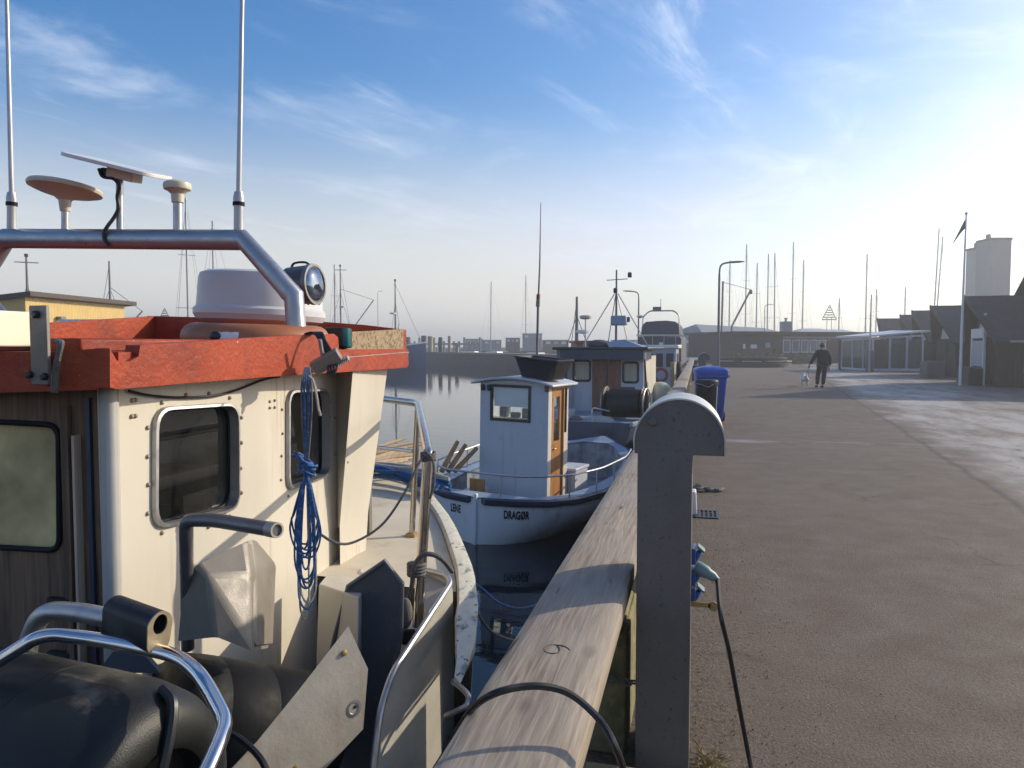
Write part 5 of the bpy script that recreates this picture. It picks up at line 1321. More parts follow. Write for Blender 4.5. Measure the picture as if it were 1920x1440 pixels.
lbox("wooden_step", sb, M['varnish'], (-.55, 1.0, .5), (.26, .05, .5))
# guard rail
rl = []
zr = .36
for i in range(0, 34):
    t = .015 + i / 34 * .60
    p = PL(1, t, 1); rl.append(V(p.x - .06, p.y + .05 * (i == 0), p.z + zr))
rlp = [V(-p.x, p.y, p.z) for p in rl]
path = list(reversed(rlp)) + rl
mb = MB(); mb.tube(path, .016, 8); gr = mb.build("guard_rail", M['alu'], sb)
for i in (0, 7, 14, 21, 28):
    for P_ in (rl[i], rlp[i]):
        if i == 0 and P_ is rlp[0]: continue
        ltube("rail_stanchion", gr, M['alu'], [P_, P_ - V(0, 0, zr - .01)], .012, 6)
# stern lettering, laid on the curved quarters
def hulltext(txt, side, t0, f0, size, xs):
    vs, fs = text_mesh(txt, size, .0065, xs)
    # arc length along the sheer
    N_ = 2000; pts_ = [PL(side, k / N_, f0) for k in range(N_ + 1)]
    ln_ = [0]
    for a, b in zip(pts_, pts_[1:]): ln_.append(ln_[-1] + (b - a).length)
    s0 = ln_[int(t0 * N_)]; out = []
    for v in vs:
        s_ = s0 + v.x * side
        k = max(0, min(N_ - 1, next((i for i, q in enumerate(ln_) if q > s_), N_) - 1)); u_ = (s_ - ln_[k]) / (ln_[k + 1] - ln_[k])
        t = (k + u_) / N_
        zt = zL(t); f = f0 + v.y / (zt + .35)
        # walk on the hull so that letters stand square to the sheer line
        p = PL(side, t, f0); q = (PL(side, t + .01, f0) - PL(side, max(0, t - .01), f0)).normalized(); r_ = PL(side, t, f0 + .02) - PL(side, t, f0 - .02)
        ru = (r_ - q * r_.dot(q)).normalized(); tg = p + ru * v.y
        tt, ff = t, f0
        for _ in range(4):
            c_ = PL(side, tt, ff); a_ = (PL(side, tt + .005, ff) - PL(side, tt - .005 if tt > .005 else 0, ff)) / (.01 if tt > .005 else tt + .005); b_ = (PL(side, tt, ff + .01) - PL(side, tt, ff - .01)) / .02
            e_ = tg - c_; aa, ab, bb2 = a_.dot(a_), a_.dot(b_), b_.dot(b_); det_ = aa * bb2 - ab * ab
            if abs(det_) < 1e-9: break
            tt = max(.002, tt + (e_.dot(a_) * bb2 - e_.dot(b_) * ab) / det_); ff = min(1, ff + (e_.dot(b_) * aa - e_.dot(a_) * ab) / det_)
        c_ = PL(side, tt, ff); a_ = PL(side, tt + .004, ff) - c_; b_ = PL(side, tt, ff) - PL(side, tt, ff - .01)
        nn = a_.cross(b_).normalized(); nn = nn if nn.x * side > 0 else -nn
        out.append(c_ + nn * .007)
    mb = MB(); mb.add(out, fs); o = mb.build("stern_lettering", M['black'], sb, smooth=0); return o
hulltext("DRAGØR", 1, .026, .80, .165, .54)
hulltext("LENE", -1, .016, .80, .165, .58)
mb = MB(); mb.lathe([(.035, 0), (.035, .02), (.02, .022)], PL(-1, .05, .70) + V(-.002, -.0, 0), (-.5, -1, 0), 14); mb.build("exhaust_port", M['black'], sb)
mb = MB(); mb.box((0, -.012, .2), (.05, .06, 1.1)); mb.build("rudder_post", M['hullwhite'], sb, bevel=.01)
for o_ in [x for x in bpy.data.objects if x.parent == sb and x.name.split('.')[0] in ('wheelhouse', 'side_wall', 'window', 'dashboard', 'door', 'door_frame', 'side_window', 'roof', 'gutter', 'stern_lamp', 'port_lamp')]: o_.location.x = -.13
LROT = -R(13)
place(sb, (lsp.x + .03, lsp.y, WZ), LROT, 0, R(1.0))
bpy.context.view_layer.update()
def onboat(x, y, z): return sb.matrix_world @ V(x, y, z)
# black tub on its roof
mb = MB(); rr = []
for k, (wx, wy, z_) in enumerate([(.30, .22, 0), (.40, .30, .30), (.42, .32, .31), (.42, .32, .33), (.385, .285, .33), (.38, .28, .3), (.28, .2, .02)]):
    rr.append([V(x * 1, y, z_) for x, y in rrect(wx * 2, wy * 2, .07, 5)])
mb.loft(rr, closed=True); mb.f.append(tuple(range(len(rr[0]) - 1, -1, -1))); n_ = len(rr[0]); mb.f.append(tuple((len(rr) - 1) * n_ + j for j in range(n_)))
c_ = onboat(.24, wy0 + .30, wz1 + .02)
rot_ = Matrix.Rotation(LROT - R(6), 4, 'Z') @ Matrix.Rotation(R(5), 4, 'Y')
mb.v = [c_ + rot_ @ v for v in mb.v]
tag(mb.build("tub", mat("black_tub_plastic", (.018, .018, .022), .42, var=.3, scale=5, col2=(.07, .06, .05), thr=(.6, .8))), "black plastic tub standing on the pale blue wheelhouse roof", "tub")
# whip aerial with a red joint on the same roof
a0 = onboat(.12, wy1 - .05, wz1); da = (a0 - C0).dot(fw); a0 = D(1006.5, 690, da)
wt = thing("whip_mast", "thin tall dark aerial with red joint rising behind the black tub", "aerial", a0)
ltube("lower_rod", wt, M['maststeel'], [a0, D(1009, 570, da)], .022, 8); ltube("upper_rod", wt, M['maststeel'], [D(1009, 570, da), D(1012, 500, da), D(1014, 380, da)], [.018, .014, .006], 6)
ltube("joint", wt, M['redpaint'], [D(1009, 562, da), D(1009.5, 552, da)], .034, 8); ltube("clamp", wt, M['maststeel'], [D(1008.5, 575, da), D(1009, 563, da)], .036, 8)
# ------------------------------------------------------------------ stakes piled on the far end of the near boat's foredeck
rnd = random.Random(9)
for i in range(11):
    x0, y0 = 684 + rnd.uniform(-8, 20), 886 - i * 3.9 + rnd.uniform(-1, 1); x1, y1 = 786 + rnd.uniform(-26, 8), 880 - i * 5.6 + rnd.uniform(-3, 3)
    dd = 6.15 + i * .10
    mb = MB(); mb.tube([D(x0, y0, dd), D((x0 + x1) / 2, (y0 + y1) / 2 + rnd.uniform(-2, 2), dd + .2), D(x1, y1, dd + .38)], [.019, .018, .014], 8)
    tag(mb.build("wooden_stake", M['stake']), "pale wooden stake in the bundle lying on the cream foredeck's far end", "stake", "wooden stakes piled on the foredeck")
for i in range(3):
    mb = MB(); dd = 12.0 + i * .1; mb.tube([D(828 + i * 12, 884, dd), D(858 + i * 12 + i * i * 3, 828 + i * 6, dd + .3)], [.045, .035], 8)
    tag(mb.build("orange_stake", M['varnish']), "short reddish stake leaning beside the pale wheelhouse", "stake", "reddish stakes beside the wheelhouse")

# ------------------------------------------------------------------ blue boat with the black net drum
b3 = thing("blue_boat", "blue grey fishing boat with brown wheelhouse door and black roof beyond the white boat", "fishing boat", local=True)
F3 = hullfun(7.5, 2.9, 1.15, .05, .5, TRANSOM)
lhull("hull", b3, mat("slate_blue_hull", (.06, .075, .12), .4, var=.15, scale=2), F3, 26, deckz=-.02, deckm=M['bluegrey'], rail=(.03, .09), railm=M['bluegrey'])
hy = 2.6; zd = 1.13
hw_ = 1.02
af = [V(-hw_, hy, zd), V(hw_, hy, zd), V(hw_, hy, zd + 1.52), V(0, hy, zd + 1.66), V(-hw_, hy, zd + 1.52)]
def rr3(x0, x1, z0, z1): return [p for p in [V(x, hy, z) for x, z in [( (x0 + x1) / 2 + a, (z0 + z1) / 2 + b_) for a, b_ in rrect(x1 - x0, z1 - z0, .06, 4)]]]
hA3, hB3 = rr3(-.80, -.36, .86 + zd, 1.38 + zd), rr3(.50, .88, .84 + zd, 1.34 + zd)
mb = MB(); mb.plate([af, hA3, hB3], (0, .05, 0)); mb.build("wheelhouse_wall", M['bluewhite'], b3)
for hl, nm in ((hA3, "left"), (hB3, "right")):
    mb = MB(); mb.tube([p - V(0, .006, 0) for p in hl], .028, 8, closed=True); wn_ = mb.build("window", M['black'], b3)
    mb = MB(); mb.add([p + V(0, .02, 0) for p in hl], [tuple(range(len(hl)))]); mb.build("pane", M['glassclear'], wn_)
    c_ = sum(hl, Vector()) / len(hl); lbox("curtain", wn_, M['curtain'], c_ + V(0, .09, 0), (.38, .02, .5))
lbox("door", b3, M['mahogany'], (.07, hy - .012, zd + .70), (.74, .03, 1.52))
lbox("door_panel", b3, M['mahogany'], (.62, hy - .012, zd + .62), (.36, .03, .2))
mb = MB()
for s_ in (-1, 1): mb.box((s_ * hw_ * .985, hy + .95, zd + .75), (.05, 1.8, 1.5))
mb.box((0, hy + 1.85, zd + .75), (2, .05, 1.5)); mb.build("wheelhouse_side", M['cream'], b3)
lbox("roof", b3, mat("black_roof_edge", (.02, .022, .03), .4, var=.2), (0, hy + .75, zd + 1.70), (2.44, 2.6, .07), bevel=.02)
lbox("side_screen", b3, M['canvas'], (-1.0, hy - .3, zd + .85), (.10, .5, 1.5), bevel=.03)
lbox("brow", b3, M['darkblue'], (0, hy - .50, zd + 1.56), (2.1, .04, .28))
for s_ in (-1, 1): lbox("brow_side", b3, M['darkblue'], (s_ * 1.08, hy + .1, zd + 1.56), (.04, 1.2, .28))
for x in (-1.05,): ltube("awning_post", b3, M['maststeel'], [V(x, hy - .55, zd), V(x, hy - .55, zd + 1.66)], .05, 8)
ltube("awning_post", b3, M['alu'], [V(1.15, hy - .55, zd), V(1.15, hy - .55, zd + 1.6)], .025, 8)
mb = MB()
mb.add([V(.1, hy + .1, zd + 1.74), V(1.0, hy + .0, zd + 1.74), V(.95, hy + .8, zd + 1.74), V(.05, hy + .9, zd + 1.74), V(.45, hy + .4, zd + 1.93), V(.0, hy + .3, zd + 1.86)], [(0, 1, 4), (1, 2, 4), (2, 3, 4), (3, 5, 4), (5, 0, 4)]); mb.build("tarpaulin", M['bluegrey'], b3)
mb = MB(); mb.ball((-.25, hy + .5, zd + 1.80), .26, 12, 8, 1.2, 1, .5); mb.build("net_bag", M['canvas'], b3)
# tripod mast
my = hy + .9; mz = zd + 1.73
mst = ltube("mast", b3, M['maststeel'], [V(.12, my, mz), V(.12, my, mz + 2.05)], [.035, .022], 8)
for dx_, dy_ in ((-.95, .3), (.85, .3), (-.28, .7), (.30, .7)): ltube("mast_stay", mst, M['alu'], [V(.12 + dx_, my + dy_ * .3, mz), V(.12 + dx_ * .05, my, mz + 1.42)], .014, 6)
ltube("yard", mst, M['maststeel'], [V(-.14, my, mz + 1.78), V(.42, my, mz + 1.80)], .012, 6)
for p in ((.48, 1.95), (.44, .78), (.10, 1.55)): 
    mb = MB(); mb.lathe([(.03, -.07), (.055, -.06), (.055, .05), (.03, .07)], V(p[0], my - .03, mz + p[1] - .05), (0, 0, 1), 12); mb.build("mast_lamp", M['black'], mst)
mb = MB(); mb.lathe([(.08, -.05), (.16, -.03), (.16, .04), (.1, .06)], V(-.72, my, mz + .80), (0, 0, 1), 18); mb.build("radar", M['ivory'], mst)
ltube("radar_pole", mst, M['alu'], [V(-.72, my, mz), V(-.72, my, mz + .8)], .018, 6)
lbox("floodlight", mst, M['bluegrey'], (.22, my - .12, mz + .70), (.42, .22, .26), bevel=.04)
# the black net drum on its stand
nd_ = thing("net_drum", "black net drum on its stand at the stern of the blue grey boat", "net drum", local=True)
mb = MB(); mb.lathe([(0, -.45), (.16, -.45), (.16, .45), (0, .45)], (0, 0, .42), (1, 0, 0), 24); mb.build("roller", M['blackplastic'], nd_)
mb = MB(); mb.lathe([(.33, -.36), (.34, -.3), (.33, .36), (.24, .38), (.24, -.38)], (0, 0, .42), (1, 0, 0), 28); mb.build("drum_body", M['blackplastic'], nd_)
for s_ in (-1, 1):
    mb = MB(); mb.lathe([(.16, -.02), (.36, -.02), (.40, 0), (.36, .02), (.16, .02)], (s_ * .45, 0, .42), (1, 0, 0), 28); mb.build("flange", M['blackplastic'], nd_)
    mb = MB(); mb.tube([V(s_ * .5 + .34 * 0, .36 * math.cos(R(a)), .42 + .36 * math.sin(R(a))) for a in range(0, 360, 15)], .014, 6, closed=True); mb.build("hoop", M['alu'], nd_)
    ltube("stand_leg", nd_, M['black'], [V(s_ * .5, -.25, 0), V(s_ * .5, 0, .42), V(s_ * .5, .25, 0)], .03, 8)
    ltube("upright", nd_, M['black'], [V(s_ * .5, .05, .4), V(s_ * .46, .05, 1.05), V(s_ * .44, .02, 1.45)], .022, 7)
bp3 = D(1082, 860, 16.8)
B3R = -R(6)
place(b3, (bp3.x, bp3.y, WZ), B3R)
bpy.context.view_layer.update()
place(nd_, b3.matrix_world @ V(.86, 1.15, 1.13), B3R - R(4))
for k in range(2):
    pass
sr = [b3.matrix_world @ V(x, y, z) for x, y, z in ((-1.1, .9, 1.13), (-1.1, .9, 1.46), (-1.05, .2, 1.48), (-.3, .1, 1.48), (-.25, .1, 1.13))]
ltb = MB(); ltb.tube(fillet(sr, .1), .02, 8); iv = b3.matrix_world.inverted(); ltb.v = [iv @ v for v in ltb.v]; ltb.build("stern_rail", M['alu'], b3)
sr = [b3.matrix_world @ V(x, y, z) for x, y, z in ((.3, .2, 1.13), (.25, .3, 1.5), (.6, .6, 1.4))]
ltb = MB(); ltb.tube(fillet(sr, .1), .018, 8); ltb.v = [iv @ v for v in ltb.v]; ltb.build("stern_rail", M['alu'], b3)
mb = MB(); mb.ball(V(-.12, .3, 1.2), .15, 12, 8, 1.1, 1, .7); mb.build("coiled_line", M['rope_grey'], b3)
mb = MB(); mb.ball(V(.35, .55, 1.18), .3, 14, 8, 1.3, .8, .4); mb.build("net_pile", M['rope_white'], b3)
mb = MB()
for k in range(5): mb.tube(smooth_path([V(.6 + .06 * k, 0.1, 1.18), V(.52 + .05 * k, -.1, .95), V(.55 + .03 * k, -.15, .55), V(.65 + .04 * k, -.12, .35)], 5), .012, 6)
mb.build("hanging_line", M['rope_grey'], b3)
mb = MB(); mb.box((-.8, 1.6, 1.23), (.5, .6, .2)); mb.build("deck_box", M['bluewhite'], b3, bevel=.03)
# two thin uprights are part of the drum; a pale dinghy cover next to it
dg_ = thing("canopy", "pale rounded canopy on the boat beyond the net drum", "canopy", D(1236, 775, 19.5))
mb = MB(); c_ = D(1238, 740, 20.5); mb.ball(c_, .48, 16, 10, .75, 1, .75); mb.build("cover", mat("pale_green_cover", (.35, .40, .34), .5), dg_)
ltube("cover_rail", dg_, M['alu'], [D(1222, 770, 19.8), D(1245, 768, 19.8), D(1256, 735, 20.2)], .02, 7)
# blue barrel stack seen left of that wheelhouse
bb = D(1063, 730, 21); 
mb = MB(); mb.lathe([(.26, 0), (.28, .1), (.28, .9), (.26, 1.0), (.2, 1.02)], V(bb.x, bb.y, bb.z - .55), (0, 0, 1), 20)
mb.box((bb.x, bb.y, bb.z - .82), (.8, .8, .5))
tag(mb.build("blue_barrel", M['blue']), "tall blue barrel standing left of the black roofed wheelhouse", "barrel")
# ------------------------------------------------------------------ bins on the quay
wb_ = thing("wheelie_bin", "blue wheelie bin standing against the timber rail on the quay", "bin", local=True)
mb = MB(); rr = []
for z_, wx, wy in ((.08, .44, .46), (.10, .46, .48), (.95, .58, .66), (1.0, .585, .67)):
    rr.append([V(x, y, z_) for x, y in rrect(wx, wy, .05, 4)])
mb.loft(rr, closed=True, caps=True); mb.build("body", M['binblue'], wb_)
mb = MB(); rr = []
for z_, k in ((.985, 1.06), (1.03, 1.07), (1.07, 1.05), (1.105, .9), (1.12, .5)):
    rr.append([V(x, y - .01, z_ + .012 * math.cos(x * 9)) for x, y in rrect(.58 * k, .68 * k, .07, 5)])
mb.loft(rr, closed=True, caps=True); mb.build("lid", M['binblue'], wb_)
ltube("handle", wb_, M['binblue'], [V(-.22, .33, 1.0), V(-.22, .42, 1.03), V(.22, .42, 1.03), V(.22, .33, 1.0)], .02, 8)
lbox("comb_rim", wb_, M['binblue'], (0, -.335, .95), (.60, .05, .09), bevel=.015)
for s_ in (-1, 1):
    mb = MB(); mb.lathe([(.03, -.03), (.10, -.03), (.105, 0), (.10, .03), (.03, .03)], (s_ * .28, .22, .105), (1, 0, 0), 20); mb.build("wheel", M['rubber'], wb_)
lbox("lid_catch", wb_, M['brass'], (.35, .1, .92), (.08, .06, .05))
bp = D(1329, 700, 15.6)
place(wb_, (bp.x + .03, bp.y, 0), R(6)); wb_.scale = (1.06, 1.06, 1.04)
kb = thing("bucket", "black lidded bucket with wire handle in front of the blue wheelie bin", "bucket", local=True)
mb = MB(); mb.lathe([(0, 0), (.17, 0), (.20, .5), (.21, .82), (.225, .84), (.225, .90), (.20, .93), (0, .95)], (0, 0, 0), (0, 0, 1), 28); mb.build("body", M['blackplastic'], kb)
ltube("wire_handle", kb, M['alu'], smooth_path([V(-.2, -.12, .86), V(-.1, -.2, .84), V(.02, -.22, .80), V(.1, -.2, .84), V(.19, -.1, .86)], 5), .008, 6)
ltube("side_strip", kb, M['alu'], [V(.19, -.12, .8), V(.17, -.12, .3)], .012, 6)
kp = D(1324, 700, 14.7); place(kb, (kp.x + .02, kp.y, 0))
# ------------------------------------------------------------------ street lamps
def lamp(name_label, px, d, H, flip=1, base=0.0, tone='maststeel'):
    t = thing("street_lamp", name_label, "street lamp", local=True, group="street lamps round the harbour")
    ltube("pole", t, M[tone], [V(0, 0, 0), V(0, 0, H * .32), V(0, 0, H * .325), V(0, 0, H - .5)], [.075, .075, .055, .045], 10)
    ltube("arm", t, M[tone], smooth_path([V(0, 0, H - .5), V(flip * .03, 0, H - .2), V(flip * .15, 0, H - .06), V(flip * .42, 0, H)], 5), .036, 8)
    mb = MB(); mb.loft([[V(flip * (.38 + .62 * k), y * w, H + .0 + .03 * k + z * h) for y, z in rrect(1, 1, .3, 3)] for k, w, h in ((0, .06, .05), (.2, .15, .08), (.7, .17, .08), (1, .06, .03))], closed=True, caps=True); mb.build("lamp_head", M[tone], t)
    p = D(px, 640, d); place(t, (p.x, p.y, base), YAW); return t
lamp("tall curved street lamp rising behind the blue wheelie bin", 1347, 30.5, 4.98)
lamp("street lamp with its arm turned left beyond the black roofed wheelhouse", 1197, 47, 5.0, -1)
lamp("small street lamp behind the low dark building's roof", 1433, 88, 6.4)
lamp("slim street lamp between the two far fishing boat masts at the pier", 709, 138, 11.0, 1, .6)
# ------------------------------------------------------------------ person and dog
def skin(name, vs, es, rs, m, parent, sub=2):
    me = bpy.data.meshes.new(name); me.from_pydata([Vector(v) for v in vs], es, [])
    o = bpy.data.objects.new(name, me); COL.objects.link(o); o.parent = parent; me.materials.append(m); OFF[o.name] = Vector()
    md = o.modifiers.new("skin", 'SKIN'); md.use_smooth_shade = True
    for i, r_ in enumerate(rs):
        me.skin_vertices[0].data[i].radius = r_ if isinstance(r_, tuple) else (r_, r_)
    me.skin_vertices[0].data[0].use_root = True
    sb_ = o.modifiers.new("smooth", 'SUBSURF'); sb_.levels = sub; sb_.render_levels = sub
    return o
pn = thing("person", "person in dark jacket and trousers walking away with a small white dog", "person", local=True)
# body (skin): one continuous figure under the clothes
bv = [(0, 0, .88), (0, 0, 1.05), (0, .01, 1.25), (0, .02, 1.38), (0, .03, 1.45), (0, .05, 1.54), (0, .06, 1.61), (0, .05, 1.67),
      (-.18, .01, 1.37), (-.30, .05, 1.12), (-.40, .14, .92), (-.43, .18, .85), (.18, .01, 1.37), (.26, -.02, 1.10), (.28, .02, .86), (.28, .04, .76),
      (-.10, 0, .84), (-.15, .02, .48), (-.22, -.10, .10), (-.22, .02, .05), (.10, 0, .84), (.09, .06, .48), (.07, .10, .09), (.08, .24, .05)]
be = [(0, 1), (1, 2), (2, 3), (3, 4), (4, 5), (5, 6), (6, 7), (3, 8), (8, 9), (9, 10), (10, 11), (3, 12), (12, 13), (13, 14), (14, 15), (0, 16), (16, 17), (17, 18), (18, 19), (0, 20), (20, 21), (21, 22), (22, 23)]
brr = [(.14, .10), (.13, .09), (.15, .10), (.13, .09), .055, .075, .085, .05, .06, .045, .035, .03, .06, .045, .035, .03, .085, .055, .04, .035, .085, .055, .04, .035]
skin("body", bv, be, brr, M['skin'], pn)
hands = []
for (wx, wy, wz), s_ in (((-.43, .18, .85), -1), ((.28, .04, .76), 1)):
    hv = [(wx, wy, wz + .03), (wx, wy + .01, wz - .03)]; he = [(0, 1)]; hr = [.026, (.036, .02)]
    for k in range(4):
        b_ = len(hv); x_ = wx + (k - 1.5) * .018
        hv += [(x_, wy + .02, wz - .075), (x_, wy + .045, wz - .105 - .006 * (1.5 - abs(k - 1.5))), (x_, wy + .03, wz - .13)]; he += [(1, b_), (b_, b_ + 1), (b_ + 1, b_ + 2)]; hr += [.010, .009, .008]
    b_ = len(hv); hv += [(wx - s_ * .04, wy + .03, wz - .04), (wx - s_ * .042, wy + .05, wz - .075)]; he += [(1, b_), (b_, b_ + 1)]; hr += [.011, .009]
    skin("hand", hv, he, hr, M['skin'], pn, 1)
jv = [(0, 0, .80), (0, 0, .98), (0, .01, 1.20), (0, .02, 1.36), (0, .03, 1.45), (-.19, .01, 1.36), (-.31, .05, 1.12), (-.41, .15, .90), (.19, .01, 1.36), (.275, -.02, 1.10), (.29, .02, .84)]
je = [(0, 1), (1, 2), (2, 3), (3, 4), (3, 5), (5, 6), (6, 7), (3, 8), (8, 9), (9, 10)]
jr = [(.21, .15), (.215, .15), (.215, .14), (.17, .12), (.075, .075), .095, .075, .055, .095, .078, .058]
skin("jacket", jv, je, jr, M['jacket'], pn)
tv = [(0, 0, .86), (-.10, 0, .80), (-.155, .02, .48), (-.22, -.09, .12), (.10, 0, .80), (.095, .06, .48), (.075, .10, .11)]
skin("trousers", tv, [(0, 1), (1, 2), (2, 3), (0, 4), (4, 5), (5, 6)], [(.16, .12), .115, .09, .07, .115, .09, .07], M['trousers'], pn)
for fx, fy, fz, tp_ in ((-.22, -.08, .06, .03), (.075, .12, .045, .035)):
    mb = MB(); mb.ball((fx, fy + .06, fz), .085, 12, 8, .55, 1.5, .55); mb.build("shoe", M['black'], pn)
mb = MB(); mb.ball((0, .045, 1.61), .108, 16, 10, .86, 1, .92); mb.build("hair", M['hair'], pn)
for s_ in (-1, 1):
    mb = MB(); mb.ball((s_ * .098, .06, 1.585), .03, 8, 6, .4, .7, 1.1); mb.build("ear", M['skin'], pn)
mb = MB(); mb.ball((0, .15, 1.585), .022, 8, 6, .7, 1, 1.2); mb.build("nose", M['skin'], pn)
pz = onZ(1541, 727, 0); place(pn, (pz.x, pz.y, 0), YAW)
bpy.context.view_layer.update()
dg = thing("dog", "small white shaggy dog walking beside the person in dark clothes", "dog", local=True)
dv = [(0, 0, .27), (0, .14, .28), (0, .25, .30), (0, .33, .37), (0, .38, .42), (0, .46, .40), (0, -.12, .28), (0, -.20, .30), (0, -.27, .40), (0, -.25, .47),
      (-.07, .20, .22), (-.075, .19, .10), (-.075, .20, .02), (.07, .20, .22), (.075, .22, .10), (.075, .24, .02),
      (-.07, -.14, .23), (-.08, -.10, .14), (-.08, -.17, .09), (-.08, -.15, .02), (.07, -.14, .23), (.08, -.08, .14), (.08, -.15, .09), (.08, -.12, .02)]
de = [(0, 1), (1, 2), (2, 3), (3, 4), (4, 5), (0, 6), (6, 7), (7, 8), (8, 9), (1, 10), (10, 11), (11, 12), (1, 13), (13, 14), (14, 15), (6, 16), (16, 17), (17, 18), (18, 19), (6, 20), (20, 21), (21, 22), (22, 23)]
drr = [(.095, .10), (.10, .115), .085, .07, .072, .032, .085, .045, .03, .02] + [.05, .032, .03] * 2 + [.055, .04, .028, .028] * 2
skin("body", dv, de, drr, M['dogwhite'], dg)
for s_ in (-1, 1):
    mb = MB(); mb.ball((s_ * .06, .36, .45), .035, 8, 6, .6, .7, 1.4); mb.build("ear", M['dogwhite'], dg)
mb = MB(); mb.ball((0, .49, .41), .016, 8, 6); mb.build("nose", M['black'], dg)
dz = onZ(1509, 724, 0); place(dg, (dz.x, dz.y, 0), YAW - R(12), 0, 0); dg.scale = (1.12,) * 3
h0 = pn.matrix_world @ V(-.43, .21, .76)
bpy.context.view_layer.update()
mb = MB(); mb.tube(smooth_path([h0 + V(0, 0, .03), h0 + V(-.01, 0, -.25), h0 + V(-.06, 0, -.48), dg.matrix_world @ V(0, .28, .40)], 6), .007, 5)
tag(mb.build("leash", M['rope_grey']), "thin leash hanging from the person's left hand to the white dog", "leash")
# ------------------------------------------------------------------ gabled sheds along the quay
fwh = V(-math.sin(YAW), math.cos(YAW), 0)
gdir = rt * math.sin(R(20)) + fwh * math.cos(R(20)); udir = rt * math.cos(R(20)) - fwh * math.sin(R(20))
def shed(px, py, d, label, W=5.6, Ln=9.0, eave=1.86, first=False):
    pk = D(px, py, d); H = pk.z
    t = thing("gabled_shed", label, "shed", (pk.x, pk.y, 0), group="dark gabled sheds beside the quay")
    o = V(pk.x, pk.y, 0) + udir * .45
    def W_(a, b, z): return o + udir * a + gdir * b + V(0, 0, z)
    h = W / 2
    mb = MB(); prof = [(-h, 0), (h, 0), (h, eave), (0, H - .12), (-h, eave)]
    mb.loft([[W_(0, b, z) for b, z in prof], [W_(Ln, b, z) for b, z in prof]], closed=True, caps=True); mb.build("wall", M['tarwood'], t)
    mb = MB()
    for s_ in (-1, 1):
        mb.plate([W_(-.75, 0, H), W_(Ln + .3, 0, H), W_(Ln + .3, s_ * (h + .3), eave - .12), W_(-.10, s_ * (h + .3), eave - .12)], V(0, 0, -.09))
    mb.build("roof", M['tarroof'], t)
    mb = MB()
    for s_ in (-1, 1): mb.bar(W_(-.78, 0, H - .02), W_(-.13, s_ * (h + .3), eave - .14), .06, .16)
    mb.build("bargeboard", M['darkwall'], t)
    mb = MB(); mb.plate([W_(-.012, -h * .42, eave + .10), W_(-.012, h * .42, eave + .10), W_(-.012, 0, H - .45)], -udir * .03); mb.build("gable_window", mat("pale_gable_pane", (.45, .45, .43), .4), t)
    mb = MB(); mb.plate([W_(-.012, -.5, .05), W_(-.012, .5, .05), W_(-.012, .5, 1.75), W_(-.012, -.5, 1.75)], -udir * .03); mb.build("door", M['darkwall'], t)
    if first:
        mb = MB()
        for k in range(12): mb.bar(W_(.05 + k * .165, -h - .012, 0.02), W_(.05 + k * .165, -h - .012, eave - .1), .05, .03)
        mb.build("batten", M['darkwall'], t)
        mb = MB()
        for k in range(6): mb.bar(W_(-.05 + k * .01, -h * .99 * (1 - k / 6), eave - .02 + (H - eave) * k / 6 + .05), W_(-.05 + k * .01, -h * .99 * (1 - k / 6), .05), .05, .03)
        mb.build("gable_batten", M['darkwall'], t)
        mb = MB(); mb.bar(W_(.3, -h - .34, eave - .10), W_(Ln, -h - .34, eave - .10), .09, .08); mb.build("gutter", mat("gutter_zinc", (.35, .33, .30), .5, metal=.3), t)
        for k in range(1):
            for z_ in (1.05, .55):
                mb = MB(); a = .85; mb.plate([W_(a, -h - .01, z_), W_(a + .8, -h - .01, z_), W_(a + .8, -h - .01, z_ + .3), W_(a, -h - .01, z_ + .3)], -gdir * .03); mb.build("window", mat("pale_shed_pane", (.34, .33, .33), .3), t)
    return W_, t, H
Wf, st_, Hf = shed(1824, 555, 31, "nearest dark gabled shed with white slatted door at the right of the quay", 4.6, 1.95, 1.86, True)
shed(1757, 573, 40, "second dark gabled shed from the white slatted door", 5.2)
shed(1720, 582, 49, "third dark gabled shed, just right of the glass pavilion", 5.2)
shed(1697, 590, 54, "dark gabled shed rising behind the glass pavilion's right end", 5)
shed(1653, 597, 60, "farthest low dark gabled shed behind the glass pavilion's left end", 5)
# taller roof behind the nearest shed: a large gabled boathouse whose ridge runs on to the right
th_ = thing("boathouse", "taller dark roof just behind the nearest gabled shed", "boathouse", (13.5, 33.4, 0))
mb = MB(); prof = [(-4, 0), (4, 0), (4, 3.4), (0, 6.42), (-4, 3.4)]
mb.loft([[V(13.6 + a, 33.4 + b_, z) for b_, z in prof] for a in (0, 22)], closed=True, caps=True); mb.build("wall", M['tarwood'], th_)
mb = MB()
for s_ in (-1, 1): mb.plate([V(13.3, 33.4, 6.5), V(36, 33.4, 6.5), V(36, 33.4 + s_ * 4.4, 3.18), V(13.3, 33.4 + s_ * 4.4, 3.18)], (0, 0, -.09))
mb.build("roof", M['tarroof'], th_)
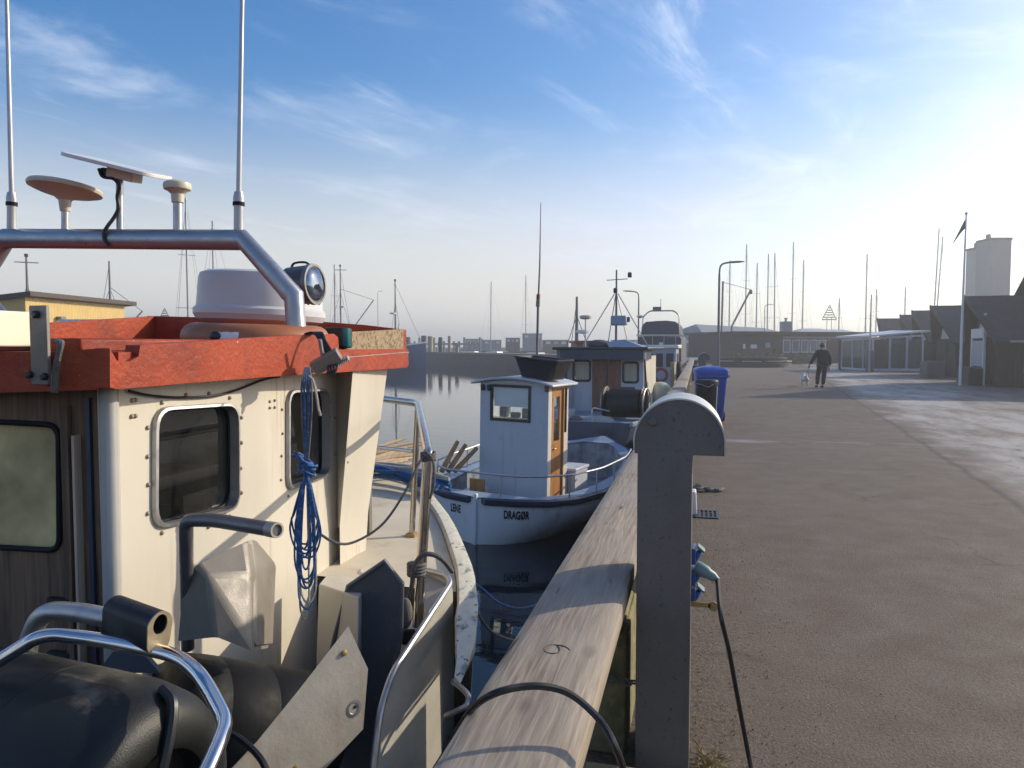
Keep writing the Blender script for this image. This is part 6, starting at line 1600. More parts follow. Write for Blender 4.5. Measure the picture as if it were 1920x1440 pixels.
# white slatted door leaf and the pale sign board above it, standing before the nearest gable
dl_ = thing("slatted_gate", "white slatted gate with pale board above it in front of the nearest shed", "gate", Wf(-.2, 0, 0))
mb = MB()
for k in range(9): mb.bar(Wf(-.22, -.9 + k * .21, .75), Wf(-.22, -.9 + k * .21, 1.80), .03, .12, gdir)
mb.bar(Wf(-.19, -1.0, .8), Wf(-.19, .9, .8), .05, .08); mb.bar(Wf(-.19, -1.0, 1.75), Wf(-.19, .9, 1.75), .05, .08); mb.build("slat_panel", M['bluewhite'], dl_)
mb = MB(); mb.plate([Wf(-.24, -1.05, 1.90), Wf(-.24, .85, 1.90), Wf(-.24, .85, 2.3), Wf(-.24, -1.05, 2.3)], -udir * .04); mb.build("board", M['bluewhite'], dl_)
for b_ in (-1.1, .95): 
    mb = MB(); mb.bar(Wf(-.22, b_, 0), Wf(-.22, b_, 2.9 if b_ < 0 else 2.3), .09, .09); mb.build("gate_post", M['white'], dl_)
mb = MB(); mb.bar(Wf(-.5, -1.2, .35), Wf(-.5, 1.1, .35), .5, .7); tag(mb.build("planter", M['darkwall'], bevel=.03), "dark planter box before the white slatted gate", "planter")
mb = MB(); p_ = D(1748, 712, 37); mb.box((p_.x, p_.y, .42), (.9, .7, .84), (0, 0, YAW)); tag(mb.build("utility_box", mat("grey_box_paint", (.14, .13, .125), .6), bevel=.03), "grey utility box standing between pavilion and the second gabled shed", "box")
# flagpole with a limp pennant
fpz = D(1801, 690, 30)
fl = thing("flagpole", "white flagpole with limp pennant before the nearest gabled shed", "flagpole", (fpz.x, fpz.y, 0))
top = D(1809.5, 403, 30); bot = V(fpz.x, fpz.y, 0); topv = V(bot.x + (top.x - bot.x) * .35, bot.y, top.z)
ltube("pole", fl, M['white'], [bot, bot + V(0, 0, 2), topv], [.06, .055, .028], 10)
mb = MB(); mb.ball(topv, .06, 8, 6); mb.build("finial", M['alu'], fl)
pr = [topv - V(0, 0, .18), topv - V(0, 0, .55), topv - V(0, 0, .75) - rt * .22, topv - V(0, 0, 1.28) - rt * .55]
mb = MB(); mb.add([pr[0], pr[1], pr[2] - V(0, .02, .05), pr[3], pr[2] + V(0, .05, .12), topv - V(0, -.04, .35) - rt * .09], [(0, 1, 5), (1, 2, 4, 5), (2, 3, 4)])
mb.v += [v + fwh * .012 for v in mb.v]; mb.f += [tuple(i + 6 for i in reversed(f)) for f in mb.f]; mb.build("pennant", mat("pennant_cloth", (.16, .10, .10), .8), fl, smooth=60)
# ------------------------------------------------------------------ glass pavilion
pd = 46.0
gp_ = D(1670, 694, pd); pv_ = thing("glass_pavilion", "white framed glass pavilion with sloping roof beside the gabled sheds", "pavilion", (gp_.x, gp_.y, 0))
xl, xr_ = D(1636, 690, pd), D(1729, 690, pd + .2)
xl.z = xr_.z = 0; ux = (xr_ - xl).normalized(); Wd = (xr_ - xl).length; back = V(-ux.y, ux.x, 0)
def Q(a, b, z): return xl + ux * a + back * b + V(0, 0, z)
h0_, h1_ = 2.05, 2.22
mb = MB()
for a in (0, .34, .68, 1.0): mb.bar(Q(a * Wd, 0, .08), Q(a * Wd, 0, h0_ + (h1_ - h0_) * a), .10, .10)
mb.bar(Q(-.05, 0, .10), Q(Wd + .05, 0, .10), .09, .16); mb.bar(Q(-.05, 0, h0_), Q(Wd + .05, 0, h1_), .11, .12)
for b in (1.1, 2.4, 3.8): mb.bar(Q(0, b, .08), Q(0, b, h0_ - .08 * b / 3), .09, .09)
mb.bar(Q(0, 0, .1), Q(0, 3.8, .1), .08, .14); mb.bar(Q(0, 0, h0_), Q(0, 3.8, h0_ - .1), .1, .12); mb.build("frame", M['bluewhite'], pv_)
mb = MB(); mb.plate([Q(-.3, -.25, h0_ + .08), Q(Wd + .3, -.25, h1_ + .22), Q(Wd + .3, 4, h1_ + .30), Q(-.3, 4, h0_ + .06)], (0, 0, .10)); mb.build("roof", M['bluewhite'], pv_)
for k, a in enumerate((0, .34, .68)):
    mb = MB(); mb.plate([Q(a * Wd + .06, .0, .2), Q((a + .33) * Wd - .05, .0, .2), Q((a + .33) * Wd - .05, .0, h0_ + .02), Q(a * Wd + .06, .0, h0_ - .05)], back * .02); mb.build("pane", glass("pavilion_glass", (.62, .66, .70), dirt=.22, dirtcol=(.30, .30, .32), fres=1.45), pv_)
mb = MB(); mb.plate([Q(.0, .1, .2), Q(.0, 3.7, .2), Q(.0, 3.7, h0_ - .1), Q(.0, .1, h0_ - .05)], ux * .02); mb.build("pane", MATS["pavilion_glass"], pv_)
mb = MB(); mb.box(Q(1.0, 2.4, 1.05), (1.4, .8, .08), (0, 0, YAW)); mb.box(Q(1.0, 2.4, .5), (.1, .1, 1.0), (0, 0, YAW)); tag(mb.build("table", M['darkwall']), "dark table inside the glass pavilion", "table")
mb = MB(); mb.box(Q(1.6, 3.9, 1.0), (3.4, .1, 2.0), (0, 0, YAW)); mb.build("back_wall", M['darkwall'], pv_)
mb = MB(); sgn = D(1631, 690, pd - .5); mb.box((sgn.x, sgn.y, .65), (.5, .08, 1.3), (0, 0, YAW)); tag(mb.build("sign_stand", M['maststeel'], bevel=.01), "dark upright board at the pavilion's open corner", "board")
ltp = D(1632, 610, pd - 1); ltube("pavilion_pole", pv_, M['alu'], [V(ltp.x, ltp.y, 0), V(ltp.x, ltp.y, 3.6)], .045, 8)
# ------------------------------------------------------------------ low dark building, club house, bench, towers
def blockpx(name, label, cat, x0, x1, ytop, d0, d1, dep, m, base=0.0):
    a, b = D(x0, ytop, d0), D(x1, ytop, d1); zt = a.z; a.z = b.z = base; u_ = (b - a).normalized(); n_ = V(-u_.y, u_.x, 0); Wd_ = (b - a).length
    t = thing(name, label, cat, ((a + b) / 2))
    def Q_(s_, q_, z_): return a + u_ * s_ + n_ * q_ + V(0, 0, z_)
    mb = MB(); mb.loft([[Q_(0, 0, 0), Q_(Wd_, 0, 0), Q_(Wd_, dep, 0), Q_(0, dep, 0)], [Q_(0, 0, zt - base), Q_(Wd_, 0, zt - base), Q_(Wd_, dep, zt - base), Q_(0, dep, zt - base)]], closed=True, caps=True)
    mb.build("wall", m, t); return t, Q_, Wd_, zt - base
def quad(Q_, s0, s1, z0, z1, off, th, name, m, t):
    mb = MB(); mb.plate([Q_(s0, -off, z0), Q_(s1, -off, z0), Q_(s1, -off, z1), Q_(s0, -off, z1)], (Q_(0, 0, 0) - Q_(0, 1, 0)) * th); return mb.build(name, m, t)
t, Q1, W1, H1 = blockpx("low_building", "long low flat roofed dark building behind the curved bench", "building", 1376, 1634, 626, 66, 70, 8, M['darkwall'])
mb = MB(); mb.plate([Q1(-.3, -.4, H1), Q1(W1 + .3, -.4, H1), Q1(W1 + .3, 8.3, H1), Q1(-.3, 8.3, H1)], (0, 0, .22)); mb.build("roof", M['tarroof'], t)
quad(Q1, .9, 1.15, 1.3, 1.75, .02, .05, "notice_board", M['white'], t); quad(Q1, 1.7, 2.3, 1.35, 1.7, .02, .05, "notice_board", M['white'], t); quad(Q1, 3.2, 3.7, 1.4, 1.85, .02, .05, "notice_board", M['bluegrey'], t)
for k in range(5):
    s0 = 5.0 + k * .95; w__ = quad(Q1, s0, s0 + .8, .95, 2.15, .02, .05, "window", M['bluewhite'], t); quad(Q1, s0 + .1, s0 + .7, 1.05, 2.05, .08, .01, "pane", mat("dusky_pane", (.16, .17, .19), .15), w__)
quad(Q1, 5.0, W1 - .2, 2.25, 2.42, .02, .06, "fascia", mat("pale_fascia", (.26, .25, .24), .6), t)
mb = MB(); ltc = [Q1(6.2 + 3.4 * k / 14, -.5, 2.18 - .06 * math.sin(math.pi * k / 14)) for k in range(15)]; mb.tube(ltc, .008, 4)
ls = mb.build("light_string", M['cable'], t)
mb = MB()
for p in ltc[::1]: mb.ball(p - V(0, 0, .05), .045, 6, 5)
mb.build("bulb", M['white'], ls)
# hedge in front of it
def shrub(name, label, c, rx, ry, rz, n, seed, m, cat="shrub"):
    rnd = random.Random(seed); mb = MB()
    for i in range(n):
        th = rnd.random() * 6.283; u_ = rnd.random(); r_ = rnd.uniform(.55, 1.0) ** .5
        p = Vector(c) + V(rx * r_ * math.cos(th), ry * r_ * math.sin(th), rz * u_ * (1 - .3 * rnd.random()))
        s_ = rnd.uniform(.05, .11); e = Euler((rnd.random() * 6, rnd.random() * 6, rnd.random() * 6)).to_matrix()
        mb.add([p + e @ V(-s_, 0, 0), p + e @ V(0, -s_ * .5, 0), p + e @ V(s_, 0, 0), p + e @ V(0, s_ * .5, 0)], [(0, 1, 2, 3)])
    return tag(mb.build(name, m, smooth=0), label, cat)
b_ = D(1418, 665, 62); shrub("bush", "grey green bush behind the curved bench before the low building", (b_.x, b_.y, 0), 2.2, .8, 1.25, 900, 1, M['leaf'])
b_ = D(1508, 668, 64.5); shrub("hedge", "olive hedge along the windows of the low building", (b_.x, b_.y, 0), 2.4, .5, .95, 900, 2, M['leaf'], "hedge")
# club house with hipped roof, balcony and chimney
t, Q2, W2, H2 = blockpx("club_house", "club house with big grey roof and white balcony behind the low building", "building", 1330, 1482, 634, 82, 86, 10, M['slate'])
mb = MB(); zr2 = D(1380, 607, 84).z
mb.add([Q2(-.8, -.8, H2 - .1), Q2(W2 + 2.5, -.8, H2 - .1), Q2(W2 + 2.5, 10.8, H2 - .1), Q2(-.8, 10.8, H2 - .1), Q2(1.0, 4, zr2), Q2(W2 - .5, 4, zr2 - .35)], [(0, 1, 5, 4), (1, 2, 5), (2, 3, 4, 5), (3, 0, 4), (3, 2, 1, 0)]); mb.build("roof", M['slate'], t, smooth=0)
mb = MB(); mb.plate([Q2(-2.0, -1.0, H2 - .55), Q2(1.4, -1.0, H2 - .55), Q2(1.4, 2, H2 - .55), Q2(-2.0, 2, H2 - .55)], (0, 0, .4)); mb.build("balcony", M['white'], t)
for k in range(3): quad(Q2, -.1 + k * .55, .3 + k * .55, .5, 1.5, .02, .04, "window", M['white'], t)  # white panels paint in the daylight seen through the openings
for s_ in (-1.9, -.6): 
    mb = MB(); mb.bar(Q2(s_, -.9, -.0), Q2(s_, -.9, H2 - .55), .16, .16); mb.build("balcony_post", M['slate'], t)
for k in range(2): quad(Q2, 2.2 + k * 3, 4 + k * 3, H2 - .3, H2 - .05, .85, .05, "skylight", M['white'], t)
mb = MB(); c_ = D(1473, 620, 78); zz = D(1473, 603, 78).z; mb.box((c_.x, c_.y, zz / 2), (.95, .95, zz), (0, 0, YAW)); mb.lathe([(.12, 0), (.12, .3), (.2, .32), (.2, .38)], (c_.x, c_.y, zz), (0, 0, 1), 10)
tag(mb.build("chimney_stack", M['slate']), "square grey chimney stack rising above the low building's roof", "chimney")
# low gable roofs beyond
for i, (x0, x1, y0, lab) in enumerate(((1500, 1572, 615, "pale flat hip roof just right of the chimney stack"), (1540, 1612, 617, "pale low roof between chimney stack and pavilion"))):
    a, b = D(x0, y0, 90 + i * 3), D(x1, y0, 90 + i * 3); t = thing("far_building", lab, "building", (a.x, a.y, 0))
    mb = MB(); u_ = (b - a).normalized(); n_ = V(-u_.y, u_.x, 0); Lw = (b - a).length; z_ = a.z; a.z = 0
    mb.loft([[a + u_ * s_ + n_ * q_ + V(0, 0, zz) for s_, q_ in ((0, 0), (Lw, 0), (Lw, 5), (0, 5))] for zz in (0, z_ - .5)], closed=True, caps=True); mb.build("wall", M['slate'], t)
    mb = MB(); mb.add([a + u_ * s_ + n_ * q_ + V(0, 0, zz) for s_, q_, zz in ((-.3, -.3, z_ - .49), (Lw + .3, -.3, z_ - .49), (Lw + .3, 5.3, z_ - .49), (-.3, 5.3, z_ - .49), (1.2, 2.5, z_), (Lw - 1.2, 2.5, z_))], [(0, 1, 5, 4), (1, 2, 5), (2, 3, 4, 5), (3, 0, 4), (3, 2, 1, 0)]); mb.build("roof", mat("pale_sheet_roof", (.42, .43, .44), .5), t, smooth=0)
# curved bench
bc = D(1408, 660, 57.0); cb = thing("curved_bench", "low curved dark bench wall with pale slatted seats on the quay", "bench", (bc.x, bc.y, 0))
def arcw(r0, r1, z0, z1, a0, a1, n=24):
    mb = MB(); rr = []
    for k in range(n + 1):
        a = a0 + (a1 - a0) * k / n; d_ = rt * math.cos(a) + fwh * math.sin(a); o_ = V(bc.x, bc.y, 0)
        rr.append([o_ + d_ * r0 + V(0, 0, z0), o_ + d_ * r1 + V(0, 0, z0), o_ + d_ * r1 + V(0, 0, z1), o_ + d_ * r0 + V(0, 0, z1)])
    mb.loft(rr, closed=True, caps=True); return mb
arcw(2.2, 2.5, 0, .62, R(170), R(372)).build("bench_wall", M['darkwall'], cb)
arcw(2.1, 2.62, .625, .70, R(168), R(374)).build("bench_top", M['tarwood'], cb)
for a0 in (200, 240, 276, 312): arcw(2.52, 2.95, .42, .48, R(a0), R(a0 + 27), 8).build("seat", M['lightwood'], cb)
arcw(2.52, 2.9, 0, .30, R(176), R(366)).build("plinth", M['darkwall'], cb)
# silo towers
for x0, x1, y0, d, lab in ((1838, 1861, 466, 78, "pale tower block left of its taller neighbour behind the sheds"), (1859, 1897, 450, 75, "tallest grey tower block rising behind the nearest shed")):
    t, Q3, W3, H3 = blockpx("tower", lab, "tower", x0, x1, y0, d, d, 2.4, M['silo'] if y0 < 455 else mat('lighter_silo_concrete', (.5, .48, .44), .8, var=.15, scale=.4))
    mb = MB(); mb.plate([Q3(-.06, -.06, H3), Q3(W3 + .06, -.06, H3), Q3(W3 + .06, 2.46, H3), Q3(-.06, 2.46, H3)], (0, 0, .25)); mb.build("parapet", mat("parapet_grey", (.2, .2, .2), .8), t)
    mb = MB(); mb.box(Q3(W3 * .15, 1, H3 + .45), (.35, .35, .5)); mb.build("vent", M['maststeel'], t)
# ------------------------------------------------------------------ pier, marina and moored boats across the basin
pa, pb_ = onZ(775, 680, WZ), onZ(890, 688, WZ); pu = (pb_ - pa).normalized(); pn_ = V(-pu.y, pu.x, 0); pa.z = 0
def PP(s_, q_, z_): return pa + pu * s_ + pn_ * q_ + V(0, 0, z_)
L0 = (pb_ - pa).length
t = thing("pier", "long dark timber pier wall across the basin", "pier", PP(L0 / 2, 0, WZ))
S0, S1, PT = -30, L0 * 2.3, .62
mb = MB(); mb.loft([[PP(s_, 0, WZ - 1), PP(s_, 0, PT - .22), PP(s_, 3.2, PT - .22), PP(s_, 3.2, WZ - 1)] for s_ in (S0, S1)], closed=True, caps=True); mb.build("wall", M['pierwall'], t)
mb = MB(); mb.loft([[PP(s_, -.12, PT - .22), PP(s_, -.12, PT), PP(s_, 3.2, PT), PP(s_, 3.2, PT - .22)] for s_ in (S0, S1)], closed=True, caps=True); mb.build("capping", mat("mossy_capping", (.14, .13, .085), .85, var=.3, scale=.8), t)
for k in range(4):
    mb = MB(); z_ = WZ + .25 + k * .36; mb.loft([[PP(s_, -.05, z_), PP(s_, -.05, z_ + .27), PP(s_, -.001, z_ + .27), PP(s_, -.001, z_)] for s_ in (S0, S1)], closed=True, caps=True); mb.build("waling_board", M['pierwall'], t)
for px_, w__, h_, m_, lab in ((763, .9, 1.75, M['pierwall'], "leftmost short dark mooring pile on the dark pier"), (795, .62, 1.85, M['pierwall'], "thick dark mooring pile at the dark pier's left end"), (807, .62, 1.75, M['post'], "pale sunlit mooring pile beside the thick dark one on the pier"), (843, .35, 1.7, M['post'], "slim pale mooring pile on the dark pier"), (826, .45, 1.6, M['pierwall'], "short dark mooring pile between two pale ones")):
    r__ = ray(px_, 680); k_ = (pa - C0 + pn_ * .8).dot(pn_) / r__.dot(pn_); p = C0 + r__ * k_; p.z = PT; w__ *= 1.45; h_ *= 1.38
    mb = MB(); mb.lathe([(w__ / 2, 0), (w__ / 2, h_), (w__ * .42, h_ + .08)], p, (0, 0, 1), 12); tag(mb.build("mooring_pile", m_), lab, "mooring pile", "mooring piles on the pier")
# stacked gear on the pier
rnd = random.Random(31)
for k, (px_, lab) in enumerate(((822, "white boat frame lying on the pier beside the pale pile"), (857, "dark winch standing on the pier"))):
    r__ = ray(px_, 680); k_ = (pa - C0 + pn_ * 1.6).dot(pn_) / r__.dot(pn_); q_ = C0 + r__ * k_; q_.z = PT; mb = MB()
    if k == 0:
        for a in range(5): mb.bar(q_ + pu * (a * .3 - .6) + V(0, 0, 0), q_ + pu * (a * .3 - .3) + V(0, 0, .95 - a * .1), .07, .07)
        mb.bar(q_ - pu * .8, q_ + pu * .9, .1, .1); tag(mb.build("boat_frame", M['white']), lab, "boat frame")
    else:
        mb.box(q_ + V(0, 0, .4), (.5, .5, .8)); mb.lathe([(.3, -.25), (.3, .25)], q_ + V(0, 0, 1.1), pu, 14); tag(mb.build("winch", M['maststeel']), lab, "winch")
# railing walkway further out
t = thing("walkway", "thin railed walkway on posts beyond the dark pier", "walkway", D(860, 655, 165))
mb = MB(); a, b = D(760, 645, 170), D(900, 645, 160); a.z = b.z = 1.95; mb.bar(a, b, .5, .4); mb.build("deck", M['maststeel'], t)
mb = MB()
for k in range(16): p = a.lerp(b, k / 15); mb.bar(V(p.x, p.y, WZ - .5), V(p.x, p.y, 2.6 + (k % 3 == 0) * .8), .4, .4)
mb.build("walkway_post", M['maststeel'], t)
# breakwater with sheds and small boats
a, b = D(700, 650, 215), D(1340, 650, 190); a.z = b.z = 0
mb = MB(); u_ = (b - a).normalized(); n_ = V(-u_.y, u_.x, 0); rr = []
for k in range(60):
    p = a + (b - a) * (k / 59); h_ = .9 + .35 * noise.noise(V(k * .7, 0, 0)); rr.append([p - n_ * 3 + V(0, 0, WZ - .5), p - n_ * 1.2 + V(0, 0, h_), p + n_ * 1.2 + V(0, 0, h_ + .2), p + n_ * 4 + V(0, 0, WZ - .5)])
mb.loft(rr, caps=False); structure(mb.build("breakwater", M['concrete'], smooth=20))
huts = [(872, 905, 636, 171, "grey hut with white roof edge at the marina beyond the pier", 'slate'), (905, 940, 638, 162, "long low grey hut beside the slim sailing mast at the marina", 'slate'), (948, 975, 634, 153, "box like grey hut left of the pale two storey hut", 'darkwall'), (980, 1016, 626, 145, "pale two storey marina hut behind the tall aerial", 'slate'), (1018, 1066, 638, 150, "wide dark hut right of the tall aerial at the marina", 'darkwall'), (1150, 1205, 638, 159, "low hut behind the tripod mast at the marina", 'slate'), (1288, 1312, 640, 130, "small hut at the far end of the timber rail", 'slate')]
for x0, x1, y0, d, lab, mm in huts:
    t, Q4, W4, H4 = blockpx("marina_hut", lab, "hut", x0, x1, y0, d, d, 4, M[mm], .5)
    mb = MB(); mb.plate([Q4(-.2, -.2, H4), Q4(W4 + .2, -.2, H4), Q4(W4 + .2, 3.2, H4), Q4(-.2, 3.2, H4)], (0, 0, .12)); mb.build("roof", M['white'], t)
    for k in range(3): quad(Q4, W4 * (.12 + .3 * k), W4 * (.30 + .3 * k), H4 - .75, H4 - .25, .02, .04, "window", M['white'] if k != 1 else M['bluegrey'], t)
    mb = MB(); mb.plate([Q4(-.6, -.8, -2.5), Q4(W4 + .6, -.8, -2.5), Q4(W4 + .6, 3.8, -2.5), Q4(-.6, 3.8, -2.5)], (0, 0, 2.49)); mb.build("jetty", M['pierwall'], t)
# generic small motor boat
def motorboat(px, py, d, L_, label, hm='hullwhite', rz=0.3, cab=True):
    t = thing("motor_boat", label, "motor boat", local=True, group="small motor boats across the basin")
    Fn = hullfun(L_, L_ * .34, .9, .1, .5, TRANSOM); lhull("hull", t, M[hm], Fn, 14, deckz=-.05, deckm=M['white'])
    if cab:
        mb = MB(); mb.loft([[V(x, y, z) for x, y in ((-.9, L_ * .28), (.9, L_ * .28), (.6, L_ * .72), (-.6, L_ * .72))] for z in (.85, 1.35)] + [[V(x, y, 1.9) for x, y in ((-.75, L_ * .3), (.75, L_ * .3), (.5, L_ * .55), (-.5, L_ * .55))]], closed=True, caps=True); mb.build("cabin", M['white'], t)
        mb = MB(); mb.loft([[V(x, y, 1.42) for x, y in ((-.91, L_ * .29), (.91, L_ * .29), (.60, L_ * .70), (-.60, L_ * .70))], [V(x, y, 1.75) for x, y in ((-.83, L_ * .30), (.83, L_ * .30), (.57, L_ * .60), (-.57, L_ * .60))]], closed=True); mb.build("window_band", M['black'], t)
    p = D(px, py, d); place(t, (p.x, p.y, WZ), rz); return t
motorboat(893, 655, 136, 10, "white motor boat at the marina left of the slim sailing mast", rz=-1.2)
motorboat(925, 655, 130, 11, "blue and white motor boat below the slim sailing mast", 'blue', rz=1.4)
motorboat(962, 655, 122, 9, "small white motor boat before the box like hut", rz=1.2)
motorboat(1040, 655, 105, 9, "dark blue motor boat just left of the black roofed wheelhouse", 'darkblue', rz=1.0)
motorboat(1296, 660, 58, 7.5, "white motor boat at the far end of the quay beside the round pedestal", rz=-.1)
# red roofed cutter and the cruiser along the quay
def cutter(label, L_, hm, hullh, masts, loc, rz, cabm='white', roofm='redpaint', cabpos=.3, name="fishing_cutter", mp=None):
    t = thing(name, label, "fishing boat", local=True)
    Fn = hullfun(L_, L_ * .32, hullh, .35, 1.1, CANOE); lhull("hull", t, M[hm], Fn, 22, deckz=-.25, deckm=M['bluegrey'], rail=(.05, .16), railm=M['white'])
    cy_ = L_ * cabpos; w__ = L_ * .095
    lbox("wheelhouse", t, M[cabm], (0, cy_, hullh + .85), (w__ * 2, L_ * .17, 2.1), bevel=.04)
    lbox("roof", t, M[roofm], (0, cy_, hullh + 1.96), (w__ * 2.3, L_ * .2, .14), bevel=.03)
    for s_ in (-1, 0, 1): lbox("window", t, M['black'], (s_ * w__ * .62, cy_ - L_ * .086, hullh + 1.45), (w__ * .42, .04, .5))
    for s_ in (-1, 1): lbox("side_window", t, M['black'], (s_ * w__ * 1.005, cy_, hullh + 1.45), (.04, L_ * .1, .5))
    for (my_, h_, boom, yard) in masts:
        m_ = ltube("mast", t, M['maststeel'], [V(0, my_ * L_, hullh - .2), V(0, my_ * L_, h_)], [.15, .07], 8)
        for s_ in (-1, 1):
            ltube("shroud", m_, M['cable'], [V(0, my_ * L_, h_ * .72 + .5), V(s_ * L_ * .14, my_ * L_ - .5, hullh)], .022, 5)
        ltube("forestay", m_, M['cable'], [V(0, my_ * L_, h_ * .97), V(0, min(L_ * .97, my_ * L_ + L_ * .45), hullh + .8)], .02, 5)
        if yard: ltube("yard", m_, M['maststeel'], [V(-.85, my_ * L_, h_ - .45), V(.85, my_ * L_, h_ - .45)], .045, 6); mb = MB(); mb.lathe([(.14, 0), (.14, .25)], V(0, my_ * L_, h_), (0, 0, 1), 8); mb.build("mast_lamp", M['black'], m_)
        if boom: ltube("boom", m_, M['maststeel'], [V(0, my_ * L_, hullh + 1.0), V(boom[0], my_ * L_ + boom[1], boom[2])], .07, 6); ltube("topping_lift", m_, M['cable'], [V(boom[0], my_ * L_ + boom[1], boom[2]), V(0, my_ * L_, h_ * .78)], .025, 5)
        mb = MB(); mb.lathe([(.1, 0), (.4, .05), (.4, .2), (.1, .28)], V(.3, my_ * L_ - .3, hullh + (h_ - hullh) * .52), (0, 0, 1), 12); mb.build("radar", M['white'], m_)
    place(t, loc, rz)
    if masts and mp:
        bpy.context.view_layer.update(); q = t.matrix_world @ V(0, masts[0][0] * L_, 0); w__ = D(mp[0], 690, mp[1]); t.location.x += w__.x - q.x; t.location.y += w__.y - q.y
    return t
p = D(640, 690, 86); cutter("far fishing cutter with blue hull and long boom seen past the red roof's end", 15, 'blue', 2.0, [(.42, 13.3, (4.4, 0, 8.9), True)], (p.x - 1, p.y - 6.3, WZ), YAW - R(2), mp=(640, 99))
# its neighbour lies across, bow to the right
p = D(742, 690, 84); cutter("far white and blue fishing cutter with its bow beside the dark pier", 14, 'blue', 2.3, [(.72, 11.2, (-3.2, 0, 5.8), True)], (p.x - 9.6, p.y - 2.5, WZ), -R(90) + YAW, mp=(742, 97))
p = D(210, 690, 66); cutter("far fishing cutter with tall mast and gantry behind the yellow building's right end", 14, 'darkblue', 2.0, [(.5, 10.3, (2.6, 0, 6.0), False)], (p.x, p.y - 6, WZ), YAW + R(40), mp=(210, 66))
p = D(56, 690, 62); cutter("far fishing cutter whose mast with radar stands over the yellow roof", 13, 'bluegrey', 2.0, [(.5, 10.2, None, True)], (p.x, p.y - 5, WZ), YAW + R(30), mp=(56, 62))
p = D(1103, 690, 44); cutter("distant cutter with dull red wheelhouse roof behind the tripod mast", 9, 'hullwhite', 1.15, [(.7, 5.9, None, False)], (p.x, p.y - 2, WZ), R(20), 'redpaint', 'redpaint', mp=(1081, 46))
p = D(1232, 720, 27.5); cutter("grey wheelhouse boat with red gear at the quay behind the canopy", 6.5, 'maststeel', .9, [], (p.x - .1, p.y - 1.0, WZ), -R(4), 'bluegrey', 'white', .38, "small_cutter")
p = D(1262, 700, 27); mb = MB(); mb.box((p.x, p.y, .25), (.14, .5, 1.5), (0, 0, R(-4))); tag(mb.build("upright_board", M['plywood'], bevel=.01), "yellowish sunlit board standing upright on the grey wheelhouse boat", "board")
mb = MB(); q = D(1239, 703, 26.8); mb.tube([q + rt * .22 * math.cos(a) + V(0, 0, .22 * math.sin(a)) for a in [2 * math.pi * k / 20 for k in range(20)]], .06, 8, closed=True); tag(mb.build("red_lifebuoy", M['redpaint']), "round red lifebuoy hung on the grey wheelhouse boat", "lifebuoy")
mb = MB(); q = D(1275, 700, 25); q.x = min(q.x, -.62); mb.tube([q + V(0, .24 * math.cos(a), .3 * math.sin(a)) for a in [2 * math.pi * k / 20 for k in range(20)]], .09, 10, closed=True); tag(mb.build("tyre_fender", M['rubber']), "black tyre fender hung at the quay edge beyond the canopy", "fender")
# motor cruiser under dark canvas
cz = D(1245, 690, 40)
mc = thing("motor_cruiser", "tall motor cruiser wrapped in dark canvas with a metal arch on top", "motor cruiser", local=True)
Fn = hullfun(10, 3.0, 1.1, .1, .7, TRANSOM); lhull("hull", mc, M['hullwhite'], Fn, 20, deckz=-.05, deckm=M['white'], rail=(.03, .1), railm=M['darkblue'])
mb = MB(); rr = []
for z_, w__, y0, y1 in ((.9, 1.16, .4, 6), (2.55, 1.14, .45, 5.6), (2.62, 1.05, .6, 5.4)): rr.append([V(x, y, z_) for x, y in ((-w__, y0), (w__, y0), (w__, y1), (-w__, y1))])
mb.loft(rr, closed=True, caps=True); mb.build("cabin_cover", M['canvas'], mc, bevel=.05)
mb = MB(); rr = []
for z_, w__, y0, y1, b_ in ((2.63, 1.02, .9, 4.6, 0), (3.05, 1.0, 1.0, 4.4, .0), (3.22, .8, 1.1, 4.2, .1)): rr.append([V(x, y, z_ + b_ * (1 - abs(x))) for x, y in ((-w__, y0), (-w__ * .3, y0 - .05), (w__ * .4, y0), (w__, y0), (w__, y1), (-w__, y1))])
mb.loft(rr, closed=True, caps=True); mb.build("bridge_cover", M['canvas'], mc, bevel=.06)
lbox("bridge_rail", mc, M['alu'], (0, .42, 2.66), (2.4, .05, .07))
ltube("top_arch", mc, M['alu'], fillet([V(-.95, 1.0, 2.7), V(-.95, 1.2, 3.45), V(-.6, 1.2, 3.7), V(.7, 1.2, 3.7), V(.98, 1.2, 3.5), V(.98, 1.0, 2.7)], .15), .03, 8)
for x in (-.35, .25, .85): ltube("cover_stay", mc, M['alu'], [V(x, .38, 1.0), V(x, .38, 2.6)], .02, 6)
lbox("cover_patch", mc, M['white'], (.1, .40, 2.3), (.2, .03, .14)); lbox("cover_patch", mc, M['white'], (-.5, .40, 1.7), (.14, .03, .07))
lbox("arch_lamp", mc, M['maststeel'], (-.2, 1.2, 3.8), (.45, .1, .14)); ltube("cruiser_aerial", mc, M['mastalu'], [V(.0, 1.2, 3.7), V(.0, 1.2, 4.2)], .02, 6)
mb = MB(); mb.lathe([(.02, 0), (.18, .04), (.18, .1), (.02, .14)], V(-1.1, 1.2, 3.4), (0, 0, 1), 12); mb.build("radar", M['ivory'], mc)
place(mc, (cz.x - .3, cz.y, WZ), -R(2)); mc.scale = (1.02, 1, 1.3)
# extra clutter along the quay: dark bollards beyond the cruiser
for k, (px_, d) in enumerate(((1288, 34), (1296, 46))):
    p = D(px_, 690, d); mb = MB(); mb.lathe([(.13, 0), (.12, .5), (.2, .56), (.2, .68), (.05, .74)], (max(p.x, -.15), p.y, 0), (0, 0, 1), 14); tag(mb.build("bollard", M['black']), ("nearer" if k == 0 else "farther") + " black mooring bollard by the timber rail beyond the bins", "bollard", "bollards by the rail")
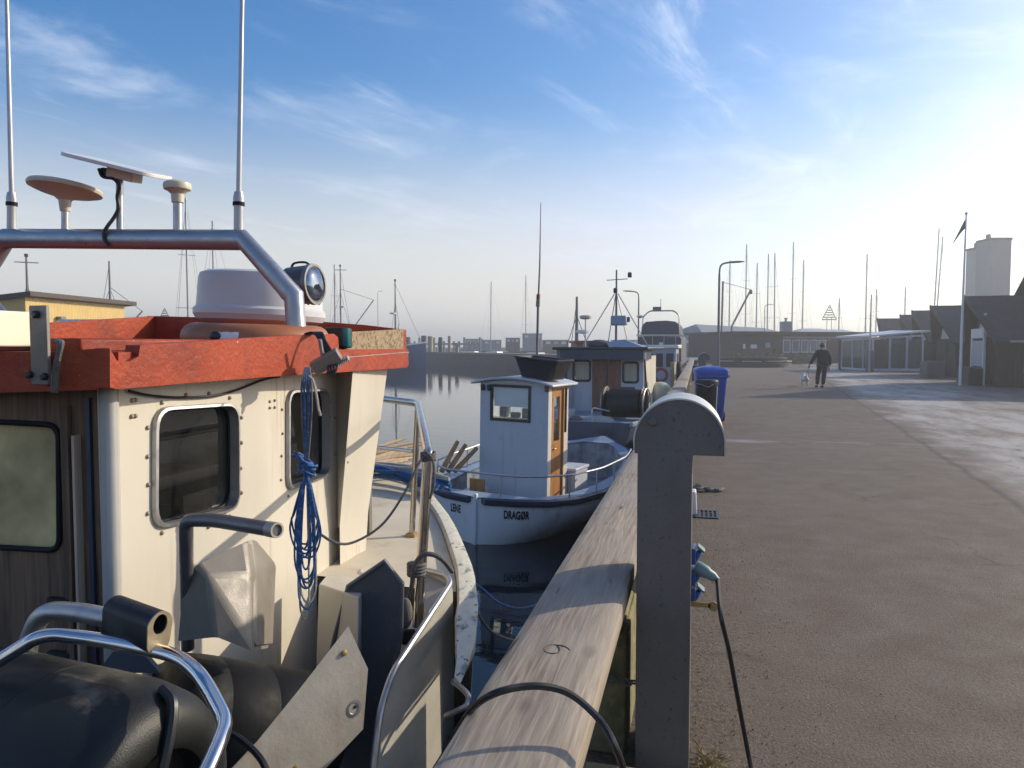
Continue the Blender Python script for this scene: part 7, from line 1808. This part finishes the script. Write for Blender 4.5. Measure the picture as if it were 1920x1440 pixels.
# ------------------------------------------------------------------ sailing boats
def sail(px, ytop, d, label, lean=0.0, L_=9.0, boom=True, rz=0.4, sp=2, pxb=None):
    top = D(px, ytop, d); H = top.z - WZ
    t = thing("sailing_boat", label, "sailing boat", local=True, group="sailing boats with bare masts")
    Fn = hullfun(L_, L_ * .3, 1.0, .1, .3, TRANSOM); lhull("hull", t, M['hullwhite'], Fn, 12, deckz=-.03, deckm=M['white'])
    mb = MB(); mb.loft([[V(x, y, z) for x, y in ((-.8, L_ * .3), (.8, L_ * .3), (.45, L_ * .62), (-.45, L_ * .62))] for z in (.95, 1.4)], closed=True, caps=True); mb.build("cabin", M['white'], t)
    my_ = L_ * .56; tl = lean * H
    m_ = ltube("mast", t, M['mastalu'], [V(0, my_, .9), V(tl, my_, H)], [.125, .09] if d > 90 else [.085, .065], 8)
    for k in range(sp):
        z_ = H * (.42 + .28 * k); w__ = .75 - .18 * k; ltube("spreader", m_, M['mastalu'], [V(-w__ + tl * z_ / H, my_, z_), V(w__ + tl * z_ / H, my_, z_)], .022, 5)
    for s_ in (-1, 1): ltube("shroud", m_, M['mastalu'], [V(tl, my_, H - .3), V(s_ * .75 + tl * .42, my_, H * .42), V(s_ * L_ * .13, my_ - .2, 1.0)], .011, 4)
    ltube("forestay", m_, M['mastalu'], [V(tl, my_, H - .2), V(0, L_ * .97, 1.2)], .014, 4); ltube("backstay", m_, M['mastalu'], [V(tl, my_, H), V(0, .1, 1.1)], .011, 4)
    if boom: ltube("boom", m_, M['mastalu'], [V(0, my_ - .1, 2.0), V(0, L_ * .12, 2.05)], .07, 6)
    place(t, (0, 0, 0), rz); bpy.context.view_layer.update()
    off_ = t.matrix_world @ V(tl, my_, H); t.location = (top.x - off_.x, top.y - off_.y, WZ); return t
sail(348, 371, 52, "sailing boat whose tall pale mast stands behind the mushroom aerial", L_=10, rz=.9)
sail(398, 414, 60, "sailing boat with mast rising over the white radar dome", rz=1.2)
sail(627, 496, 95, "sailing boat mast just left of the far blue cutter's mast", rz=.3)
sail(921, 528, 150, "sailing boat with a slim mast beyond the dark pier", rz=1.0, lean=.012)
sail(986, 516, 150, "sailing boat mast close left of the tall dark aerial", rz=.6)
sail(1369, 488, 112, "sailing boat mast close right of the tall curved street lamp", rz=.5)
sail(1400, 458, 116, "sailing boat with the tallest mast of the pair right of the curved lamp", rz=-.5)
sail(1420, 493, 112, "sailing boat mast between the curved lamp's head and the chimney, leftmost short one", rz=-.4)
sail(1441, 476, 118, "sailing boat mast above the small street lamp, left one of two", rz=-.6)
sail(1453, 474, 114, "sailing boat mast above the small street lamp, right one of two", rz=-.5, lean=-.01)
sail(1488, 454, 116, "sailing boat with tall mast just right of the chimney stack", rz=-.7)
sail(1507, 488, 114, "sailing boat mast second to the right of the chimney stack", rz=-.7)
sail(1574, 559, 118, "sailing boat with the short mast right of the triangular daymark", rz=-.5, L_=7)
sail(1626, 476, 112, "sailing boat with three spreaders on its mast above the pavilion's left edge", rz=.2, sp=3)
sail(1634, 552, 104, "sailing boat with short mast directly over the pavilion's pole", L_=7)
sail(1644, 541, 118, "sailing boat with thin mast left of the farthest shed", L_=7, rz=-.5)
sail(1698, 538, 116, "sailing boat mast over the sheds behind the pavilion", L_=7, rz=.6)
sail(1761, 428, 112, "sailing boat with the left and taller of two leaning masts over the sheds", rz=.7, lean=.045, L_=11)
sail(1768, 443, 116, "sailing boat with the right and lower of two leaning masts over the sheds", rz=-.5, lean=.045, L_=11)
# crane boom by the club house
cr = D(1352, 640, 72); cn = thing("mast_crane", "small harbour crane with slanting jib behind the curved street lamp", "crane", (cr.x, cr.y, 0))
zt_ = D(1352, 528, 72).z; j0, j1 = D(1372, 612, 72), D(1408, 543, 72)
ltube("crane_post", cn, M['maststeel'], [V(cr.x, cr.y, 0), V(cr.x + .1, cr.y, zt_)], .10, 8); ltube("jib", cn, M['maststeel'], [V(j0.x, j0.y, 1.2), j0, j1], .09, 8); ltube("jib_tie", cn, M['cable'], [V(cr.x + .1, cr.y, zt_ - .1), j1], .025, 5)
mb = MB(); mb.box(j1 - V(0, 0, .25), (.25, .25, .35)); mb.build("hook_block", M['black'], cn)
# triangular daymarks
def daymark(px, py, d, label):
    t = thing("daymark", label, "daymark", local=True, group="triangular daymarks"); z_ = D(px, py, d).z - WZ
    for x in (-.35, .35): ltube("leg", t, M['maststeel'], [V(x * 1.3, 0, 0), V(x, 0, z_ - 2.0)], .05, 6)
    mb = MB()
    for k in range(7): y_ = k / 6; mb.bar(V(-1.1 + 1.1 * y_, 0, z_ - 2.3 + 2.3 * y_ * .97), V(1.1 - 1.1 * y_, 0, z_ - 2.3 + 2.3 * y_ * .97), .06, .16)
    mb.bar(V(-1.15, 0, z_ - 2.3), V(0, 0, z_), .08, .08); mb.bar(V(1.15, 0, z_ - 2.3), V(0, 0, z_), .08, .08); mb.build("triangle", M['maststeel'], t)
    p = D(px, 640, d); place(t, (p.x, p.y, WZ), YAW)
daymark(1554, 572, 118, "triangular slatted daymark above the pale low roofs")
daymark(310, 578, 120, "tiny triangular daymark beyond the yellow building")
# ------------------------------------------------------------------ yellow harbour building on its quay at the far side
ya, yb2 = D(47, 556, 36), D(232, 571, 44); zt_ = ya.z; ya.z = yb2.z = 0
yu = (yb2 - ya).normalized(); yn = V(-yu.y, yu.x, 0); Ly = (yb2 - ya).length
mb = MB(); c_ = ya + yu * Ly * .5 + yn * 4
mb.box((c_.x, c_.y, (WZ - 1 + .55) / 2), (Ly + 14, 22, .55 - WZ + 1), (0, 0, math.atan2(yu.y, yu.x))); structure(mb.build("far_quay", M['concrete']))
t = thing("yellow_building", "yellow corrugated harbour building with brown roof edge seen over the red roof", "building", ya + yu * Ly / 2)
def Y_(s_, q_, z_): return ya + yu * s_ + yn * q_ + V(0, 0, z_)
mb = MB(); n_ = int(Ly / .11); fr_, tp = [], []
for k in range(n_ + 1): fr_.append(Y_(Ly * k / n_, -.03 if k % 2 else .0, .55)); tp.append(Y_(Ly * k / n_, -.03 if k % 2 else .0, zt_))
mb.loft([fr_, tp]); mb.loft([[Y_(0, 0.0, .55), Y_(0, 8, .55)], [Y_(0, 0, zt_), Y_(0, 8, zt_ - .9)]]); mb.loft([[Y_(Ly, 0.0, .55), Y_(Ly, 8, .55)], [Y_(Ly, 0, zt_), Y_(Ly, 8, zt_ - .9)]]); mb.loft([[Y_(0, 8, .55), Y_(Ly, 8, .55)], [Y_(0, 8, zt_ - .9), Y_(Ly, 8, zt_ - .9)]]); mb.build("wall", M['yellow'], t, smooth=10)
mb = MB(); mb.plate([Y_(-.3, -.5, zt_ + .02), Y_(Ly + .5, -.5, zt_ + .02), Y_(Ly + .5, 8.4, zt_ - .9), Y_(-.3, 8.4, zt_ - .9)], (0, 0, .22)); mb.build("roof", M['brownroof'], t)
for s_ in (Ly * .28, Ly * .93): 
    mb = MB(); mb.box(Y_(s_, -.18, zt_ - .95), (.35, .3, .14)); mb.build("wall_lamp", M['maststeel'], t)
for k in range(6):
    p = D(128 + k * 13, 600, 31); mb = MB(); mb.lathe([(.0, 0), (.30, 0), (.33, .15), (.33, .8), (.31, .86), (0, .88)], V(p.x, p.y, 1.82), (0, 0, 1), 16)
    mb.box((p.x, p.y, 1.18), (.75, .75, 1.26))
    tag(mb.build("white_tub", M['white']), "white ribbed tub standing in a row before the yellow wall", "tub", "white tubs before the yellow building")
# waiting quay below the tubs
p = D(165, 600, 31); mb = MB(); mb.box((p.x, p.y, (WZ - 1 + .545) / 2), (7, 4, .545 - WZ + 1), (0, 0, YAW)); structure(mb.build("tub_jetty", M['concrete']))
